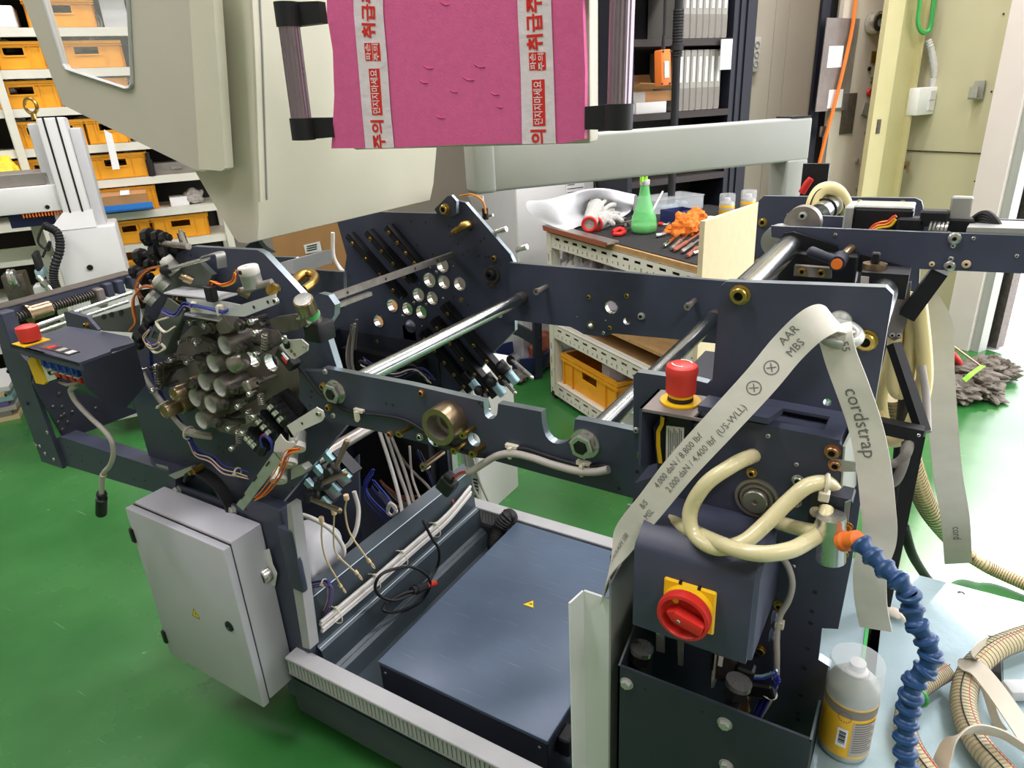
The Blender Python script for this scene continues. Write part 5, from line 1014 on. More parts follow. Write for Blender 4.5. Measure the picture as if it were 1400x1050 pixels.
b = MB(); b.lathe(q+ax.normalized()*0.0442, ax, [(0.0155, 0), (0.0105, 0.0003), (0, 0.0003)], 24); b.build('cap_face', 'steel', t, 40)
b = MB(); b.lathe(q, ax, [(0.019, -0.012), (0.019, 0.002), (0.0175, 0.002)], 24); b.build('collar', 'steel', t, 40)
b = MB(); b.rb(-0.02, 0.02, -0.012, 0.03, -0.035, 0.002, 0.004, 2, 0, None, q-V3(-0.008, 0, 0.012)); b.build('block', 'black', t)
b = MB(); b.prism(poly([(368, 437), (376, 434), (402, 430), (415, 432), (421, 443), (410, 450), (388, 455), (372, 448)], 0.80), (0, 0.01, 0.0)); b.build('leaf', 'dark_steel', t)
bolt(t, pY(411, 434, 0.805), (-0.3, -0.8, 0.4), 0.006, 'socket', 'steel')
# lower bracket strip with three stepper motors
t = thing('motor_bracket', 'long grey sheet bracket with three stepper motors under the rollers', 'bracket', pY(370, 640, 0.82))
b = MB(); b.prism(poly([(323, 690), (374, 618), (384, 618), (384, 630), (332, 698)], 0.80), (0, 0.003, 0)); b.prism([pY(374, 618, 0.80), pY(384, 630, 0.8), pY(384, 630, 0.86), pY(378, 616, 0.86)], (0.002, 0, 0.002)); b.build('strip', 'galv', t)
for (px, py) in ((367, 633), (350, 654), (333, 678)): b = MB(); b.prism(poly([(px-4, py+3), (px+1, py-3), (px+2, py-1), (px-3, py+5)], 0.7995), (0, -0.0008, 0)); b.build('slot', 'slot_dark', t)
b = MB(); b.prism(poly([(374, 617), (376, 604), (383, 594), (389, 602), (392, 604), (404, 606), (405, 602), (392, 582), (432, 557), (441, 562), (443, 570), (440, 576), (405, 592), (404, 598), (397, 598), (405, 606), (401, 612), (384, 620)], 0.81), (0, 0.003, 0)); b.build('arm', 'cable_white', t)
bolt(t, pY(436, 565, 0.81), (0, -1, 0), 0.005, 'socket', 'steel'); bolt(t, pY(413, 579, 0.8095), (0, -1, 0), 0.003, 'hole', 'slot_dark', 'drilled_hole')
for (px, py, L) in ((407, 597, 0.04), (396, 622, 0.034), (382, 647, 0.03)):
    p = pY(px, py, 0.85); ax = V3(0.45, -0.62, -0.55).normalized(); r = 0.0175; b = MB(); b.lathe(p-ax*0.01, ax, [(0, 0), (r, 0), (r, L*0.7), (r*1.03, L*0.72), (r*1.03, L), (r*0.5, L), (r*0.4, L+0.002), (0, L+0.002)], 22, 0, [0, 0, 1, 1, 1, 1, 1]); b.build('stepper_motor', ['galv', 'cable_white'], t, 40)
b = MB(); b.prism(poly([(398, 642), (412, 636), (418, 642), (416, 648), (398, 656)], 0.83), (0, 0.02, 0)); b.build('clip', 'galv', t)
# clamp stack under the near beam (cyan blocks with lever handles)
t = thing('clamp_stack', 'row of black and pale blue clamp blocks with steel lever handles under the beam', 'clamps', pY(450, 650, 0.9))
for (px, py) in ((452, 622), (438, 640), (425, 658)):
    a, c = pY(px, py, 0.93), pY(px+28, py+30, 0.93); d = (c-a).normalized(); n_ = V3(d.z, 0, -d.x)*0.012; b = MB(); b.prism([a+n_, c+n_, c-n_, a-n_], (0, 0.03, 0)); b.build('slide_bar', 'black', t)
    for f in (0.05, 0.85):
        q = a.lerp(c, f); b = MB(); b.prism([q+n_*0.9-d*0.012, q+n_*0.9+d*0.012, q-n_*0.6+d*0.012, q-n_*0.6-d*0.012], (0, -0.012, 0)); b.build('slide_block', 'pale_cyan', t)
for (px, py) in ((456, 642), (443, 660), (428, 676)): q = pY(px, py, 0.91); b = MB(); b.ball(q, 0.018, 0.016, 0.018); b.cyl(q, q-V3(0, 0.02, 0), 0.012, n=12); b.build('clamp_hub', 'black', t, 50)
for (p0, p1) in (((460, 637), (474, 604)), ((443, 660), (472, 647)), ((427, 683), (464, 698))): A_, B_ = pY(*p0, 0.89), pY(*p1, 0.85); b = MB(); b.cyl(A_, B_, 0.0055, 0.006, n=10); b.ball(B_, 0.0065, n=10, k=6); b.build('lever_handle', 'bronze', t, 50)
for i, (P, par) in enumerate((([(474, 683), (472, 700), (478, 728), (498, 758), (505, 768)], 0), ([(457, 703), (456, 730), (459, 755), (478, 775), (488, 784)], 0), ([(440, 713), (440, 740), (446, 765), (460, 790), (466, 802)], 0))):
    pts = [pY(a, c, 0.9+0.02*k) for k, (a, c) in enumerate(P)]; b = MB(); b.tube(spl(pts, 5), 0.0022, 6); e = pts[-1]; b.torus(e+V3(0.01, 0, -0.008), V3(0.3, 1, 0.2), 0.009, 0.0015, 12, 5); b.cyl(e-V3(0.006, 0, -0.006), e+V3(0.002, 0, -0.002), 0.005, n=8); b.cyl(pts[0]+V3(0, 0, 0.012), pts[0], 0.006, n=8); tag(b.build('lanyard', 'wire_cream', t, 50))
# ================================================================== MACHINE BASE
mb = thing('machine_chassis', 'low dark machine base with light grey slotted trunking rails', 'machine', V3(-0.9, 1.25, 0))
XL, XR = -1.19, -0.02
def trunking(name, y0, y1, x0, x1, z0, z1, par, face):
    b = MB(); b.rb(x0, x1, y0, y1, z1-0.006, z1+0.004, 0.002, 1, 0); b.bx(x0, x1, y0+0.006, y1-0.006, z0, z1-0.006, 1); tr_ = b.build(name, ['railgrey', 'slotgrey'], par)
    b = MB(); n = int((x1-x0)/0.0125); yy = (y0+0.003, y0+0.006) if face < 0 else (y1-0.006, y1-0.003)
    for i in range(n): xx = x0+0.003+i*0.0125; b.bx(xx, xx+0.0092, yy[0], yy[1], z0+0.004, z1-0.008)
    b.bx(x0, x1, yy[0], yy[1], z0, z0+0.005); tag(b.build('slotted_fingers', 'railgrey', tr_), kind='stuff')
    b = MB(); b.bx(x0, x1, yy[0]+(0.003 if face < 0 else -0.001), yy[1]+(0.001 if face < 0 else -0.003), z0+0.004, z1-0.008); b.build('shadow_gap', 'slot_dark', tr_)
trunking('near_trunking', 0.822, 0.868, -1.257, XR, 0.245, 0.3, mb, -1)
trunking('far_trunking', 1.63, 1.68, -1.27, -0.2, 0.245, 0.3, mb, -1)
b = MB(); b.rb(-1.27, XR, 0.835, 0.885, 0.1, 0.247, 0.006, 2); b.bx(-1.26, XR, 0.832, 0.836, 0.215, 0.222); b.build('near_beam', 'navy_dark', mb)
b = MB(); b.rb(-1.27, -0.2, 1.62, 1.68, 0.1, 0.245, 0.006, 2); b.build('far_beam', 'navy_dark', mb)
# corner post behind the cabinet
b = MB(); b.rb(-1.335, -1.205, 0.862, 0.9, 0.1, 0.74, 0.004, 1); b.build('corner_post', 'navy', mb)
for (x, y) in ((-1.5, 1.0), (-1.2, 1.6), (-0.3, 0.87), (-0.3, 1.62)): b = MB(); b.cyl((x, y, 0.0), (x, y, 0.04), 0.03, n=16); b.cyl((x, y, 0.04), (x, y, 0.31 if x < -1.4 else 0.1), 0.012, n=10); b.build('foot', 'rubber', mb)
b = MB(); b.prism(poly([(392, 690), (398, 693), (424, 888), (414, 885), (400, 800)], 0.855), (0, 0.03, 0)); b.build('post_trim', 'railgrey', mb)
b = MB(); b.rb(-1.215, -1.165, 0.85, 0.868, 0.52, 0.70, 0.006, 2); b.build('post_cap', 'navy', mb)
# bent inner wall and floor of the base
prof = [(-1.24, 0.47), (-1.21, 0.45), (-1.202, 0.31), (-1.188, 0.3), (-1.18, 0.235), (-1.16, 0.22), (-1.14, 0.185), (XR-0.05, 0.185)]
b = MB()
for i in range(len(prof)-1):
    (xa, za), (xb, zb) = prof[i], prof[i+1]; b.add([V3(xa, 0.885, za), V3(xb, 0.885, zb), V3(xb, 1.625, zb), V3(xa, 1.625, za), V3(xa, 0.885, za-0.004), V3(xb, 0.885, zb-0.004), V3(xb, 1.625, zb-0.004), V3(xa, 1.625, za-0.004)], [(0, 1, 2, 3), (7, 6, 5, 4), (0, 4, 5, 1), (2, 6, 7, 3), (0, 3, 7, 4), (1, 5, 6, 2)])
b.build('inner_tray', 'trough', mb, 10)
b = MB()
for (x, z) in ((-1.21, 0.4515), (-1.196, 0.3055), (-1.17, 0.2285)): b.cyl((x, 0.886, z), (x, 1.622, z), 0.0016, n=6)
b.build('bend_edge', 'edge', mb)
# rear panels and posts of the base
b = MB(); b.bx(-1.75, -1.28, 1.595, 1.605, 0.25, 0.9); b.build('rear_panel', 'navy_dark', mb)
b = MB(); b.rb(-1.42, -1.36, 1.6, 1.66, 0.2, 0.95, 0.004, 1); b.build('rear_post', 'navy', mb)
b = MB(); b.prism([pY(607, 612, 1.62), pY(617, 612, 1.62), pY(624, 706, 1.62), pY(613, 706, 1.62)], (0, 0.03, 0)); b.build('rear_post', 'alu', mb)
b = MB(); b.bx(-1.72, -1.7, 0.98, 1.6, 0.3, 0.9); b.build('side_panel', 'navy_dark', mb)
b = MB(); b.bx(-1.7, -1.24, 0.905, 1.6, 0.3, 0.31); b.build('floor_panel', 'navy_dark', mb)
b = MB(); b.bx(-1.66, -1.32, 1.55, 1.592, 0.31, 0.85); b.build('inner_box', 'black', mb)
b = MB(); b.prism([pY(396, 700, 1.2), pY(470, 640, 1.2), pY(490, 622, 1.2), pY(492, 735, 1.2), pY(450, 800, 1.2)], (0, 0.006, 0)); b.build('inner_panel', 'navy', mb)
# label and small things on the lower plate
b = MB(); b.prism(poly([(213, 634), (229, 638), (233, 653), (219, 650)], 0.868), (0, 0.001, 0)); b.build('rating_plate', 'galv', mb)
b = MB(); b.prism([pY(231, 655, 0.86), pY(312, 684, 0.86), pY(356, 712, 0.86), pY(349, 700, 0.86), pY(341, 723, 0.86), pY(236, 680, 0.86)], (0, 0.004, 0)) if False else b.prism(poly([(234, 660), (330, 694), (346, 704), (352, 760), (236, 700)], 0.866), (0, 0.006, 0)); fr = b.build('lower_plate', 'navy', mb)
for (px, py) in ((243, 671), (318, 698)): bolt(fr, pY(px, py, 0.864), (0, -1, 0.25), 0.0105, 'hex', 'galv')
b = MB(); P = [pY(258, 655, 0.868), pY(262, 645, 0.866), pY(275, 645, 0.864), pY(295, 660, 0.862), pY(312, 685, 0.864), pY(318, 700, 0.868)]; Q = spl(P, 5); b.ribbon(Q, [V3(0, 1, 0)]*len(Q), 0.03, 0.008); b.build('belt_guard', 'rubber', mb)
b = MB(); b.prism(poly([(230, 650), (255, 640), (262, 638), (262, 646), (240, 655)], 0.855), (0, 0.012, 0)); b.build('small_bracket', 'galv', mb)
b = MB(); p = pY(273, 640, 0.86); b.cyl(p+V3(0, 0.01, 0), p-V3(0, 0.02, 0), 0.009, n=10); b.cyl(p-V3(0, 0.02, 0), p-V3(0, 0.03, 0), 0.006, n=8); b.build('fitting', 'brass', mb)
# round steel knob on a light plate at the cabinet side
b = MB(); b.prism(poly([(352, 755), (367, 751), (372, 772), (378, 785), (375, 802), (363, 798), (353, 775)], 0.85), (0, 0.003, 0)); b.build('latch_plate', 'white', mb)
p = pY(367, 783, 0.85); b = MB(); b.lathe(p, (-0.15, -1, -0.1), [(0.021, 0), (0.021, 0.016), (0.019, 0.02), (0.016, 0.021), (0, 0.0205)], 26, 0, [0, 0, 0, 1]); b.build('latch_knob', ['steel', 'black'], mb, 40)
# ------------------------------------------------ dark box with warning sign lying in the base
t = thing('power_box', 'large flat dark grey box with a yellow warning triangle lying in the base', 'box', V3(-0.8, 1.27, 0.19))
x0, x1, y0, y1, zt = -1.033, -0.546, 0.93, 1.62, 0.302
b = MB(); b.rb(x0, x1, y0, y1, 0.187, zt-0.003, 0.003, 1); b.build('body', 'navy_dark', t)
b = MB(); b.rb(x0-0.002, x1+0.002, y0-0.002, y1, zt-0.012, zt, 0.003, 2); b.build('lid', 'box_lid', t)
for x in (x0+0.02, x1-0.02): bolt(t, V3(x, y0-0.001, zt-0.03), (0, -1, 0), 0.004, 'pan', 'steel')
q = pZ(722, 827, zt+0.0006); b = MB(); TR_ = [pZ(713.5, 826.5, zt+0.0006), pZ(730, 820, zt+0.0006), pZ(730, 832, zt+0.0006)]; b.prism(TR_, (0, 0, 0.0006), (), 0); ws = b.build('warning_sign', 'yellow_print', t)
b = MB()
A_ = [p+V3(0, 0, 0.0006) for p in TR_]; c_ = (A_[0]+A_[1]+A_[2])/3
b.prism([c_+(p-c_)*0.97 for p in A_], (0, 0, 0.0002), [[c_+(p-c_)*0.84 for p in A_]]); b.prism([c_+V3(-0.006, 0.001, 0), c_+V3(0.001, -0.001, 0), c_+V3(0.0, 0.002, 0), c_+V3(0.008, 0.001, 0), c_+V3(0.001, 0.005, 0), c_+V3(0.001, 0.002, 0)], (0, 0, 0.0002)); b.build('warning_symbol', 'black_print', ws)
b = MB(); b.rb(x1, x1+0.03, y0+0.04, y0+0.09, 0.22, 0.27, 0.004, 1); b.build('terminal_block', 'rubber', t); b = MB(); b.cyl((x1, y0+0.15, 0.24), (x1+0.06, y0+0.15, 0.24), 0.025, n=12); b.build('cable_gland', 'rubber', t)
b = MB(); Q = spl([V3(x0-0.0, 1.5, 0.25), V3(x0-0.035, 1.53, 0.26), V3(x0-0.05, 1.58, 0.28), V3(x0-0.03, 1.61, 0.32), V3(x0-0.03, 1.63, 0.3)], 12); b.tube(Q, [0.022+0.004*(i % 2) for i in range(len(Q))], 12); tag(b.build('conduit_hose', 'rubber', None, 50), 'black corrugated conduit beside the flat dark box', 'hose')
# ------------------------------------------------ grey control cabinet
t = thing('control_cabinet', 'light grey wall-mount control cabinet with a black lock at the machine corner', 'cabinet', V3(-1.47, 0.8, 0.18))
cx0, cx1, cz0, cz1 = -1.672, -1.283, 0.185, 0.682
b = MB(); b.rb(cx0, cx1, 0.772, 0.86, cz0+0.006, cz1, 0.005, 2); b.build('body', 'cabgrey', t)
b = MB(); b.rb(cx0-0.004, cx1+0.002, 0.748, 0.769, cz0, cz1-0.006, 0.004, 2); dr = b.build('door', 'cabgrey', t)
b = MB(); b.bx(cx0+0.002, cx1-0.003, 0.768, 0.773, cz0+0.01, cz1-0.006); b.build('gasket', 'slot_dark', t)
p = pY(314, 856, 0.748); b = MB(); b.lathe(p, (0, -1, 0), [(0.0145, 0), (0.0145, 0.003), (0.012, 0.0045), (0.006, 0.0045), (0.005, 0.002), (0, 0.002)], 20); b.build('lock', 'black', dr)
for z in (cz0+0.065, cz1-0.09): b = MB(); b.rb(cx0-0.01, cx0+0.006, 0.742, 0.76, z-0.022, z+0.022, 0.003, 1); b.build('hinge', 'black', dr)
q = pY(267, 838, 0.7475); b = MB(); T_ = [q+V3(-0.016, 0, -0.014), q+V3(0.016, 0, -0.014), q+V3(0, 0, 0.016)]; b.prism(T_, (0, -0.0006, 0)); ws = b.build('warning_sign', 'yellow_print', dr)
b = MB(); c_ = (T_[0]+T_[1]+T_[2])/3; o_ = V3(0, -0.0008, 0); b.prism([c_+(p-c_)*0.98+o_ for p in T_], (0, -0.0002, 0), [[c_+(p-c_)*0.84+o_ for p in T_]]); b.prism([c_+o_+V3(0.002, 0, 0.009), c_+o_+V3(-0.003, 0, 0.0), c_+o_+V3(0.0, 0, 0.0), c_+o_+V3(-0.002, 0, -0.007), c_+o_+V3(0.003, 0, 0.002), c_+o_+V3(0.0005, 0, 0.002)], (0, -0.0002, 0)); b.build('warning_symbol', 'black_print', ws)
# ------------------------------------------------ white motor
t = thing('drive_motor', 'white drive motor with black band and terminal box inside the base', 'motor', V3(-1.3, 1.0, 0.35))
c = V3(-1.40, 1.0, 0.485); ax = V3(1, 0.18, -0.05).normalized(); r = 0.083
b = MB(); b.lathe(c, ax, [(0, -0.13), (r, -0.13), (r, 0.03), (r*1.01, 0.032)], 36); b.build('housing', 'motor_white', t, 40)
b = MB(); b.lathe(c, ax, [(r*1.015, 0.03), (r*1.015, 0.05)], 36); b.build('band', 'rubber', t, 40)
b = MB(); b.lathe(c, ax, [(r*1.01, 0.049), (r*1.01, 0.11), (r*0.95, 0.128), (r*0.82, 0.136), (0, 0.137)], 36); b.build('end_cap', 'motor_white', t, 40)
b = MB(); b.rb(-0.07, 0.06, -0.055, 0.055, -0.03, 0.04, 0.014, 3, 0, Matrix.Rotation(0.18, 3, 'Z'), c+V3(0.0, -0.05, 0.105)); b.build('terminal_box', 'motor_white', t)
b = MB(); b.bx(-0.1, 0.1, -0.05, 0.05, -0.16, -0.08, 0, None, c); b.build('foot', 'motor_white', t)
# ================================================================== LEFT CONSOLE AND INFEED FRAME
inf = thing('infeed_unit', 'dark cantilever frame at the left carrying the console and lead screw', 'frame', pY(60, 640, 0.86))
b = MB(); b.prism(poly([(0, 472), (8, 500), (57, 631), (86, 641), (43, 524), (40, 497), (14, 470)], 0.85), (0, 0.012, 0), (), 0); lp = b.build('leg_plate', 'navy', inf)
for (px, py) in ((11, 508), (8, 540), (38, 551), (55, 610), (62, 620), (74, 628), (50, 609), (65, 591)): bolt(lp, pY(px, py, 0.849), (0, -1, 0), 0.006, 'pan', 'galv' if px > 45 else 'black')
xa = pY(64, 560, 0.86).x
b = MB(); b.prism([pX(43, 524, xa), pX(86, 600, xa), pX(96, 597, xa), pX(186, 563, xa), pX(190, 530, xa), pX(60, 470, xa)], (0.012, 0, 0)); sp_ = b.build('side_panel', 'navy_dark', inf)
for (px, py) in ((73, 556), (85, 556), (99, 563), (88, 566), (84, 569), (80, 577), (93, 577), (86, 587), (81, 538), (131, 558)): bolt(sp_, pX(px, py, xa+0.0125), (1, 0, 0), 0.005, 'pan', 'dark_steel')
b = MB(); b.prism(poly([(75, 600), (82, 597), (240, 648), (240, 682), (88, 636)], 0.862), (0, 0.05, 0)); cbm = b.build('cantilever_beam', 'navy', inf)
for (px, py) in ((93, 612), (88, 630), (112, 623), (138, 632), (183, 656), (198, 657), (112, 630), (97, 622)): bolt(cbm, pY(px, py, 0.8615), (0, -1, 0), 0.003, 'hole', 'slot_dark', 'drilled_hole')
b = MB(); b.prism([pY(100, 535, 0.86), pY(185, 560, 0.86), pY(180, 545, 0.75), pY(110, 515, 0.75)], (0, 0, 0.004)); b.build('under_panel', 'navy', inf)
# lead screw unit along y
xs = -2.2
def onx(px, py, x=xs): return pX(px, py, x)
b = MB(); b.prism([onx(0, 424), onx(185, 374), onx(185, 384), onx(0, 437)], (-0.06, 0, 0)); b.build('top_rail', 'navy', inf)
b = MB(); b.prism([onx(0, 424)+V3(0.002, 0, 0.002), onx(185, 374)+V3(0.002, 0, 0.002), onx(185, 374)+V3(-0.06, 0, 0.002), onx(0, 424)+V3(-0.06, 0, 0.002)], (0, 0, 0.003)); b.build('rail_top', 'dark_steel', inf)
A_, B_ = onx(16, 436, xs+0.01), onx(128, 403, xs+0.01); b = MB(); n = 30
Q = [A_.lerp(B_, i/(n*6)) for i in range(n*6+1)]; b.tube(Q, [0.011+0.0035*math.sin(i*2*PI/6) for i in range(len(Q))], 10); b.build('lead_screw', 'dark_steel', inf, 60)
d_ = (B_-A_).normalized(); q = A_.lerp(B_, 0.32); b = MB(); b.cyl(q-d_*0.03, q+d_*0.03, 0.022, n=20); b.cyl(q-d_*0.035, q-d_*0.028, 0.028, n=20); b.build('screw_nut', 'bronze', inf, 40)
for k, (p0, p1) in enumerate((((22, 455), (180, 400)), ((28, 462), (175, 412)))): b = MB(); b.cyl(onx(*p0, xs+0.06), onx(*p1, xs+0.06), 0.006, n=10); b.build('guide_rod', 'steel', inf, 50)
b = MB(); b.rb(xs-0.03, xs+0.04, -0.02, 0.02, -0.09, 0.02, 0.004, 1, 0, None, V3(0, onx(8, 445).y, onx(8, 432).z)); b.build('bearing_block', 'navy', inf)
b = MB(); b.rb(xs-0.03, xs+0.03, -0.012, 0.012, -0.05, 0.01, 0.004, 1, 0, None, V3(0, onx(132, 402).y, onx(132, 402).z+0.01)); b.build('bearing_block', 'warm_grey', inf)
for k, (px, py) in enumerate(((145, 392), (160, 388), (178, 382))): q = onx(px, py, xs+0.005); b = MB(); b.rb(-0.02, 0.02, -0.012, 0.012, -0.03, 0.012, 0.003, 1, 0, None, q); b.build('carrier_block', 'navy', inf)
# wedge plate and grey-green side plate
b = MB(); b.prism(poly([(87, 427), (91, 426), (119, 434), (134, 451), (133, 453), (92, 447)], 0.80), (0, 0.012, 0), (), 0); wg = b.build('wedge_plate', 'navy', inf); bolt(wg, pY(119, 445, 0.8), (0, -1, 0), 0.007, 'socket', 'brass')
b = MB(); b.prism([pX(125, 434, -1.62), pX(190, 416, -1.62), pX(190, 455, -1.62), pX(140, 452, -1.62)], (0.006, 0, 0)); gp = b.build('green_plate', 'green_brk', inf)
for (px, py) in ((142, 433), (153, 430), (166, 427)): bolt(gp, pX(px, py, -1.613), (1, 0, 0), 0.006, 'hole', 'slot_dark', 'drilled_hole')
# console
ZC = 1.15
cs = thing('control_console', 'dark console with red stop button and switch windows at the left', 'console', V3(-1.6, 0.7, 0.95))
T_ = [pZ(14, 471, ZC), pZ(108, 496, ZC), pZ(150, 481, ZC), pZ(152, 477, ZC), pZ(184, 468, ZC), pZ(176, 460, ZC), pZ(134, 452, ZC), pZ(92, 446, ZC)]
b = MB(); b.prism(T_, (0, 0, -0.008)); b.build('top_panel', 'navy', cs)
b = MB(); b.prism([T_[0], T_[1], T_[1]-V3(0, 0, 0.018), T_[0]-V3(0, 0, 0.018)], (0, 0.005, 0)); b.build('front_lip', 'navy', cs)
fx = T_[1]; b = MB(); b.prism([fx-V3(0, 0, 0.006), T_[2]-V3(0, 0, 0.006), T_[4]-V3(0, 0, 0.006), T_[4]-V3(0, 0, 0.1), T_[2]+V3(0, 0, -0.13), fx+V3(0.0, 0.02, -0.095), fx+V3(0, 0.0, -0.05)], (-0.005, 0, 0)); b.build('side_cover', 'navy_dark', cs)
q = pZ(43, 468, ZC); b = MB(); b.bx(-0.028, 0.028, -0.028, 0.028, 0, 0.002, 0, None, q); b.build('yellow_plate', 'yellow', cs)
b = MB(); b.cyl(q, q+V3(0, 0, 0.008), 0.016, n=20, m=1); b.lathe(q, (0, 0, 1), [(0.0215, 0.006), (0.022, 0.01), (0.023, 0.03), (0.022, 0.037), (0.012, 0.041), (0, 0.042)], 28); b.build('stop_button', ['red_cap', 'black'], cs, 40)
for i, (px, py) in enumerate(((65, 473), (79, 476.5), (91, 480))):
    q = pZ(px+3, py+2, ZC); b = MB(); b.bx(-0.026, 0.022, -0.012, 0.012, 0, 0.0015, 0, None, q); o = b.build('switch_window', ('dark_steel', 'black', 'black')[i], cs); b = MB(); b.bx(0.0, 0.018, -0.009, 0.009, 0.0015, 0.003, 0, None, q); b.build('switch_cap', ('red', 'cable_grey', 'white')[i], o)
b = MB(); q = pY(50, 510, 0.665); b.prism(poly([(39, 489), (47, 489), (50, 496), (62, 523), (60, 526), (49, 524), (40, 500), (38, 496)], 0.66), (0, 0.03, 0)); b.build('yellow_latch', 'yellow', cs)
b = MB(); b.prism(poly([(48, 490), (66, 490), (78, 519), (63, 525)], 0.668), (0, 0.03, 0)); b.build('relay', 'black', cs)
b = MB(); b.prism(poly([(54, 492), (65, 489), (77, 518), (65, 522)], 0.665), (0, 0.002, 0)); rl = b.build('relay_label', 'paper', cs)
b = MB()
for k in range(5): b.prism(poly([(58+k*2.2, 494+k*4.5), (65+k*2.2, 492.5+k*4.5), (65.6+k*2.2, 494+k*4.5), (58.6+k*2.2, 495.6+k*4.5)], 0.6645), (0, 0.0003, 0))
b.build('print', 'grey_print', rl)
for i in range(5):
    px, py = 68+i*10, 494+i*2.7; q = pY(px, py, 0.675); b = MB(); b.rb(-0.011, 0.011, -0.012, 0.012, -0.013, 0.012, 0.002, 1, 0, None, q); b.rb(-0.006, 0.006, -0.016, -0.01, -0.006, 0.008, 0.001, 1, 0, None, q); o = b.build('contact_block', 'blue_block', cs)
    b = MB(); b.rb(-0.009, 0.009, -0.01, 0.01, -0.03, -0.016, 0.002, 1, 0, None, q+V3(0.004, 0.0, 0)); b.build('terminal', 'red', o); b = MB(); b.rb(-0.01, 0.01, -0.012, 0.0, -0.018, -0.014, 0.001, 1, 0, None, q); b.build('terminal_strip', 'cable_white', o)
# grey cable with black plug hanging from the console
t = thing('plug_cable', 'grey cable hanging from the console and ending in a black plug', 'cable', pY(138, 700, 0.7))
P = [(104, 527), (97, 532), (98, 539), (106, 552), (124, 571), (142, 588), (153, 604), (155, 622), (150, 637), (141, 648), (139, 662), (139, 674)]
b = MB(); b.tube(spl([pY(a, c, 0.68) for a, c in P], 6), 0.0058, 10); b.build('cable', 'cable_grey', t, 60)
b = MB(); a = pY(139, 674, 0.68); c_ = pY(138.5, 702, 0.68); b.lathe(a, c_-a, [(0.0, 0), (0.011, 0), (0.012, 0.006), (0.0095, 0.007), (0.0095, 0.018), (0.013, 0.02), (0.013, (c_-a).length), (0.01, (c_-a).length), (0.009, (c_-a).length-0.01), (0, (c_-a).length-0.01)], 14); b.build('plug', 'black', t, 30)
b = MB(); b.torus(pY(141.5, 649, 0.68), pY(139, 662, 0.68)-pY(141.5, 649, 0.68), 0.0062, 0.0015, 12, 5); b.build('cable_tie', 'wire_cream', t)
cable('jumper_cable', [pY(82, 522, 0.68), pY(92, 526, 0.675), pY(104, 523, 0.68), pY(112, 519, 0.69)], 0.004, 'cable_grey', cs)
# ================================================================== CABLES AND WIRES OF THE MACHINE
def bundle(name, label, P, y, n, spread, r, mats, seed=1, ties=(), cat='cable', k=7):
    rnd = random.Random(seed); base = spl([pY(a, c, y[i] if isinstance(y, (list, tuple)) else y) for i, (a, c) in enumerate(P)], 5)
    t = thing(name, label, cat, base[0])
    for j in range(n):
        a0 = rnd.uniform(0, 6.28); off = Vector((math.cos(a0), math.sin(a0)*0.5, math.sin(a0)))*spread*rnd.uniform(0.4, 1); dr_ = Vector((rnd.uniform(-1, 1), rnd.uniform(-.5, .5), rnd.uniform(-1, 1)))*spread
        Q = [q+off+dr_*math.sin(3*i/len(base)) for i, q in enumerate(base)]; b = MB(); b.tube(Q, r, k); b.build('wire', mats[j % len(mats)], t, 60)
    for f in ties:
        i = int(f*(len(base)-1)); d = base[min(i+1, len(base)-1)]-base[i-1]; b = MB(); b.torus(base[i], d, spread+r*1.6, 0.002, 14, 5); b.rb(-0.004, 0.004, -0.004, 0.004, -0.003, 0.003, 0.001, 1, 0, None, base[i]+V3(-spread-r, -0.004, -spread)); b.build('cable_tie', 'tie', t)
    return t
bundle('grey_cables', 'pair of thick light grey cables tied along the lower head plate', [(190, 505), (205, 530), (222, 553), (240, 575), (255, 590), (272, 595), (288, 598)], [0.85, 0.85, 0.855, 0.86, 0.86, 0.865, 0.88], 3, 0.007, 0.006, ['cable_grey'], 3, (0.36, 0.72))
bundle('blue_wire_loom', 'blue wire loom running down beside the grey cables', [(206, 470), (207, 495), (212, 520), (226, 550), (245, 575), (258, 592), (262, 605), (275, 620), (295, 628)], 0.862, 7, 0.006, 0.0016, ['wire_blue', 'wire_navy', 'wire_navy'], 5, (0.45,), k=5)
bundle('lower_wire_loom', 'purple and cream wires running to the lower motor bracket', [(258, 600), (268, 618), (288, 625), (305, 640), (325, 645), (340, 650)], 0.855, 9, 0.007, 0.0015, ['wire_purple', 'wire_cream', 'wire_blue', 'wire_navy'], 6, (0.8,), k=5)
bundle('bracket_wires', 'blue and brown wires tied on the dark wire bracket', [(222, 425), (240, 432), (252, 418), (262, 420)], 0.785, 6, 0.005, 0.0014, ['wire_blue', 'wire_navy', 'wire_purple'], 8, k=5)
bundle('looped_wires', 'blue and brown wires looping below the dark wire bracket', [(206, 450), (198, 462), (206, 473), (218, 470), (222, 455)], 0.78, 6, 0.005, 0.0014, ['wire_blue', 'wire_cream', 'wire_purple'], 9, k=5)
bundle('clip_wires', 'thin blue wires through the clips on the silver bracket', [(262, 417), (285, 422), (305, 427), (312, 424)], 0.803, 3, 0.002, 0.0013, ['wire_blue'], 10, k=5)
bundle('orange_motor_wires', 'orange motor wires arching at the upper left of the rollers', [(221, 364), (198, 372), (186, 390), (188, 402), (198, 414)], 0.84, 6, 0.005, 0.0014, ['wire_orange', 'tool_brown'], 11, k=5)
bundle('second_orange_wires', 'second orange wire group curling down to the dark bracket', [(212, 393), (196, 392), (184, 405), (183, 422), (186, 440), (177, 452)], 0.835, 6, 0.005, 0.0014, ['wire_orange', 'tool_brown'], 12, k=5)
bundle('red_yellow_wires', 'red and yellow wires from the top stepper motor', [(322, 372), (319, 385), (304, 391), (290, 386), (288, 396)], 0.815, 6, 0.005, 0.0013, ['wire_red', 'wire_orange', 'yellow'], 13, k=5)
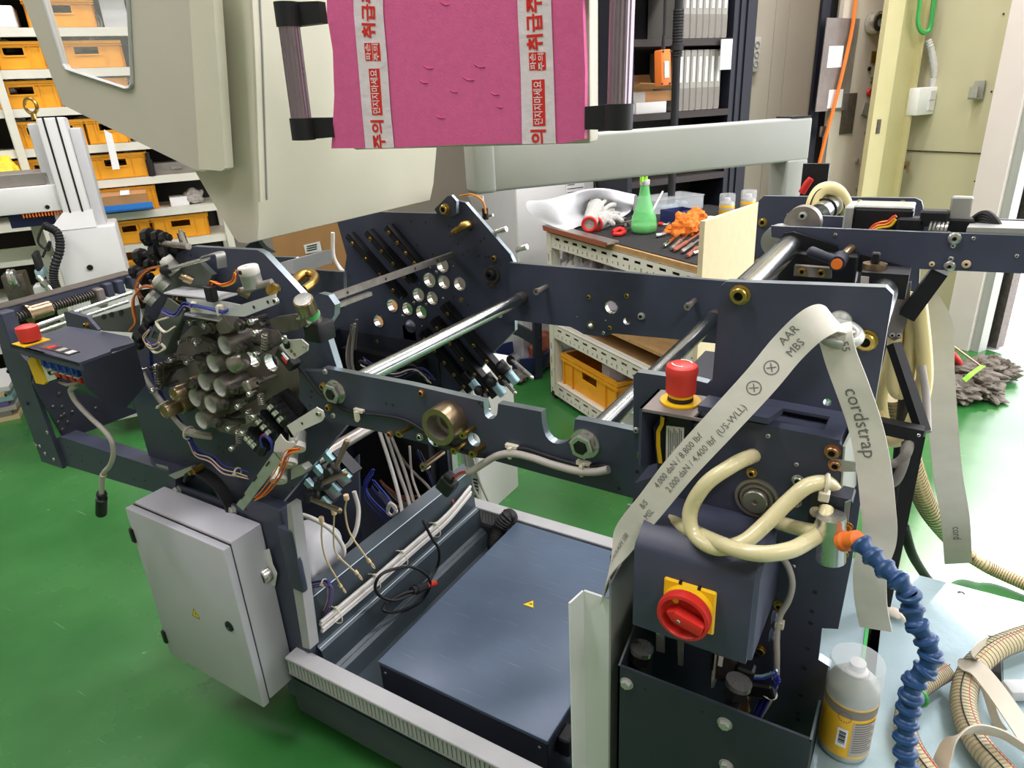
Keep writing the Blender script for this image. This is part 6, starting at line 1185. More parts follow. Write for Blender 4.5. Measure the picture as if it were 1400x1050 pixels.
bundle('lower_orange_wires', 'orange wires hanging from the three lower stepper motors', [(410, 616), (394, 621), (386, 640), (378, 655), (362, 675), (350, 684)], 0.80, 6, 0.006, 0.0013, ['wire_orange', 'wire_red'], 14, k=5)
bundle('blue_loop', 'blue wire loop beside the lower roller blocks', [(358, 612), (355, 600), (362, 596), (370, 605), (371, 618)], 0.835, 6, 0.003, 0.0014, ['wire_blue', 'wire_blue', 'wire_red'], 15, k=5)
q = pY(288, 400, 0.81); b = MB(); b.rb(-0.01, 0.012, -0.008, 0.008, -0.018, 0.014, 0.002, 1, 0, None, q); tag(b.build('wire_connector', 'black'), 'black wire connector on the silver bracket', 'connector')
# black cable along the near beam with clips, grey cable below
t = thing('beam_cable', 'thin black cable clipped along the near beam', 'cable', pY(520, 565, YN))
P = [(404, 497), (420, 515), (440, 540), (470, 559), (495, 565), (530, 569), (558, 576), (580, 590), (600, 602), (630, 616), (660, 624), (690, 617), (715, 613), (745, 622), (790, 635), (830, 637)]
b = MB(); b.tube(spl([pY(a, c, YN-0.005) for a, c in P], 6), 0.0032, 8); b.build('cable', 'rubber', t, 60)
for (px, py) in ((491, 562), (700, 611), (798, 634)): q = pY(px, py, YN-0.004); b = MB(); b.rb(-0.012, 0.012, -0.004, 0.004, -0.003, 0.005, 0.001, 1, 0, None, q); b.bx(-0.003, 0.003, -0.012, -0.003, -0.016, 0.002, 0, None, q); b.ball(q+V3(0, -0.008, -0.016), 0.004, n=8, k=6); b.build('clip', 'tie', t)
t = thing('signal_cable', 'beige grey cable along the near beam ending in a black connector', 'cable', pY(650, 640, YN))
P = [(832, 642), (815, 645), (790, 644), (755, 635), (725, 625), (700, 620), (680, 623), (664, 632), (648, 642), (640, 645)]
b = MB(); b.tube(spl([pY(a, c, YN-0.012) for a, c in P], 6), 0.0065, 10); b.build('cable', 'cable_grey', t, 60)
for j, m in enumerate(('wire_red', 'wire_purple', 'wire_orange')): b = MB(); b.tube(spl([pY(640, 644+j, YN-0.012), pY(628, 646+j*2, YN-0.012), pY(620, 653+j*2, YN-0.012)], 5), 0.0018, 6); b.build('wire', m, t)
q = pY(612, 662, YN-0.012); b = MB(); b.rb(-0.016, 0.016, -0.012, 0.012, -0.02, 0.016, 0.004, 1, 0, Matrix.Rotation(0.6, 3, 'Y'), q); b.rb(-0.01, 0.01, -0.01, 0.01, 0.01, 0.026, 0.003, 1, 0, Matrix.Rotation(0.4, 3, 'Y'), q); b.build('connector', 'black', t)
# white cable bundle along the base wall
t = thing('base_cable_bundle', 'three white cables tied along the inner wall of the base', 'cable', V3(-1.19, 1.2, 0.37))
for j in range(4):
    x, z = -1.192+0.004*(j % 2), 0.352+0.011*j; b = MB(); Q = spl([V3(x, 0.9, z), V3(x+0.003, 1.1, z+0.002*math.sin(j)), V3(x-0.001, 1.3, z-0.001), V3(x+0.002, 1.45, z+0.004), V3(x-0.01, 1.6, z+0.02)], 6); b.tube(Q, 0.0052, 8); b.build('cable', 'cable_white', t, 60)
for y in (0.95, 1.1, 1.22, 1.38): b = MB(); b.torus(V3(-1.19, y, 0.369), (0, 1, 0), 0.026, 0.0018, 18, 5); b.rb(-0.005, 0.005, -0.004, 0.004, -0.004, 0.004, 0.001, 1, 0, None, V3(-1.18, y, 0.395)); b.build('cable_tie', 'tie', t)
for i, (P, m, lb, r) in enumerate((([(519, 590, 1.5), (535, 640, 1.45), (548, 690, 1.4), (549, 720, 1.35), (542, 755, 1.28)], 'cable_white', 'light cable dropping into the base, left of three', 0.0065), ([(527, 590, 1.52), (545, 645, 1.48), (560, 690, 1.42), (560, 720, 1.36), (548, 748, 1.3)], 'cable_grey', 'grey cable dropping into the base, middle of three', 0.0065), ([(533, 592, 1.54), (552, 640, 1.5), (566, 690, 1.44), (566, 715, 1.38), (556, 742, 1.33)], 'cable_grey', 'grey cable dropping into the base, right of three', 0.006), ([(395, 700, 0.95), (425, 708, 0.97), (452, 724, 1.0), (468, 745, 1.02), (470, 758, 1.02), (464, 764, 1.03)], 'cable_white', 'white cable arching over the drive motor', 0.006), ([(484, 672, 1.1), (490, 695, 1.1), (488, 720, 1.08), (480, 740, 1.06), (472, 748, 1.05)], 'cable_white', 'white cable curving down behind the lanyards', 0.006), ([(560, 610, 1.5), (562, 640, 1.5), (566, 660, 1.48), (578, 690, 1.44), (590, 712, 1.42)], 'cable_grey', 'thin grey lead with an in-line joint in the base', 0.004), ([(538, 610, 1.55), (560, 640, 1.52), (585, 665, 1.5), (600, 690, 1.5)], 'cable_dim', 'dim grey cable crossing the dark base interior', 0.005))):
    tag(cable('base_cable', [pY(*p) for p in P], r, m), lb, 'cable')
bundle('navy_cable_coil', 'coiled navy blue cable in the dark base interior', [(508, 645), (498, 665), (502, 680), (520, 700), (540, 715), (532, 690), (515, 668), (508, 660)], 1.3, 7, 0.012, 0.0025, ['wire_navy', 'wire_blue'], 21, (0.55,))
bundle('white_wire_coil', 'small white cable coil tied in the base interior', [(528, 695), (532, 688), (540, 695), (536, 705), (529, 700), (534, 690), (542, 700)], 1.28, 4, 0.006, 0.003, ['cable_white'], 22)
bundle('motor_wires', 'purple and blue wires tied below the drive motor', [(402, 775), (408, 795), (422, 800), (448, 797), (452, 808), (448, 830), (432, 850), (420, 858)], 0.93, 9, 0.006, 0.0018, ['wire_purple', 'wire_navy', 'wire_blue', 'wire_cream'], 23, (0.4, 0.95), k=5)
bundle('interior_cables', 'dim bundle of cables at the back of the base interior', [(520, 665), (545, 690), (575, 695), (605, 690), (615, 700)], 1.5, 8, 0.02, 0.005, ['cable_dim', 'tool_brown', 'cable_dim'], 24)
bundle('rear_black_loom', 'black cable loom hanging in the rear of the base', [(572, 618), (585, 645), (592, 665), (600, 685), (608, 695)], 1.52, 8, 0.01, 0.003, ['rubber', 'wire_navy', 'rubber'], 25, (0.2, 0.6))
bundle('far_plate_cables', 'grey cables tied behind the far side plate', [(485, 440), (480, 460), (478, 490), (485, 515)], 1.55, 6, 0.014, 0.005, ['cable_dim', 'cable_grey'], 26)
bundle('upper_cables', 'grey cables tied behind the guide rails under the hood', [(480, 325), (486, 345), (482, 362), (490, 380)], 1.66, 6, 0.014, 0.005, ['cable_dim', 'cable_grey'], 27, (0.5,))
bundle('dark_wires', 'dark wires behind the big cross bar', [(495, 495), (515, 505), (545, 512), (570, 505), (590, 520)], 1.5, 9, 0.02, 0.0022, ['wire_navy', 'rubber', 'cable_grey'], 28, k=5)
b = MB(); b.tube(spl([pY(455, 318, 1.75), pY(456, 350, 1.75), pY(466, 368, 1.75), pY(473, 372, 1.64)], 6), 0.007, 8); tag(b.build('grey_hose', 'cable_white', None, 60), 'light grey hose in front of the cardboard box', 'hose')
# black lead with an inline connector, coiled in the base
t = thing('black_lead', 'black power lead with a loop and an inline connector in the base', 'cable', pZ(560, 800, 0.25))
P = [(578, 712, 0.34), (590, 735, 0.31), (600, 752, 0.29), (598, 775, 0.26), (580, 800, 0.26), (545, 820, 0.25), (520, 815, 0.25), (513, 800, 0.26), (525, 783, 0.27), (560, 775, 0.28), (582, 785, 0.28), (588, 800, 0.27), (575, 822, 0.25), (545, 836, 0.24), (525, 835, 0.24), (528, 825, 0.25), (550, 812, 0.27), (566, 808, 0.27)]
b = MB(); b.tube(spl([pX(a, c, -1.155+0.01*(i % 3)) for i, (a, c, z) in enumerate(P)], 6), 0.0045, 8); b.build('lead', 'rubber', t, 60)
a, c_ = pX(563, 808, -1.14), pX(595, 797, -1.14); d = (c_-a); b = MB(); b.cyl(a, a+d*0.6, 0.012, n=8); b.cyl(a+d*0.15, a+d*0.3, 0.015, n=8); b.cyl(a+d*0.6, c_, 0.009, n=8, m=1); b.build('connector', ['rubber', 'wire_red'], t)
# cardboard box and white vent box behind the machine
t = thing('carton', 'brown cardboard carton with a white label behind the machine', 'box', pV(430, 360, 3.0))
a, c_ = pY(380, 318, 2.2), pY(478, 372, 2.2); b = MB(); b.bx(a.x-0.05, c_.x, 2.2, 2.5, 0, a.z+0.1); b.build('body', 'cardboard', t)
b = MB(); b.prism(poly([(415, 335), (437, 330), (440, 343), (418, 347)], 2.195), (0, 0.002, 0)); lb_ = b.build('label', 'paper', t); b = MB()
for k in range(3): b.prism(poly([(419, 336.5+k*3), (433, 333.5+k*3), (433.3, 335+k*3), (419.3, 338+k*3)], 2.194), (0, 0.0005, 0))
b.build('print', 'black_print', lb_)
t = thing('vent_box', 'white box with vent slots on the floor behind the base', 'box', V3(-1.55, 2.05, 0)); b = MB(); p0, p1 = pY(626, 600, 1.95), pY(652, 684, 1.95); b.rb(p0.x, p1.x+0.02, 1.95, 2.25, p1.z-0.35, 0.62, 0.006, 1); b.build('body', 'white', t)
b = MB()
for k in range(7): b.bx(p1.x-0.01, p1.x+0.012, 1.948, 1.95, p1.z+0.0+k*0.016, p1.z+0.006+k*0.016)
b.build('vent', 'slot_dark', t)
for i, (P) in enumerate((((630, 600), (645, 660), (655, 682)), ((640, 600), (655, 655), (668, 685)))): tag(cable('rear_cable', [pY(a, c, 1.94) for a, c in P], 0.006, 'cable_grey'), ('left grey cable in front of the white vent box', 'right grey cable in front of the white vent box')[i], 'cable')
# ================================================================== DRIVE TOWER (right)
tw = thing('drive_tower', 'tall dark blue-grey machine tower with stop button and main switch', 'machine', V3(-0.15, 0.9, 0))
TO = [(993, 385), (1211, 393), (1221, 403), (1198, 540), (1165, 765), (1146, 860), (1124, 859), (1119, 902), (1135, 912), (1118, 1010), (1100, 1110), (850, 1040), (866, 690), (866, 513), (871, 509), (951, 520), (967, 524), (974, 519), (978, 470), (985, 391)]
b = MB(); b.prism(poly(TO, YN-0.004), (0, 0.015, 0), [hole_at(1031, 623, 0.011, YN-0.004), hole_at(1131, 550, 0.005, YN-0.004, 12)], 0, 1, 1); tp_ = b.build('front_plate', ['navy', 'edge'], tw)
for (px, py, r, kd, cl) in ((1012, 403, 0.0105, 'socket', 'zinc_yellow'), (1184, 465, 0.0105, 'socket', 'zinc_yellow'), (1040, 888, 0.007, 'socket', 'zinc_yellow'), (879, 622, 0.007, 'socket', 'zinc_yellow'), (879, 661, 0.007, 'socket', 'zinc_yellow'), (881, 675, 0.005, 'pan', 'galv'), (870, 588, 0.005, 'pan', 'galv'), (1085, 774, 0.003, 'pan', 'steel')): bolt(tp_, pY(px, py, YN-0.0042), (0, -1, 0), r, kd, cl)
for (px, py) in ((1114, 810), (1110, 836), (1108, 852), (1104, 887), (1100, 914), (1095, 951), (1091, 975), (1091, 984), (1083, 752), (871, 645)): bolt(tp_, pY(px, py, YN-0.0045), (0, -1, 0), 0.0035, 'hole', 'navy_dark', 'drilled_hole')
# left flank and body of the tower
a = pY(866, 700, YN); 
b = MB(); b.bx(a.x+0.003, -0.17, YN+0.03, 1.2, 0.1, 1.15); b.build('body', 'navy_dark', tw)
b = MB(); b.prism([pY(834, 760, 0.78), pY(867, 715, 0.84), pY(867, 900, 0.84), pY(840, 1060, 0.78)], (0.01, 0.006, 0)); b.build('flank', 'navy', tw)
b = MB(); b.bx(a.x, a.x+0.03, YN-0.004, YN+0.09, 0.1, 1.02); b.build('flank', 'navy', tw)
# far tower plate
b = MB(); b.prism(poly([(1044, 268), (1252, 271), (1260, 275), (1262, 283), (1255, 420), (1240, 520), (1020, 500), (1037, 275)], YF-0.012), (0, 0.012, 0), [hole_at(1175, 276, 0.0055, YF-0.012, 12), hole_at(1234, 277, 0.0055, YF-0.012, 12)], 0, 1, 1); fpl = b.build('far_plate', ['navy', 'edge'], tw)
for (px, py) in ((1043, 304), (1037, 359), (1077, 361)): bolt(fpl, pY(px, py, YF-0.0122), (0, -1, 0), 0.008, 'socket', 'zinc_yellow')
# tower cross bars
b3, b4 = pY(1012, 403, YN), pY(1185, 464, YN)
for p in (b3, b4): b = MB(); b.cyl((p.x, YN+0.011, p.z), (p.x, YF-0.012, p.z), 0.018, n=28); b.build('cross_bar', 'bar_steel', tw, 50)
# stop button bracket
ZB = 1.222
T_ = [pZ(874, 558, ZB), pZ(1000, 580, ZB), pZ(1040, 556, ZB), pZ(960, 541, ZB), pZ(900, 532, ZB)]
b = MB(); b.prism(T_, (0, 0, -0.004), [[pZ(948, 570, ZB), pZ(968, 574, ZB), pZ(975, 560, ZB), pZ(962, 557, ZB)]], 0); bk = b.build('button_bracket', 'warm_grey', tw)
b = MB(); b.prism([T_[0], T_[4], T_[4]-V3(0, 0, 0.115), T_[0]-V3(0, 0, 0.085)], (0.004, 0, 0)); b.build('bracket_side', 'navy', bk)
b = MB(); b.prism([pZ(954, 562, ZB), pZ(1050, 580, ZB), pZ(1070, 566, ZB), pZ(968, 548, ZB)], (0, 0, 0.008)); b.build('bracket_frame', 'navy', bk)
q = pZ(930, 549, ZB)
b = MB(); b.lathe(q, (0, 0, 1), [(0, 0.0005), (0.026, 0.0005), (0.026, 0.003), (0.017, 0.003)], 32); b.build('yellow_disc', 'yellow', tw, 40)
b = MB(); b.lathe(q, (0, 0, 1), [(0.0165, 0.003), (0.0165, 0.009)], 28); b.build('black_collar', 'rubber', tw)
b = MB(); b.lathe(q, (0, 0, 1), [(0.0165, 0.009), (0.0168, 0.013)], 28); b.build('yellow_ring', 'yellow', tw)
b = MB(); b.lathe(q, (0, 0, 1), [(0.017, 0.013), (0.0195, 0.015), (0.0195, 0.036), (0.0205, 0.04), (0.021, 0.046), (0.0195, 0.051), (0.015, 0.0535), (0, 0.054)], 36); sb = b.build('stop_button', 'red_cap', tw, 40)
for a0 in (0.4, 3.5): b = MB(); Q = [q+V3(0.0125*math.cos(a0+i*0.2), 0.0125*math.sin(a0+i*0.2), 0.0542) for i in range(9)]; b.ribbon(Q, [Vector((math.cos(a0+i*0.2), math.sin(a0+i*0.2), 0)) for i in range(9)], [0.0022+0.002*(i == 8) for i in range(9)], 0.0005); b.build('turn_arrow', 'tape_print', sb)
b = MB(); b.prism(poly([(907, 566), (945, 572), (946, 640), (905, 645)], 0.79), (0, 0.04, 0)); sl = b.build('contact_block', 'black', tw)
b = MB(); b.prism(poly([(911, 582), (935, 585), (934, 636), (910, 633)], 0.789), (0, 0.001, 0)); lbl = b.build('label', 'paper', sl); b = MB()
for k in range(8):
    x = 913.5+k*2.5; b.prism(poly([(x, 586+(k % 3)*3), (x+1, 586+(k % 3)*3), (x+0.8, 628-(k % 4)*6), (x-0.2, 628-(k % 4)*6)], 0.7885), (0, 0.0004, 0))
b.build('print', 'grey_print', lbl)
b = MB(); Q = [pY(906, 570, 0.785), pY(905, 580, 0.785), pY(900, 590, 0.785), pY(900, 610, 0.785), pY(903, 633, 0.785)]; b.ribbon(Q, [V3(1, 0, 0)]*5, 0.005, 0.002); b.build('yellow_strip', 'yellow', sl)
# gear box front under the strap
YG = 0.80
GO = [(893, 583), (1000, 576), (1148, 606), (1153, 612), (1147, 690), (1130, 712), (1060, 745), (868, 715), (868, 660), (900, 650)]
b = MB(); b.prism(poly(GO, YG), (0, 0.055, 0), [hole_at(1031, 623, 0.0085, YG, 14)], 0, 0); gx = b.build('gear_cover', ['navy', 'navy_dark'], tw)
b = MB(); b.prism([pY(1000, 576, YG), pY(1148, 606, YG), pY(1148, 606, YG)+V3(0.004, 0.055, 0.012), pY(1000, 576, YG)+V3(0, 0.055, 0.012)], (0, 0, 0.004), [[pY(1020, 575, YG+0.012)+V3(0, 0, 0.003), pY(1125, 596, YG+0.012)+V3(0, 0, 0.003), pY(1125, 596, YG+0.012)+V3(0.002, 0.03, 0.009), pY(1020, 575, YG+0.012)+V3(0, 0.03, 0.009)]]); b.build('cover_top', 'navy', gx)
b = MB(); b.prism([pY(1152, 610, YG), pY(1152, 610, YG)+V3(0.006, 0.055, 0.014), pY(1152, 690, YG)+V3(0.006, 0.055, 0), pY(1146, 690, YG)], (0.003, 0, 0)); b.build('cover_side', 'tubegrey', gx)
p = pY(1035, 680, YG); b = MB(); b.ring(p-V3(0, 0.004, 0), p, 0.0275, 0.0235, 32); b.lathe(p, (0, -1, 0), [(0.0235, 0.0), (0.021, 0.002), (0.0205, 0.006), (0.0175, 0.006), (0.017, 0.002), (0.0155, 0.002), (0.0155, 0.012), (0.014, 0.0135), (0.004, 0.0135), (0.003, 0.0115), (0, 0.0115)], 32); b.build('shaft_end', 'worn_steel', gx, 35)
for (px, py, r, kd, cl) in ((1028, 646, 0.0055, 'socket', 'zinc_yellow'), (1138, 617, 0.0075, 'socket', 'copper'), (1142, 635, 0.0065, 'socket', 'copper'), (1088, 686, 0.006, 'socket', 'steel'), (1091, 656, 0.006, 'socket', 'steel'), (1050, 596, 0.003, 'pan', 'galv'), (1089, 635, 0.0028, 'pan', 'galv')): bolt(gx, pY(px, py, YG), (0, -1, 0), r, kd, cl)
b = MB(); b.prism(poly([(1137, 627), (1170, 632), (1170, 645), (1150, 645), (1137, 641)], YG-0.002), (0, 0.002, 0)); b.build('tab', 'galv', gx)
b = MB(); b.prism(poly([(857, 690), (879, 695), (879, 704), (862, 702), (860, 716), (856, 716)], 0.8), (0, 0.004, 0)); b.build('cable_hook', 'galv', tw)
# main switch box
YS = 0.7
F_ = [pY(866, 745, YS), pY(1032, 790, YS), pY(1020, 905, YS), pY(866, 857, YS)]; F_[0].x = F_[3].x = (F_[0].x+F_[3].x)/2; F_[1].x = F_[2].x = (F_[1].x+F_[2].x)/2
zt_, zb_ = (F_[0].z+F_[1].z)/2, (F_[2].z+F_[3].z)/2; xl, xr = F_[0].x, F_[1].x
b = MB(); pf = [(YS, zb_), (YS, zt_-0.006), (YS+0.004, zt_+0.001), (YS+0.03, zt_+0.016), (YS+0.045, zt_+0.02), (YN-0.006, zt_+0.022), (YN-0.006, zb_)]
b.prism([V3(xl, y, z) for y, z in pf], (xr-xl, 0, 0)); b.prism([V3(xr, y+0.003, z-0.001) for y, z in pf[1:]]+[V3(xr, YS+0.006, zb_+0.002)], (0.005, 0.004, -0.002)); sbx = b.build('switch_box', 'navy', tw)
for z in (0.955, 0.925): bolt(sbx, V3(xr+0.0145, YS+0.07, z), (1, 0, 0), 0.006, 'hex', 'navy')
c = pY(943, 826, YS); b = MB(); b.rb(-0.0335, 0.0335, -0.006, 0, -0.0335, 0.0335, 0.002, 1, 0, None, c); yp = b.build('yellow_plate', 'yellow', sbx)
b = MB(); b.lathe(c, (0, -1, 0), [(0.0325, 0.006), (0.0325, 0.016), (0.029, 0.018)], 40); b.build('yellow_collar', 'yellow', yp, 40)
for sx_ in (-1, 1): b = MB(); b.bx(sx_*0.012-0.002, sx_*0.012+0.002, -0.0065, 0, 0.031, 0.034, 0, None, c); b.build('notch', 'black', yp)
b = MB(); b.lathe(c, (0, -1, 0), [(0.028, 0.014), (0.033, 0.016), (0.034, 0.024), (0.033, 0.03), (0.029, 0.031), (0.027, 0.028), (0.026, 0.02), (0, 0.02)], 40); kn = b.build('rotary_knob', 'red', sbx, 40)
b = MB(); Rk = Matrix.Rotation(0.28, 3, 'Y'); b.rb(-0.012, 0.0275, -0.036, -0.019, -0.0085, 0.0085, 0.003, 2, 0, Rk, c); b.prism([c+Rk @ V3(-0.02, -0.02, 0), c+Rk @ V3(-0.01, -0.02, 0.0085), c+Rk @ V3(-0.01, -0.02, -0.0085)], (0, -0.014, 0)); b.build('grip', 'red', kn)
for (dx, dz, m) in ((-0.012, 0.018, 'yellow'), (0.002, -0.015, 'black')): b = MB(); b.cyl(c+V3(dx, -0.0195, dz), c+V3(dx, -0.0225, dz), 0.0042, n=12); b.build('lock_hole', m, kn)
bolt(kn, c+V3(-0.003, -0.036, -0.001), (0, -1, 0), 0.0025, 'pan', 'steel')
# lower apron plate
YA = 0.715
AP = [pY(845, 917, YA), pY(1108, 1003, YA)]; za = (AP[0].z+AP[1].z)/2
b = MB(); b.prism([V3(AP[0].x, YA, za), V3(AP[1].x, YA, za), V3(AP[1].x, YA, 0.45), V3(AP[0].x, YA, 0.45)], (0, 0.004, 0)); b.prism([V3(AP[1].x, YA, za), V3(AP[1].x, YA+0.07, za+0.0), V3(AP[1].x, YA+0.07, 0.45), V3(AP[1].x, YA, 0.45)], (0.003, 0, 0), (), 0); b.prism([V3(AP[0].x, YA, za), V3(AP[0].x, YN, za+0.07), V3(AP[0].x, YN, 0.45), V3(AP[0].x, YA, 0.45)], (0.003, 0, 0)); ap = b.build('apron', 'navy_dark', tw)
b = MB(); b.bx(AP[1].x, AP[1].x+0.003, YA, YA+0.07, za-0.003, za+0.001); b.build('apron_edge', 'edge', ap)
for (px, py) in ((857, 934), (991, 989), (993, 1046)): bolt(ap, pY(px, py, YA), (0, -1, 0), 0.0068, 'hex', 'galv')
for (px, py) in ((882, 942), (960, 973)): bolt(ap, pY(px, py, YA-0.0003), (0, -1, 0), 0.002, 'hole', 'slot_dark', 'drilled_hole')
for (px, py, px2, py2, y) in ((876, 893, 864, 920, 0.76), (1008, 940, 992, 985, 0.76)):
    a = pY(px, py, y); d = V3(-0.12, -0.1, -1).normalized(); b = MB(); b.lathe(a, d, [(0, -0.012), (0.018, -0.012), (0.018, -0.004), (0.0, -0.004)], 20); b.build('gland_ring', 'steel', tw, 40); b = MB(); b.lathe(a, d, [(0, -0.004), (0.0175, -0.004), (0.0175, 0.012), (0.014, 0.016), (0, 0.016)], 6); b.build('gland_nut', 'rubber', tw, 30); b = MB(); b.cyl(a+d*0.016, a+d*0.06, 0.0105, n=14); b.build('gland_cable', 'rubber', tw, 40)
b = MB(); b.prism(poly([(897, 866), (908, 869), (908, 893), (897, 890)], 0.8), (0, 0.004, 0)); b.prism(poly([(926, 876), (934, 879), (933, 911), (927, 909)], 0.8), (0, 0.004, 0)); b.build('inner_rail', 'galv', tw)
b = MB(); b.prism(poly([(974, 893), (980, 895), (976, 940), (972, 941)], 0.79), (0, 0.02, 0)); b.build('circuit_card', 'cable_white', tw)
b = MB(); b.rb(-0.02, 0.018, -0.01, 0.02, -0.03, 0.02, 0.002, 1, 0, None, pY(992, 905, 0.8)); b.build('relay', 'dark_steel', tw); b = MB(); b.prism(poly([(983, 897), (989, 899), (987, 912), (981, 910)], 0.788), (0, 0.001, 0)); b.build('relay_label', 'paper', tw)
b = MB(); b.rb(-0.022, 0.024, -0.012, 0.012, -0.012, 0.012, 0.003, 1, 0, Matrix.Rotation(-0.3, 3, 'Y'), pY(1036, 938, 0.79)); b.rb(-0.012, 0.012, -0.01, 0.01, -0.01, 0.01, 0.003, 1, 0, None, pY(1020, 917, 0.79)); b.build('plug', 'black', tw)
bundle('switch_wires', 'blue wires feeding into the tower below the main switch', [(1062, 930), (1048, 950), (1035, 975), (1028, 995)], 0.79, 7, 0.008, 0.002, ['wire_blue', 'wire_blue', 'wire_navy'], 31, (0.3,))
bundle('plug_wires', 'short blue wires at the black plug in the tower', [(1026, 925), (1040, 926), (1052, 922), (1060, 918)], 0.79, 4, 0.004, 0.0018, ['wire_blue', 'pale_cyan'], 32)
b = MB(); b.crumple(pY(1012, 965, 0.8), 0.016, 0.012, 0.03, 3, 0, 14, 10); tag(b.build('heat_sleeve', 'copper', tw))
t = thing('tower_cable', 'light grey cable running down the tower plate beside the switch box', 'cable', pY(1040, 980, 0.84))
P = [(1062, 758), (1075, 770), (1083, 795), (1078, 820), (1066, 842), (1062, 870), (1062, 900), (1060, 935), (1050, 960), (1030, 990)]
b = MB(); b.tube(spl([pY(a, c, YN-0.014-0.002*i) for i, (a, c) in enumerate(P)], 6), 0.0048, 8); b.build('cable', 'cable_grey', t, 60)
for (px, py) in ((1066, 827), (1064, 840)): bolt(t, pY(px-1, py, YN-0.006), (0, -1, 0), 0.006, 'socket', 'zinc_yellow')
b = MB(); b.rb(-0.006, 0.006, -0.005, 0.005, -0.006, 0.006, 0.001, 1, 0, None, pY(1066, 853, YN-0.022)); b.build('clip', 'tie', t)
# eye bolt
e = pY(1148, 440, YN-0.004); t = thing('eye_bolt', 'bright zinc lifting eye bolt on the upper tower plate', 'eye bolt', e)
b = MB(); b.lathe(e, (0, -1, 0), [(0, 0), (0.014, 0), (0.014, 0.006), (0.008, 0.01), (0.008, 0.02)], 20); b.build('collar', 'galv', t, 40)
b = MB(); b.torus(e-V3(-0.004, 0.037, 0.002), V3(0.15, -0.25, 1), 0.021, 0.0065, 28, 12); b.build('ring', 'galv', t, 60)
# ------------------------------------------------ valve block and air fittings
t = thing('valve_block', 'dark valve block with aluminium manifold on the tower edge', 'valve', pY(1130, 710, 0.78))
b = MB(); b.prism(poly([(1110, 676), (1118, 673), (1164, 684), (1166, 688), (1156, 725), (1150, 740), (1103, 722), (1103, 715)], 0.775), (0, 0.03, 0), (), 0, 0); b.build('body', 'navy_dark', t)
bolt(t, pY(1125, 681, 0.775), (0, -1, 0.2), 0.006, 'pan', 'brass'); bolt(t, pY(1116, 700, 0.775), (0, -1, 0), 0.005, 'hex', 'tie')
a, c_ = pY(1136, 705, 0.755), pY(1136, 765, 0.755); b = MB(); b.cyl(a, c_, 0.0165, n=24); b.build('manifold', 'steel', t, 40)
for (px, py) in ((1159, 720), (1153, 758)): bolt(t, pY(px, py, 0.765), (0, -1, 0), 0.004, 'hex', 'brass')
for (P) in (((1113, 728), (1124, 732)), ((1118, 737), (1128, 737))): b = MB(); b.cyl(pY(*P[0], 0.755), pY(*P[1], 0.755), 0.0095, n=10); b.build('clamp_ring', 'tie', t, 40)
a, c_ = pY(1151, 740, 0.745), pY(1173, 738, 0.735); b = MB(); b.lathe(a, c_-a, [(0, 0), (0.012, 0), (0.012, 0.006), (0.009, 0.008), (0.009, 0.016), (0.011, 0.017), (0.011, (c_-a).length), (0, (c_-a).length)], 16); b.build('orange_fitting', 'orange', t, 35)
b = MB(); b.prism(poly([(1155, 688), (1163, 685), (1154, 760), (1148, 762)], 0.765), (0, 0.004, 0)); b.build('side_plate', 'edge', t)
# blue segmented coolant hose
t = thing('coolant_hose', 'blue segmented ball-joint coolant hose hanging in front of the steel table', 'hose', pY(1240, 1040, 0.66))
P = [(1174, 740, .735), (1190, 757, .725), (1208, 776, .715), (1228, 793, .705), (1243, 812, .70), (1247, 835, .70), (1254, 858, .69), (1267, 875, .69), (1274, 895, .685), (1268, 913, .68), (1252, 926, .675), (1247, 945, .67), (1242, 968, .67), (1239, 992, .665), (1237, 1018, .66), (1240, 1045, .655), (1246, 1075, .65)]
Q = spl([pY(*p) for p in P], 10); L = [0]
for i in range(1, len(Q)): L.append(L[-1]+(Q[i]-Q[i-1]).length)
def at_len(s):
    for i in range(1, len(Q)):
        if L[i] >= s: f = (s-L[i-1])/(L[i]-L[i-1]); return Q[i-1].lerp(Q[i], f)
    return Q[-1].copy()
seg = MB().lathe((0, 0, 0), (0, 0, 1), [(0.0085, 0), (0.0125, 0.002), (0.0128, 0.005), (0.0105, 0.007), (0.0085, 0.011), (0.0082, 0.015), (0.0105, 0.017), (0.0105, 0.02), (0.008, 0.021)], 18).mesh('segment', ['blue_hose'], None, 50)
s_ = 0
while s_ < L[-1]-0.018: p0, p1 = at_len(s_), at_len(s_+0.0175); inst('segment', seg, t, aim(p0, p1-p0)); s_ += 0.0175
# beige air hoses
def hose(name, label, P, r, m='hose', n=10):
    return tag(cable(name, [pY(*p) for p in P], r, m, None, 8, 12), label, 'hose')
hose('air_hose', 'translucent beige hose looping from the hole in the gear cover', [(1033, 622, .81), (1022, 626, .78), (1000, 637, .75), (965, 662, .73), (944, 698, .725), (949, 730, .715), (978, 749, .70), (1015, 742, .71), (1045, 718, .73), (1075, 688, .75), (1103, 665, .765), (1128, 660, .785), (1140, 668, .80)], 0.0095)
hose('air_hose', 'translucent beige hose sagging under the loop to the valve block', [(880, 698, .79), (915, 712, .755), (955, 730, .725), (1000, 749, .69), (1040, 757, .685), (1080, 752, .70), (1108, 738, .735), (1122, 728, .755)], 0.0095)
hose('air_hose', 'short beige hose entering the valve block from the left', [(1048, 708, .80), (1070, 716, .775), (1095, 723, .76), (1118, 727, .755)], 0.009)
hose('air_hose', 'short beige hose turning down from the dark block into the manifold', [(1130, 695, .77), (1128, 706, .76), (1123, 720, .755), (1120, 730, .755)], 0.0085)
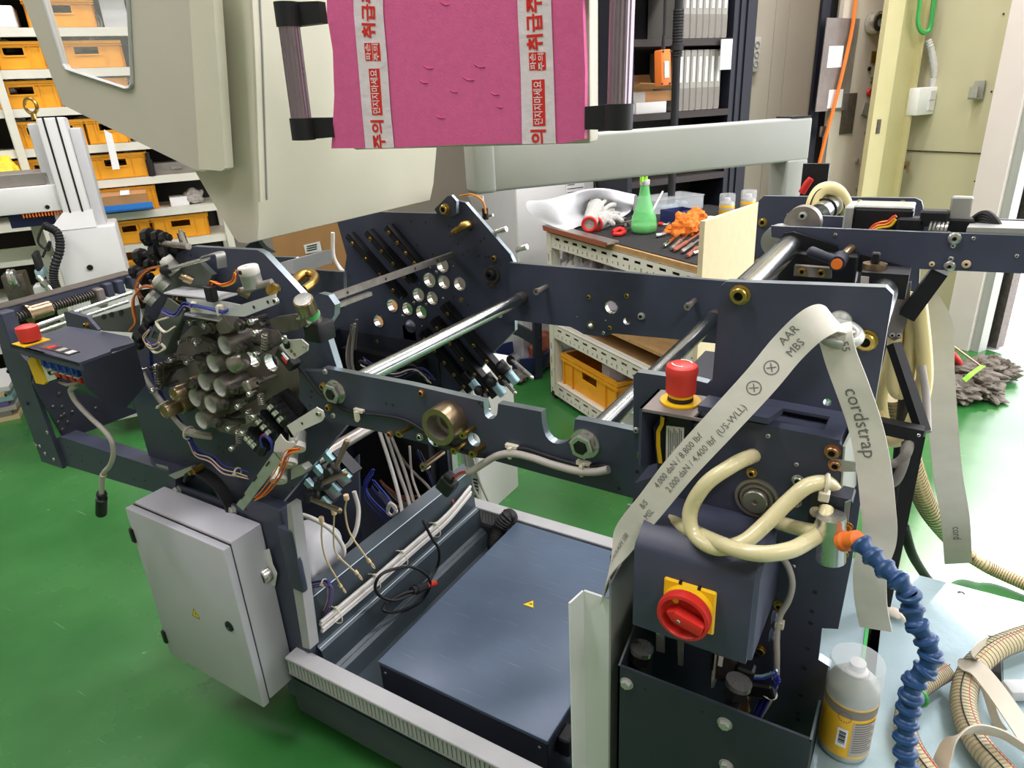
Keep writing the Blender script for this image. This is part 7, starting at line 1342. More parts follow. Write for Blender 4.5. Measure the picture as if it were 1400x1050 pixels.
b = MB(); P_ = pY(1130, 661, .78); b.torus(P_, V3(1, 0.2, -0.1), 0.0105, 0.0025, 16, 6); b.rb(-0.006, 0.006, -0.006, 0.006, -0.006, 0.006, 0.001, 1, 0, None, P_-V3(0.0, 0.008, 0.012)); tag(b.build('hose_clamp', 'tie'), 'pale plastic clamp on the hose end at the gear cover', 'clamp')
# ------------------------------------------------ lashing straps
def strap(name, label, P, sides, w, m, texts=(), rings=()):
    t = thing(name, label, 'strap', P[-1]); n = 10; Q = spl(P, n); S = spl(sides, n); b = MB()
    b.ribbon(Q, S, w, 0.0018); b.build('webbing', m, t, 50)
    L = [0]
    for i in range(1, len(Q)): L.append(L[-1]+(Q[i]-Q[i-1]).length)
    def at(s, tv, off):
        s = min(max(s, 0), L[-1]-1e-6); i = 1
        while L[i] < s: i += 1
        f = (s-L[i-1])/max(1e-9, L[i]-L[i-1]); p = Q[i-1].lerp(Q[i], f); d = (Q[min(i+1, len(Q)-1)]-Q[max(i-2, 0)]).normalized(); sd = S[i-1].lerp(S[i], f); sd = (sd-d*sd.dot(d)).normalized(); nr = d.cross(sd)
        if nr.dot(CAM-p) < 0: nr = -nr
        return p+sd*tv+nr*off
    for (body, s0, t0, size, flip) in texts:                 # printed along the strap
        vs, fs = text_geo(body, size); b = MB(); b.add([at(s0+flip*v.x, t0+flip*v.y, 0.0014) for v in vs], fs); b.build('printing', 'grey_print', t, 0)
    for (s0, R_) in rings:                                   # printed circle with a cross
        b = MB(); n = 28
        pts = [(math.cos(2*PI*i/n), math.sin(2*PI*i/n)) for i in range(n)]
        b.add([at(s0+x*R_*k, y*R_*k, 0.0014) for k in (1, 0.86) for x, y in pts], [(i, (i+1) % n, n+(i+1) % n, n+i) for i in range(n)])
        for a_ in (0.8, 2.35): c, s_ = math.cos(a_), math.sin(a_); b.add([at(s0+(u*c-v*s_)*R_, (u*s_+v*c)*R_, 0.0014) for u, v in ((-.6, -.07), (.6, -.07), (.6, .07), (-.6, .07))], [(0, 1, 2, 3)])
        b.build('printed_mark', 'grey_print', t, 0)
    return t, L[-1]
P = [pY(1149, 446, .82), pY(1141, 438, .808), pY(1128, 436, .797), pY(1106, 448, .785), pY(1075, 478, .78), pY(1040, 520, .765), pY(985, 580, .745), pY(930, 640, .735), pY(890, 690, .735), pY(858, 730, .74), pY(836, 772, .745), pY(826, 815, .75)]
sd = [V3(0.5, -0.7, 0.2), V3(0.4, -0.8, -0.3), V3(0.6, -0.4, -0.6)]+[V3(0.72, -0.1, -0.68)]*5+[V3(0.8, -0.25, -0.5)]*2+[V3(0.35, -0.93, -0.2), V3(0.1, -1, -0.1)]
st, Ls = strap('lashing_strap', 'white printed webbing strap slanting down from the eye bolt across the tower', P, sd, 0.039, 'strap',
   [('4.000 daN / 8,800 lbf', 0.275, -0.0085, 0.0115, -1), ('2.000 daN / 4,400 lbf  (US-WLL)', 0.24, 0.006, 0.0115, -1), ('AAR', 0.072, -0.009, 0.013, -1), ('MBS', 0.078, 0.006, 0.013, -1), ('B/S', 0.36, -0.007, 0.011, -1), ('MSL', 0.365, 0.006, 0.011, -1), ('CORDLASH 100', 0.455, 0.0, 0.01, -1)], [(0.112, 0.0085), (0.142, 0.0085)])
# printed circles with figures
def strap_mark(s0, r, body): pass
P = [pY(1140, 445, .82), pY(1142, 460, .80), pY(1150, 490, .795), pY(1165, 530, .79), pY(1182, 580, .79), pY(1193, 630, .785), pY(1200, 690, .78), pY(1202, 735, .78), pY(1190, 775, .775), pY(1190, 820, .775), pY(1197, 860, .775)]
sd = [V3(1, -0.2, 0.2)]*3+[V3(1, -0.1, 0.25)]*3+[V3(1, 0, 0.05)]*3+[V3(1, -0.1, -0.1)]*2
strap('lashing_strap', 'white webbing strap hanging straight down from the eye bolt beside the tower edge', P, sd, 0.036, 'strap', [('cordstrap', 0.125, -0.002, 0.022, 1), ('55', 0.035, 0.008, 0.012, 1)])
P = [pY(1258, 408, 1.3), pY(1268, 420, 1.3), pY(1282, 452, 1.31), pY(1284, 510, 1.32), pY(1290, 590, 1.33), pY(1296, 650, 1.34), pY(1306, 710, 1.36), pY(1310, 770, 1.4)]
strap('lashing_strap', 'grey-white webbing strap hanging from the conveyor arm in front of the sunlit floor', P, [V3(1, 0.3, 0)]*8, 0.047, 'strap', [('cord', 0.5, 0.0, 0.02, 1)])
# ------------------------------------------------ conveyor arm at the right
ca = thing('conveyor_arm', 'dark conveyor arm reaching out to the right above the steel table', 'conveyor', pY(1250, 370, 1.2))
YC = 1.185
b = MB(); b.prism(poly([(1054, 309), (1250, 317), (1420, 323), (1420, 375), (1240, 367), (1160, 345), (1055, 324)], YC), (0, 0.008, 0), (), 0, 1); nr_ = b.build('side_rail', ['navy', 'edge'], ca)
for (px, py, r, kd, cl) in ((1305, 326, 0.009, 'pan', 'steel'), (1303, 336, 0.004, 'pan', 'steel'), (1300, 354, 0.004, 'pan', 'steel'), (1298, 364, 0.008, 'pan', 'steel'), (1274, 361, 0.004, 'pan', 'wire_cream'), (1321, 361, 0.006, 'pan', 'wire_cream'), (1331, 326, 0.003, 'pan', 'steel'), (1390, 350, 0.003, 'pan', 'steel'), (1142, 321, 0.003, 'pan', 'steel')): bolt(nr_, pY(px, py, YC-0.0003), (0, -1, 0), r, kd, cl)
b = MB(); b.prism(poly([(1075, 293), (1165, 297), (1420, 301), (1420, 330), (1075, 320)], YC+0.17), (0, 0.008, 0), (), 0, 1); b.build('side_rail', ['navy', 'edge'], ca)
b = MB(); b.prism([pY(1322, 311, YC+0.01), pY(1420, 313, YC+0.01), pY(1420, 303, YC+0.12), pY(1330, 300, YC+0.12)], (0, 0, -0.012)); b.build('bed', 'alu', ca)
b = MB(); b.rb(-0.014, 0.014, -0.01, 0.01, -0.02, 0.03, 0.002, 1, 0, None, pY(1311, 296, YC+0.08)); b.build('stop_block', 'alu', ca)
p = pY(1098, 305, YC+0.06); b = MB(); b.cyl(p+V3(0, 0.012, 0), p-V3(0, 0.012, 0), 0.029, n=36); hb = b.build('clamp_disc', 'worn_steel', ca, 40); bolt(hb, p-V3(0, 0.012, -0.014), (0, -1, 0), 0.006, 'socket', 'galv')
p = pY(1062, 331, YC+0.02); b = MB(); b.cyl(p, p+V3(0, 0.03, 0), 0.026, n=28); b.build('clamp_disc', 'galv', ca, 40)
b = MB(); b.prism(poly([(1066, 328), (1072, 319), (1084, 317), (1144, 336), (1146, 349), (1100, 352), (1080, 350)], YC-0.012), (0, 0.01, 0)); b.build('cam_plate', 'black', ca)
b = MB(); b.prism(poly([(1140, 370), (1165, 345), (1240, 366), (1243, 375), (1180, 372)], YC-0.004), (0, 0.004, 0)); b.build('cam_plate', 'black', ca)
b = MB(); b.rb(-0.06, 0.055, -0.01, 0.03, -0.03, 0.02, 0.003, 1, 0, None, pY(1120, 362, YC-0.02)); b.build('slide_block', 'black', ca)
b = MB(); b.prism(poly([(1086, 363), (1136, 367), (1136, 381), (1085, 377)], YC-0.05), (0, 0.012, 0)); gb_ = b.build('grey_block', 'cable_dim', ca)
for (px, py) in ((1097, 371), (1123, 373)): bolt(gb_, pY(px, py, YC-0.0505), (0, -1, 0), 0.0055, 'socket', 'zinc_yellow')
t = thing('clamp_lever', 'black clamping lever with an orange button on the conveyor arm', 'lever', pY(1145, 360, YC-0.04))
a, c_ = pY(1104, 342, YC-0.06), pY(1146, 358, YC-0.06); b = MB(); b.tube([a, a.lerp(c_, 0.1), a.lerp(c_, 0.6), c_], [0.004, 0.0085, 0.0075, 0.009], 10); b.cyl(c_-V3(0, 0.014, 0), c_+V3(0, 0.03, 0), 0.0115, n=16); b.build('handle', 'navy_dark', t, 50)
b = MB(); b.cyl(c_-V3(0, 0.0145, 0), c_-V3(0, 0.017, 0), 0.008, n=18); b.build('button', 'orange', t); b = MB(); b.cyl(c_+V3(0, 0.03, 0.0), c_+V3(0.01, 0.06, 0.01), 0.007, n=12); b.build('stud', 'bronze', t)
b = MB(); b.prism(poly([(1178, 372), (1243, 376), (1237, 410), (1180, 402)], YC-0.09), (0, 0.05, 0)); bb_ = b.build('bearing_block', 'black', ca)
b = MB(); b.prism(poly([(1177, 378), (1188, 379), (1187, 396), (1176, 394)], YC-0.093), (0, 0.003, 0)); b.build('grey_label', 'cable_grey', bb_)
b = MB(); p = pY(1195, 367, YC-0.06); b.cyl(p-V3(0, 0, 0.006), p+V3(0, 0, 0.008), 0.0165, n=22, m=0); b.rb(-0.006, 0.006, -0.006, 0.006, 0.008, 0.024, 0.002, 1, 1, None, p); b.build('adjust_knob', ['bronze', 'black'], ca, 40)
b = MB(); b.prism(poly([(1214, 398), (1246, 385), (1240, 440), (1232, 462), (1222, 466), (1213, 460), (1212, 440)], YC+0.02), (0, 0.004, 0)); hp_ = b.build('hanger_plate', 'warm_grey', ca)
for (px, py) in ((1220, 458), (1229, 458)): bolt(hp_, pY(px, py, YC+0.0195), (0, -1, 0), 0.0035, 'socket', 'steel')
# servo motor on the arm
t = thing('servo_motor', 'small black servo motor with silver flange and plugs on the conveyor arm', 'motor', pY(1200, 305, YC+0.1))
A_ = pY(1168, 300, YC+0.1); b = MB(); b.rb(0, 0.085, -0.03, 0.03, -0.028, 0.024, 0.004, 1, 0, None, A_); b.build('body', 'black', t); b = MB(); b.rb(-0.014, 0.0, -0.032, 0.032, -0.03, 0.026, 0.003, 1, 0, None, A_); b.build('flange', 'galv', t); b = MB(); b.rb(0.0, 0.085, -0.028, 0.03, 0.022, 0.027, 0.002, 1, 0, None, A_); b.build('cover', 'galv', t)
for (dx, dy, dz) in ((0.085, -0.03, 0.0), (0.115, -0.03, 0.012), (0.13, 0.0, -0.004), (0.15, -0.02, 0.0), (0.175, -0.01, -0.006)): b = MB(); b.rb(-0.02, 0.018, -0.014, 0.014, -0.012, 0.012, 0.003, 1, 0, None, A_+V3(dx, dy, dz)); b.build('plug', 'black', t)
b = MB()
for k in range(4): b.tube(spl([A_+V3(0.16, 0, 0), A_+V3(0.18, -0.02, 0.008+0.004*k), A_+V3(0.2, -0.03, 0.0), A_+V3(0.19, 0.0, -0.015), A_+V3(0.17, -0.02, -0.01)], 6), 0.005, 6)
b.build('lead', 'rubber', t, 50)
bundle('servo_wires', 'red and yellow wires in front of the servo motor', [(1189, 316), (1200, 308), (1215, 305), (1224, 297)], YC+0.04, 5, 0.003, 0.002, ['wire_red', 'wire_orange', 'yellow'], 41)
p = pY(1283, 314, YC+0.06); b = MB(); b.helix(p-V3(0.012, 0, 0), p+V3(0.014, 0, 0), 0.012, 0.0022, 5); tag(b.build('coil_spring', 'steel', ca, 50))
# braided hose arch over the arm
b = MB(); Q = spl([pY(1111, 305, 1.45), pY(1111, 280, 1.45), pY(1120, 262, 1.46), pY(1134, 257, 1.47), pY(1148, 264, 1.48), pY(1157, 282, 1.49), pY(1160, 305, 1.5)], 10); b.tube(Q, 0.0125, 14); t = thing('arched_hose', 'cream reinforced hose arching over the far tower plate', 'hose', Q[0]); b.build('tube', 'hose_cream', t, 60)
b = MB(); b.tube([q+V3(-0.002, -0.0125, 0.002) for q in Q], 0.0015, 5); b.build('stripe', 'black', t)
b = MB(); A_, B_ = pY(1120, 293, 1.42), pY(1142, 275, 1.5); b.cyl(A_, B_, 0.02, n=20); tag(b.build('steel_tube', 'bar_steel', ca, 50)); b = MB(); b.torus(A_.lerp(B_, 0.35), B_-A_, 0.021, 0.002, 18, 5); b.torus(A_.lerp(B_, 0.7), B_-A_, 0.021, 0.0025, 18, 5, 1); b.build('cable_tie', ['rubber', 'tie'], ca)
# dark sign and red handle behind
t = thing('tool_board', 'narrow dark board with a red tool behind the far tower plate', 'board', pY(1115, 262, 1.75)); q0, q1 = pY(1098, 224, 1.75), pY(1134, 226, 1.75); b = MB(); b.bx(q0.x, q1.x, 1.75, 1.765, 0.0, q0.z); b.build('panel', 'black', t)
b = MB(); b.tube([pY(1096, 264, 1.72), pY(1103, 252, 1.72), pY(1109, 244, 1.72)], [0.008, 0.0085, 0.007], 8); b.build('red_handle', 'red', t, 50)
# diagonal black strut, frame under the arm, hose loops
t = thing('tube_frame', 'black square-tube frame standing behind the tower', 'frame', pY(1200, 890, 1.1))
def sqt(b, A_, B_, w):
    d = (B_-A_).normalized(); x, y = frame(d); b.prism([A_+x*w+y*w, A_-x*w+y*w, A_-x*w-y*w, A_+x*w-y*w], B_-A_)
zt2 = pY(1255, 592, 1.12); b = MB(); b.bx(zt2.x-0.0105, zt2.x+0.0105, 1.11, 1.131, 0.02, zt2.z); b.build('post', 'black', t)
b = MB(); sqt(b, pY(1196, 580, 1.12), pY(1262, 594, 1.12), 0.0105); b.build('top_rail', 'black', t); bolt(t, pY(1256, 595, 1.108), (0, -1, 0), 0.003, 'pan', 'steel')
b = MB(); sqt(b, pY(1222, 470, 1.2), pY(1262, 590, 1.14), 0.008); b.build('strut', 'black', t); b = MB(); sqt(b, pY(1240, 432, 1.2), pY(1285, 370, 1.2), 0.012); b.build('strut', 'black', t)
for i, (P, m, r, lb) in enumerate((([(1210, 585, 1.28), (1204, 545, 1.28), (1216, 500, 1.28), (1228, 450, 1.27), (1240, 400, 1.26)], 'hose_cream', 0.011, 'cream hose strand nearest the tower edge'),
   ([(1226, 440, 1.25), (1222, 490, 1.25), (1222, 525, 1.25), (1230, 538, 1.25), (1240, 520, 1.25), (1246, 470, 1.25), (1250, 420, 1.25)], 'hose_cream', 0.012, 'cream hose hanging in a narrow loop behind the tower'),
   ([(1256, 415, 1.24), (1262, 470, 1.24), (1264, 520, 1.24), (1255, 560, 1.24), (1238, 595, 1.25), (1218, 602, 1.26), (1205, 590, 1.27), (1202, 560, 1.28)], 'hose_cream', 0.0125, 'cream hose in a wide loop reaching the black frame'),
   ([(1250, 400, 1.3), (1246, 470, 1.3), (1238, 540, 1.3), (1232, 600, 1.3), (1226, 680, 1.3), (1224, 720, 1.3)], 'rubber', 0.011, 'black cable hanging behind the cream hoses'),
   ([(1258, 470, 1.32), (1252, 540, 1.32), (1246, 600, 1.32), (1240, 660, 1.3)], 'rubber', 0.011, 'second black cable behind the cream hoses'),
   ([(1210, 634, 1.1), (1228, 632, 1.1), (1240, 618, 1.1), (1244, 600, 1.12)], 'cable_dim', 0.0075, 'grey cable bending behind the strap, upper of two'),
   ([(1214, 664, 1.1), (1226, 655, 1.1), (1236, 630, 1.1), (1240, 605, 1.12)], 'cable_dim', 0.0075, 'grey cable bending behind the strap, lower of two'),
   ([(1236, 720, 1.4), (1246, 755, 1.45), (1260, 780, 1.55), (1275, 800, 1.6)], 'rubber', 0.01, 'black hose dropping to the floor behind the steel table'),
   ([(1268, 590, 1.15), (1266, 540, 1.2), (1260, 500, 1.22)], 'cable_grey', 0.006, 'thin grey tube beside the frame post'))):
    tag(cable('hanging_hose', [pY(*p) for p in P], r, m), lb, 'hose')
t = thing('ribbed_hose', 'beige wire-reinforced hose running down to the sunlit floor', 'hose', pZ(1400, 795, 0.03))
Q = spl([pY(1222, 540, 1.35), pY(1236, 600, 1.4), pY(1252, 655, 1.5), pY(1275, 705, 1.7), pZ(1310, 748, 0.14), pZ(1350, 775, 0.05), pZ(1400, 798, 0.035), pZ(1440, 818, 0.035)], 40)
b = MB(); b.tube(Q, 0.021, 12); b.build('tube', 'hose_rib', t, 60); b = MB()
for i in range(0, len(Q)-1, 3): b.torus(Q[i], Q[i+1]-Q[i], 0.0212, 0.0013, 14, 4)
tag(b.build('wire_coil', 'bronze', t, 60), kind='stuff')
b = MB(); b.tube([q+(_r2*-0.019) for q in Q], 0.002, 5); b.build('stripe', 'wire_red', t)
# ================================================================== STEEL TABLE with can, hoses, straps
dt = thing('steel_table', 'bright steel delivery table top at the lower right', 'table', V3(0.3, 0.9, 0))
ZP = 0.75
def zp(px, py): return pZ(px, py, ZP)
Lx = -0.028
outl = [V3(-0.15, 1.25, ZP), V3(0.9, 1.25, ZP), V3(0.9, 0.35, ZP), V3(Lx, 0.35, ZP), V3(Lx, 0.88, ZP), V3(-0.15, 0.88, ZP)]
h1 = [zp(1188, 850), zp(1205, 852), zp(1196, 932), zp(1178, 928)]; h2 = [zp(1349, 868), zp(1366, 872), zp(1370, 936), zp(1350, 926)]; h3 = circ(zp(1314, 811), 0.006, 12, 'z')
b = MB(); b.prism(outl, (0, 0, -0.003), [h1, h2, h3]); b.build('top_sheet', 'silver_plate', dt, 20)
b = MB(); b.bx(0.0, 0.88, 0.37, 1.23, 0.66, 0.665); b.build('under_sheet', 'slot_dark', dt)
for (x, y) in ((0.05, 1.2), (0.85, 1.2), (0.05, 0.4), (0.85, 0.4)): b = MB(); b.bx(x-0.02, x+0.02, y-0.02, y+0.02, 0, ZP-0.003); b.build('leg', 'navy_dark', dt)
b = MB(); b.prism([zp(1183, 858), zp(1188, 859), zp(1180, 925), zp(1176, 922)], (0, 0, 0.002)); b.build('green_strip', 'green_label', dt)
b = MB(); b.prism([zp(1370, 868), zp(1460, 880), zp(1460, 970), zp(1372, 950)], (0, 0, 0.002)); b.build('cover_plate', 'silver_plate', dt)
b = MB(); q = pZ(1395, 938, ZP+0.02); b.rb(-0.02, 0.03, -0.014, 0.014, -0.018, 0.002, 0.006, 2, 0, Matrix.Rotation(0.5, 3, 'Z'), q); tag(b.build('white_block', 'foam_white'), 'translucent white block at the right edge of the steel table', 'block')
q = zp(1152, 1018); t = thing('spray_can', 'yellow spray can with a clear cap standing on the steel table by the tower', 'spray can', q)
r, h = 0.0325, 0.112; b = MB(); b.lathe(q, (0, 0, 1), [(0, 0.001), (r*0.94, 0.001), (r, 0.005), (r, 0.012)], 36, 1); b.lathe(q, (0, 0, 1), [(r, 0.012), (r, h-0.012)], 36, 0); b.lathe(q, (0, 0, 1), [(r, h-0.012), (r, h), (r*0.93, h+0.006), (r*0.55, h+0.02), (r*0.5, h+0.022), (0, h+0.022)], 36, 1); b.build('body', ['can_yellow', 'galv'], t, 40)
b = MB(); b.lathe(q, (0, 0, 1), [(r*1.02, h-0.014), (r*1.03, h+0.036), (r*0.99, h+0.041), (0, h+0.042)], 36); b.build('cap', 'clear', t, 40)
b = MB(); b.lathe(q, (0, 0, 1), [(0.014, h+0.018), (0.014, h+0.026), (0.01, h+0.028), (0.01, h+0.038), (0, h+0.039)], 18); b.build('nozzle', 'white', t, 40)
def on_can(a0, a1, z0, z1, off=0.0004, n=10):
    vs = []; fs = []
    for i in range(n+1):
        a = a0+(a1-a0)*i/n; d = V3(math.cos(a), math.sin(a), 0)*(r+off); vs += [q+d+V3(0, 0, z0), q+d+V3(0, 0, z1)]
    for i in range(n): fs.append((2*i, 2*i+2, 2*i+3, 2*i+1))
    return vs, fs
AC = math.atan2(-q.y, -q.x)                                  # towards the viewer side of the can
b = MB(); b.add(*on_can(0, 2*PI, h-0.03, h-0.016, n=40)); b.build('grey_band', 'cable_dim', t, 60)
b = MB(); b.add(*on_can(AC+0.25, AC+1.35, 0.016, h-0.036)); pl = b.build('white_panel', 'cable_grey', t, 60)
b = MB()
for k in range(13): b.add(*on_can(AC+0.32, AC+1.25-0.12*(k % 3), 0.024+k*0.0042, 0.0256+k*0.0042, 0.0007))
b.build('small_print', 'grey_print', pl, 60)
b = MB(); b.add(*on_can(AC-0.28, AC+0.12, 0.03, 0.062, 0.0006)); bc = b.build('barcode_panel', 'paper', t, 60)
b = MB()
for k in range(9): b.add(*on_can(AC-0.2, AC+0.05, 0.036+k*0.0024, 0.0372+k*0.0024+0.0005*(k % 3), 0.0008, 3))
b.build('barcode', 'black_print', bc, 60)
b = MB()
for k in range(16): a_ = 2*PI*k/16; d = AC-0.1+0.008/r*math.cos(a_)*1.0; zz = 0.082+0.008*math.sin(a_); dd = V3(math.cos(d), math.sin(d), 0)*(r+0.0007); b.ball(q+dd+V3(0, 0, zz), 0.0008, n=5, k=4)
b.build('emblem', 'tool_brown', t)
# reinforced hose pieces and webbing on the table
def rib_hose(name, label, P, r, wire=True):
    t = thing(name, label, 'hose', P[0]); Q = spl(P, 24); b = MB(); b.tube(Q, r, 14); b.build('tube', 'hose_rib', t, 60); b = MB()
    for i in range(0, len(Q)-1, 3): b.torus(Q[i], Q[i+1]-Q[i], r*1.01, 0.0009, 14, 4)
    tag(b.build('wire_coil', 'binder', t, 60), kind='stuff')
    for off, m in ((V3(-0.006, -0.004, 0), 'black'), (V3(0.004, 0.003, 0), 'wire_red')): b = MB(); b.tube([q_+off+V3(0, 0, r*0.94) for q_ in Q], 0.001, 5); b.build('stripe', m, t)
    return t
def zq(px, py, h): return pZ(px, py, ZP+h)
rib_hose('table_hose', 'cream reinforced hose curving across the steel table at the right edge', [zq(1430, 862, 0.03), zq(1395, 873, 0.03), zq(1360, 888, 0.03), zq(1330, 915, 0.028), zq(1318, 950, 0.025), zq(1322, 985, 0.022), zq(1340, 1020, 0.02), zq(1375, 1060, 0.02), zq(1400, 1090, 0.02)], 0.0165)
rib_hose('table_hose', 'short cream hose with a cut end partly behind the blue coolant hose', [zq(1292, 918, 0.025), zq(1275, 928, 0.025), zq(1255, 943, 0.022), zq(1242, 965, 0.02), zq(1238, 995, 0.02), zq(1252, 1030, 0.02), zq(1285, 1075, 0.02)], 0.0135)
b = MB(); b.torus(zq(1252, 952, 0.024), zq(1255, 943, 0.022)-zq(1242, 965, 0.02), 0.015, 0.003, 16, 6); tag(b.build('green_tape', 'green_label', None, 50), 'green tape wrapped round the short cream hose', 'tape')
def web(name, label, P, sides, w): Q = spl(P, 8); S = spl(sides, 8); b = MB(); b.ribbon(Q, S, w, 0.002); return tag(b.build(name, 'strap_cream', None, 50), label, 'strap')
web('webbing_tail', 'cream webbing knotted over the hose and running off to the right', [zq(1346, 880, 0.05), zq(1330, 893, 0.056), zq(1324, 905, 0.05), zq(1340, 918, 0.05), zq(1362, 945, 0.04), zq(1390, 985, 0.03), zq(1420, 1030, 0.02)], [V3(0.3, 0.6, 0.6), V3(0.1, 0.2, 1), V3(0.6, 0.3, 0.6), V3(1, 0.6, 0), V3(1, 0.7, 0), V3(1, 0.7, 0), V3(1, 0.7, 0)], 0.03)
web('webbing_loop', 'cream webbing standing in an arch over the hose', [zq(1285, 1060, 0.01), zq(1290, 1035, 0.03), zq(1305, 1010, 0.055), zq(1330, 997, 0.065), zq(1365, 1003, 0.06), zq(1400, 1022, 0.045), zq(1440, 1050, 0.02)], [V3(0.4, -0.3, 0.9), V3(0.4, -0.3, 0.9), V3(0.3, -0.4, 0.9), V3(-0.1, -0.5, 0.9), V3(-0.3, -0.5, 0.8), V3(-0.3, -0.5, 0.8), V3(-0.3, -0.5, 0.8)], 0.032)
web('webbing_tail', 'thin cream webbing end lying beside the knot', [zq(1344, 932, 0.02), zq(1352, 955, 0.012), zq(1362, 985, 0.006), zq(1372, 1000, 0.004)], [V3(0.5, 0.2, 0.6)]*4, 0.012)
b = MB(); b.crumple(zq(1222, 838, 0.01), 0.02, 0.012, 0.008, 5, 0, 16, 8); b.tube(spl([zq(1210, 832, 0.012), zq(1225, 836, 0.014), zq(1238, 850, 0.006)], 6), 0.004, 6); tag(b.build('frayed_thread', 'strap_cream', None, 40), 'frayed thread end lying on the steel table', 'thread')
# ------------------------------------------------ grey corner guard in front of the tower
t = thing('corner_guard', 'light grey-green steel angle post standing beside the tower', 'post', pY(815, 1050, 0.74))
a = pY(798, 808, 0.74); c_ = pY(833, 815, 0.74); f_ = pY(781, 823, 0.715)
xm = a.x; b = MB(); b.prism([V3(xm, 0.74, a.z), V3(c_.x, 0.74, a.z), V3(c_.x, 0.74, 0.0), V3(xm, 0.74, 0.0)], (0, 0.004, 0)); b.build('flange', 'guard_grey', t)
b = MB(); b.prism([V3(xm, 0.74, a.z), V3(xm-0.009, 0.712, a.z-0.006), V3(xm-0.009, 0.712, 0.0), V3(xm, 0.74, 0.0)], (-0.003, 0.001, 0)); b.build('flange', 'guard_grey', t)
b = MB(); b.prism([V3(c_.x, 0.74, a.z+0.03), V3(c_.x+0.004, 0.82, a.z+0.06), V3(c_.x+0.004, 0.82, 0.0), V3(c_.x, 0.74, 0.0)], (0.003, 0, 0)); b.build('return_flange', 'railgrey', t)
# ================================================================== HOOD (raised cover)
hd = thing('machine_hood', 'large cream machine hood raised above the rollers with a window in its side', 'hood', V3(-1.3, 1.2, 1.36))
YO, YE = 0.96, 1.56
pr = [(262, 226), (318, 322), (326, 331), (338, 333), (352, 329), (354, 300), (345, 60), (338, -60), (240, -90), (225, 120)]
pts = poly(pr, YO); pts2 = [V3(p.x, YE, p.z) for p in pts]
b = MB(); n = len(pts); b.add(pts+pts2, [tuple(range(n)), tuple(range(2*n-1, n-1, -1))]+[(i, (i+1) % n, n+(i+1) % n, n+i) for i in range(n)]); b.build('shell', 'cream', hd, 50)
def on_front(py, y):                                  # point on the hood's front panel at the height seen at row py
    A_ = [(p.z, p.x) for p in poly([(352, 329), (354, 300), (345, 60), (338, -60)], YO)]; z = pY(350, py, YO).z
    for (za, xa), (zb, xb) in zip(A_, A_[1:]):
        if za <= z <= zb: return V3(xa+(xb-xa)*(z-za)/(zb-za)+0.0006, y, z)
    return V3(A_[-1][1], y, z)
b = MB(); b.tube([on_front(k, YO+0.022) for k in range(-50, 300, 25)], 0.0022, 6); b.build('seam', 'slotgrey', hd, 50)
b = MB(); b.tube([on_front(k, YO+0.004) for k in range(-50, 300, 25)], 0.004, 6); b.build('corner_bead', 'cream', hd, 50)
# side door with window
dp = [(8, -60), (85, 143), (268, 233), (284, 236), (303, 234), (308, 230), (287, -60)]
wn = [(42, -60), (87, 88), (92, 95), (172, 121), (178, 120), (181, 114), (172, -60)]
YD = 0.93
b = MB(); b.prism(poly(dp, YD), (0, 0.012, 0), [poly(wn, YD)], 0); dr = b.build('side_door', 'cream_shaded', hd)
b = MB(); b.prism(poly([(255, -60), (272, 231), (303, 234), (308, 230), (287, -60)], YD-0.012), (0, 0.02, 0)); b.build('door_edge', 'cream', dr)
b = MB(); b.tube([pY(*p, YD-0.002) for p in wn[1:-1]], 0.004, 6); b.tube([pY(*p, YD-0.002) for p in wn[:2]], 0.004, 6); b.tube([pY(*p, YD-0.002) for p in wn[-2:]], 0.004, 6); b.build('window_seal', 'lightgrey', dr, 60)
b = MB(); b.prism(poly(wn, YD+0.006), (0, 0.003, 0)); b.build('window_pane', 'glass', dr)
# ================================================================== TOUCH PANEL with handles, wrapped in pink foam
HL, HR = V3(-0.975, 0.94, 0), V3(-0.44, 1.03, 0); HX = (HR-HL).normalized(); HN = V3(HX.y, -HX.x, 0)     # HN faces the viewer
HO_ = V3(-0.7, 0.985, 1.6)
def pH(px, py, off=0.0):
    v = ray(px, py); o = HO_+HN*off; k = (o-CAM).dot(HN)/v.dot(HN); return CAM+v*k
hm = thing('operator_panel', 'cream operator panel with black side handles behind the pink foam', 'panel', pH(628, 203))
TL_, BR_ = pH(462, -70), pH(803, 193); z0, z1 = pH(630, 201).z, pH(630, -70).z; x0, x1 = (pH(466, 100)-HO_).dot(HX), (pH(807, 100)-HO_).dot(HX)
RH_ = Matrix((HX, -HN, V3(0, 0, 1))).transposed()
b = MB(); b.rb(x0, x1, 0.001, 0.05, z0-HO_.z, z1-HO_.z, 0.006, 2, 0, RH_, HO_); b.build('housing', 'cream', hm)
def handle(px_t, pxs, side):
    t0, t1 = pH(px_t[0], px_t[1], 0.03), pH(px_t[2], px_t[3], 0.03); d = (t1-t0).normalized(); b = MB(); R0 = 0.0175
    P_ = []; x, y = frame(d); n = 36
    b.add([t+(x*math.cos(2*PI*i/n)+y*math.sin(2*PI*i/n))*(R0*(1-0.05*(i % 3 == 0))) for t in (t0, t1) for i in range(n)], [(i, (i+1) % n, n+(i+1) % n, n+i) for i in range(n)]); gp_ = b.build('handle_tube', 'handle_alu', hm, 20)
    for e_, s_ in ((t0, 1), (t1, -1)):
        b = MB(); b.cyl(e_-d*s_*0.016, e_+d*s_*0.02, 0.0205, n=20); m_ = e_+d*s_*0.002; w_ = m_+HX*side*0.055-HN*0.012; dd = (w_-m_); q_ = frame(dd); 
        b.prism([m_+V3(0, 0, 0.018), m_-V3(0, 0, 0.018), w_-V3(0, 0, 0.016), w_+V3(0, 0, 0.016)], -HN*0.02); b.build('handle_end', 'rubber', hm, 40)
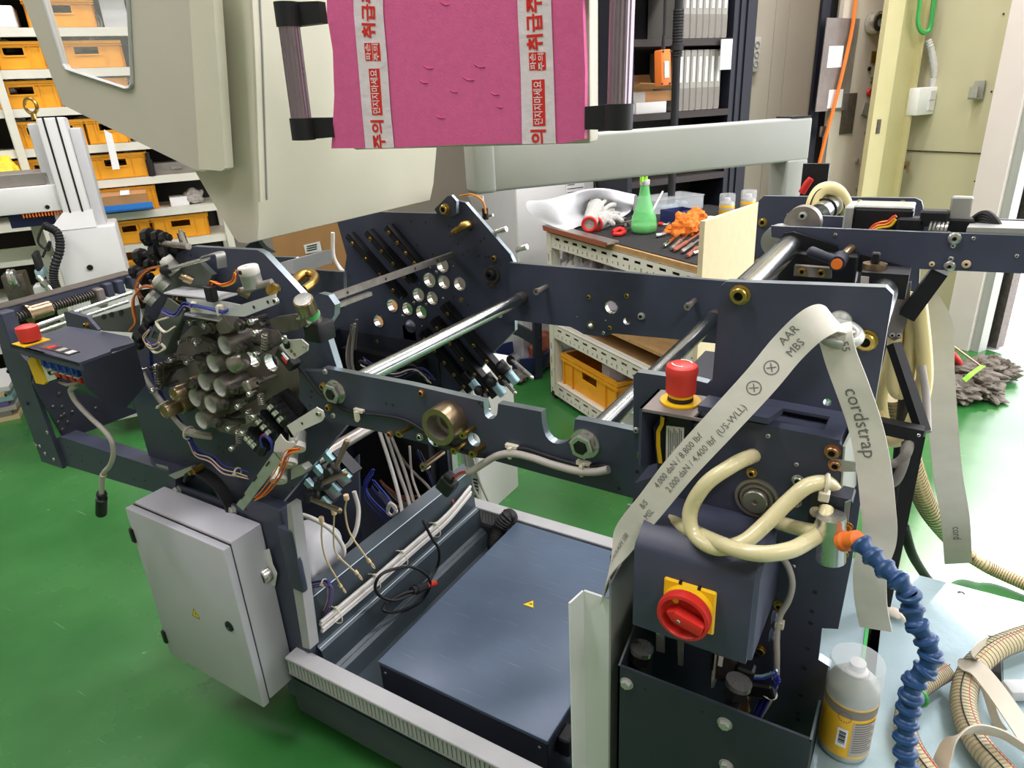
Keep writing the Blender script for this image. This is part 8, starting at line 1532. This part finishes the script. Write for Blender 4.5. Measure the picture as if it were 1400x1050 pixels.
mat('handle_alu', (150, 138, 150), 0.3, 0.85, 0.05, 30)
handle((393, 18, 414, 178), None, 1); handle((852, -30, 846, 162), None, -1)
# foam sheet with tapes
FO_ = [(446, -60), (447, 20), (455, 70), (457, 130), (455, 170), (453, 203), (540, 202), (625, 198), (700, 196), (770, 196), (799, 190), (800, 100), (797, 20), (794, -60)]
fo = thing('pink_foam', 'pink packing foam sheet covering the operator panel', 'foam', pH(628, 203, 0.01))
b = MB(); b.prism([pH(a, c, 0.016) for a, c in FO_], -HN*0.014); b.build('sheet', 'pink', fo)
b = MB()
for (px, py, rr_) in ((585, 92, 9), (640, 108, 10), (579, 112, 7), (602, 160, 8), (620, 125, 6), (655, 90, 10), (676, 128, 8), (608, 5, 8), (683, 146, 5)):
    b.tube(spl([pH(px-rr_*0.7, py-rr_*0.3, 0.0165), pH(px, py+rr_*0.15, 0.0168), pH(px+rr_*0.8, py+rr_*0.1, 0.0165)], 4), 0.0007, 6)
b.build('dent', 'pink', fo, 60)
def tapestrip(pl, pr, words, sh):
    b = MB(); P_ = [pH(a, c, 0.0172) for a, c in pl]+[pH(a, c, 0.0172) for a, c in reversed(pr)]; b.prism(P_, HN*0.0006); tp2 = b.build('tape', 'tape', fo)
    def cen(y):                                         # centre line of the strip at pixel row y
        for L_ in (pl, pr): pass
        f = lambda A: next((A[i][0]+(A[i+1][0]-A[i][0])*(y-A[i][1])/(A[i+1][1]-A[i][1]) for i in range(len(A)-1) if A[i][1] <= y <= A[i+1][1]), A[-1][0])
        return (f(pl)+f(pr))/2
    for (kind, body, yc, size, dx, wpx) in words:
        xc = cen(yc)+1+dx; o = pH(xc, yc, 0.018); up = (pH(cen(yc-20), yc-20, 0.018)-pH(cen(yc+20), yc+20, 0.018)).normalized(); across = HN.cross(up).normalized()
        yd = -across if (-across).dot(_r2) < 0 else across
        vs, fs = text_geo(body, size, 0.03 if kind == 'bold' else 0.012); nn = HN; mx_ = max(v.x for v in vs)
        if wpx:                                          # stretch the word to the printed length
            L_ = (pH(xc, yc-wpx/2, 0.018)-pH(xc, yc+wpx/2, 0.018)).length/2; vs = [Vector((v.x*L_/mx_, v.y, 0)) for v in vs]; mx_ = L_
        if kind == 'box':
            w_ = mx_+size*0.12; h_ = size*0.66; b = MB(); b.prism([o+up*w_+yd*h_, o-up*w_+yd*h_, o-up*w_-yd*h_, o+up*w_-yd*h_], HN*0.0002); bxo = b.build('print_box', 'red_print', tp2)
            MB().add([o+up*v.x+yd*v.y+nn*0.0005 for v in vs], fs).build('lettering', 'tape_print', bxo, 0)
        else: MB().add([o+up*v.x+yd*v.y+nn*0.0005 for v in vs], fs).build('lettering', 'red_print', tp2, 0)
def words(y_ui, ui, y_box, y_sq, y_top): return [('bold', ui, y_ui, 0.027, 0, 0), ('box', '던지지마세요', y_box, 0.0155, 0, 60), ('box', '파손', y_sq, 0.0105, -5.5, 22), ('box', '주의', y_sq, 0.0105, 5.5, 22), ('bold', '취급주의', y_top, 0.027, 0, 0)]
tapestrip([(482, -60), (484, 20), (490, 90), (495, 150), (500, 203)], [(522, -60), (524, 20), (530, 90), (534, 150), (539, 202)], words(183, '주의', 126, 71, 5), 0)
tapestrip([(706, -60), (708, 20), (712, 100), (714, 197)], [(752, -60), (754, 20), (757, 100), (760, 196)], words(186, '의', 141, 84, 18), 0)
# ------------------------------------------------ grey tube gantry carrying the panel
gt = thing('tube_gantry', 'grey-green square tube gantry behind the operator panel', 'gantry', pD(1080, 270, 1.7))
A_, B_ = pD(655, 230, 1.45), pD(1082, 190, 1.72); d = (B_-A_); d.z = 0; d.normalize(); nn = V3(d.y, -d.x, 0); zc_ = (A_.z+B_.z)/2
RG = Matrix((d, -nn, V3(0, 0, 1))).transposed(); Lg = (V3(B_.x, B_.y, 0)-V3(A_.x, A_.y, 0)).length; og = V3(A_.x, A_.y, zc_)
b = MB(); b.rb(0.02, Lg+0.035, -0.03, 0.03, -0.05, 0.052, 0.007, 3, 0, RG, og); b.build('beam', 'tubegrey', gt, 40)
b = MB(); b.rb(-0.022, 0.026, -0.034, 0.034, -0.052, 0.35, 0.008, 3, 0, RG, og); b.build('upright', 'tubegrey', gt, 40)
b = MB(); b.rb(Lg-0.035, Lg+0.033, -0.032, 0.032, -zc_, -0.045, 0.007, 3, 0, RG, og); b.build('post', 'tubegrey', gt, 40)
b = MB(); b.bx(Lg-0.03, Lg+0.03, -0.028, 0.028, 0.052, 0.056, 0, RG, og); b.build('end_cap', 'rubber', gt)
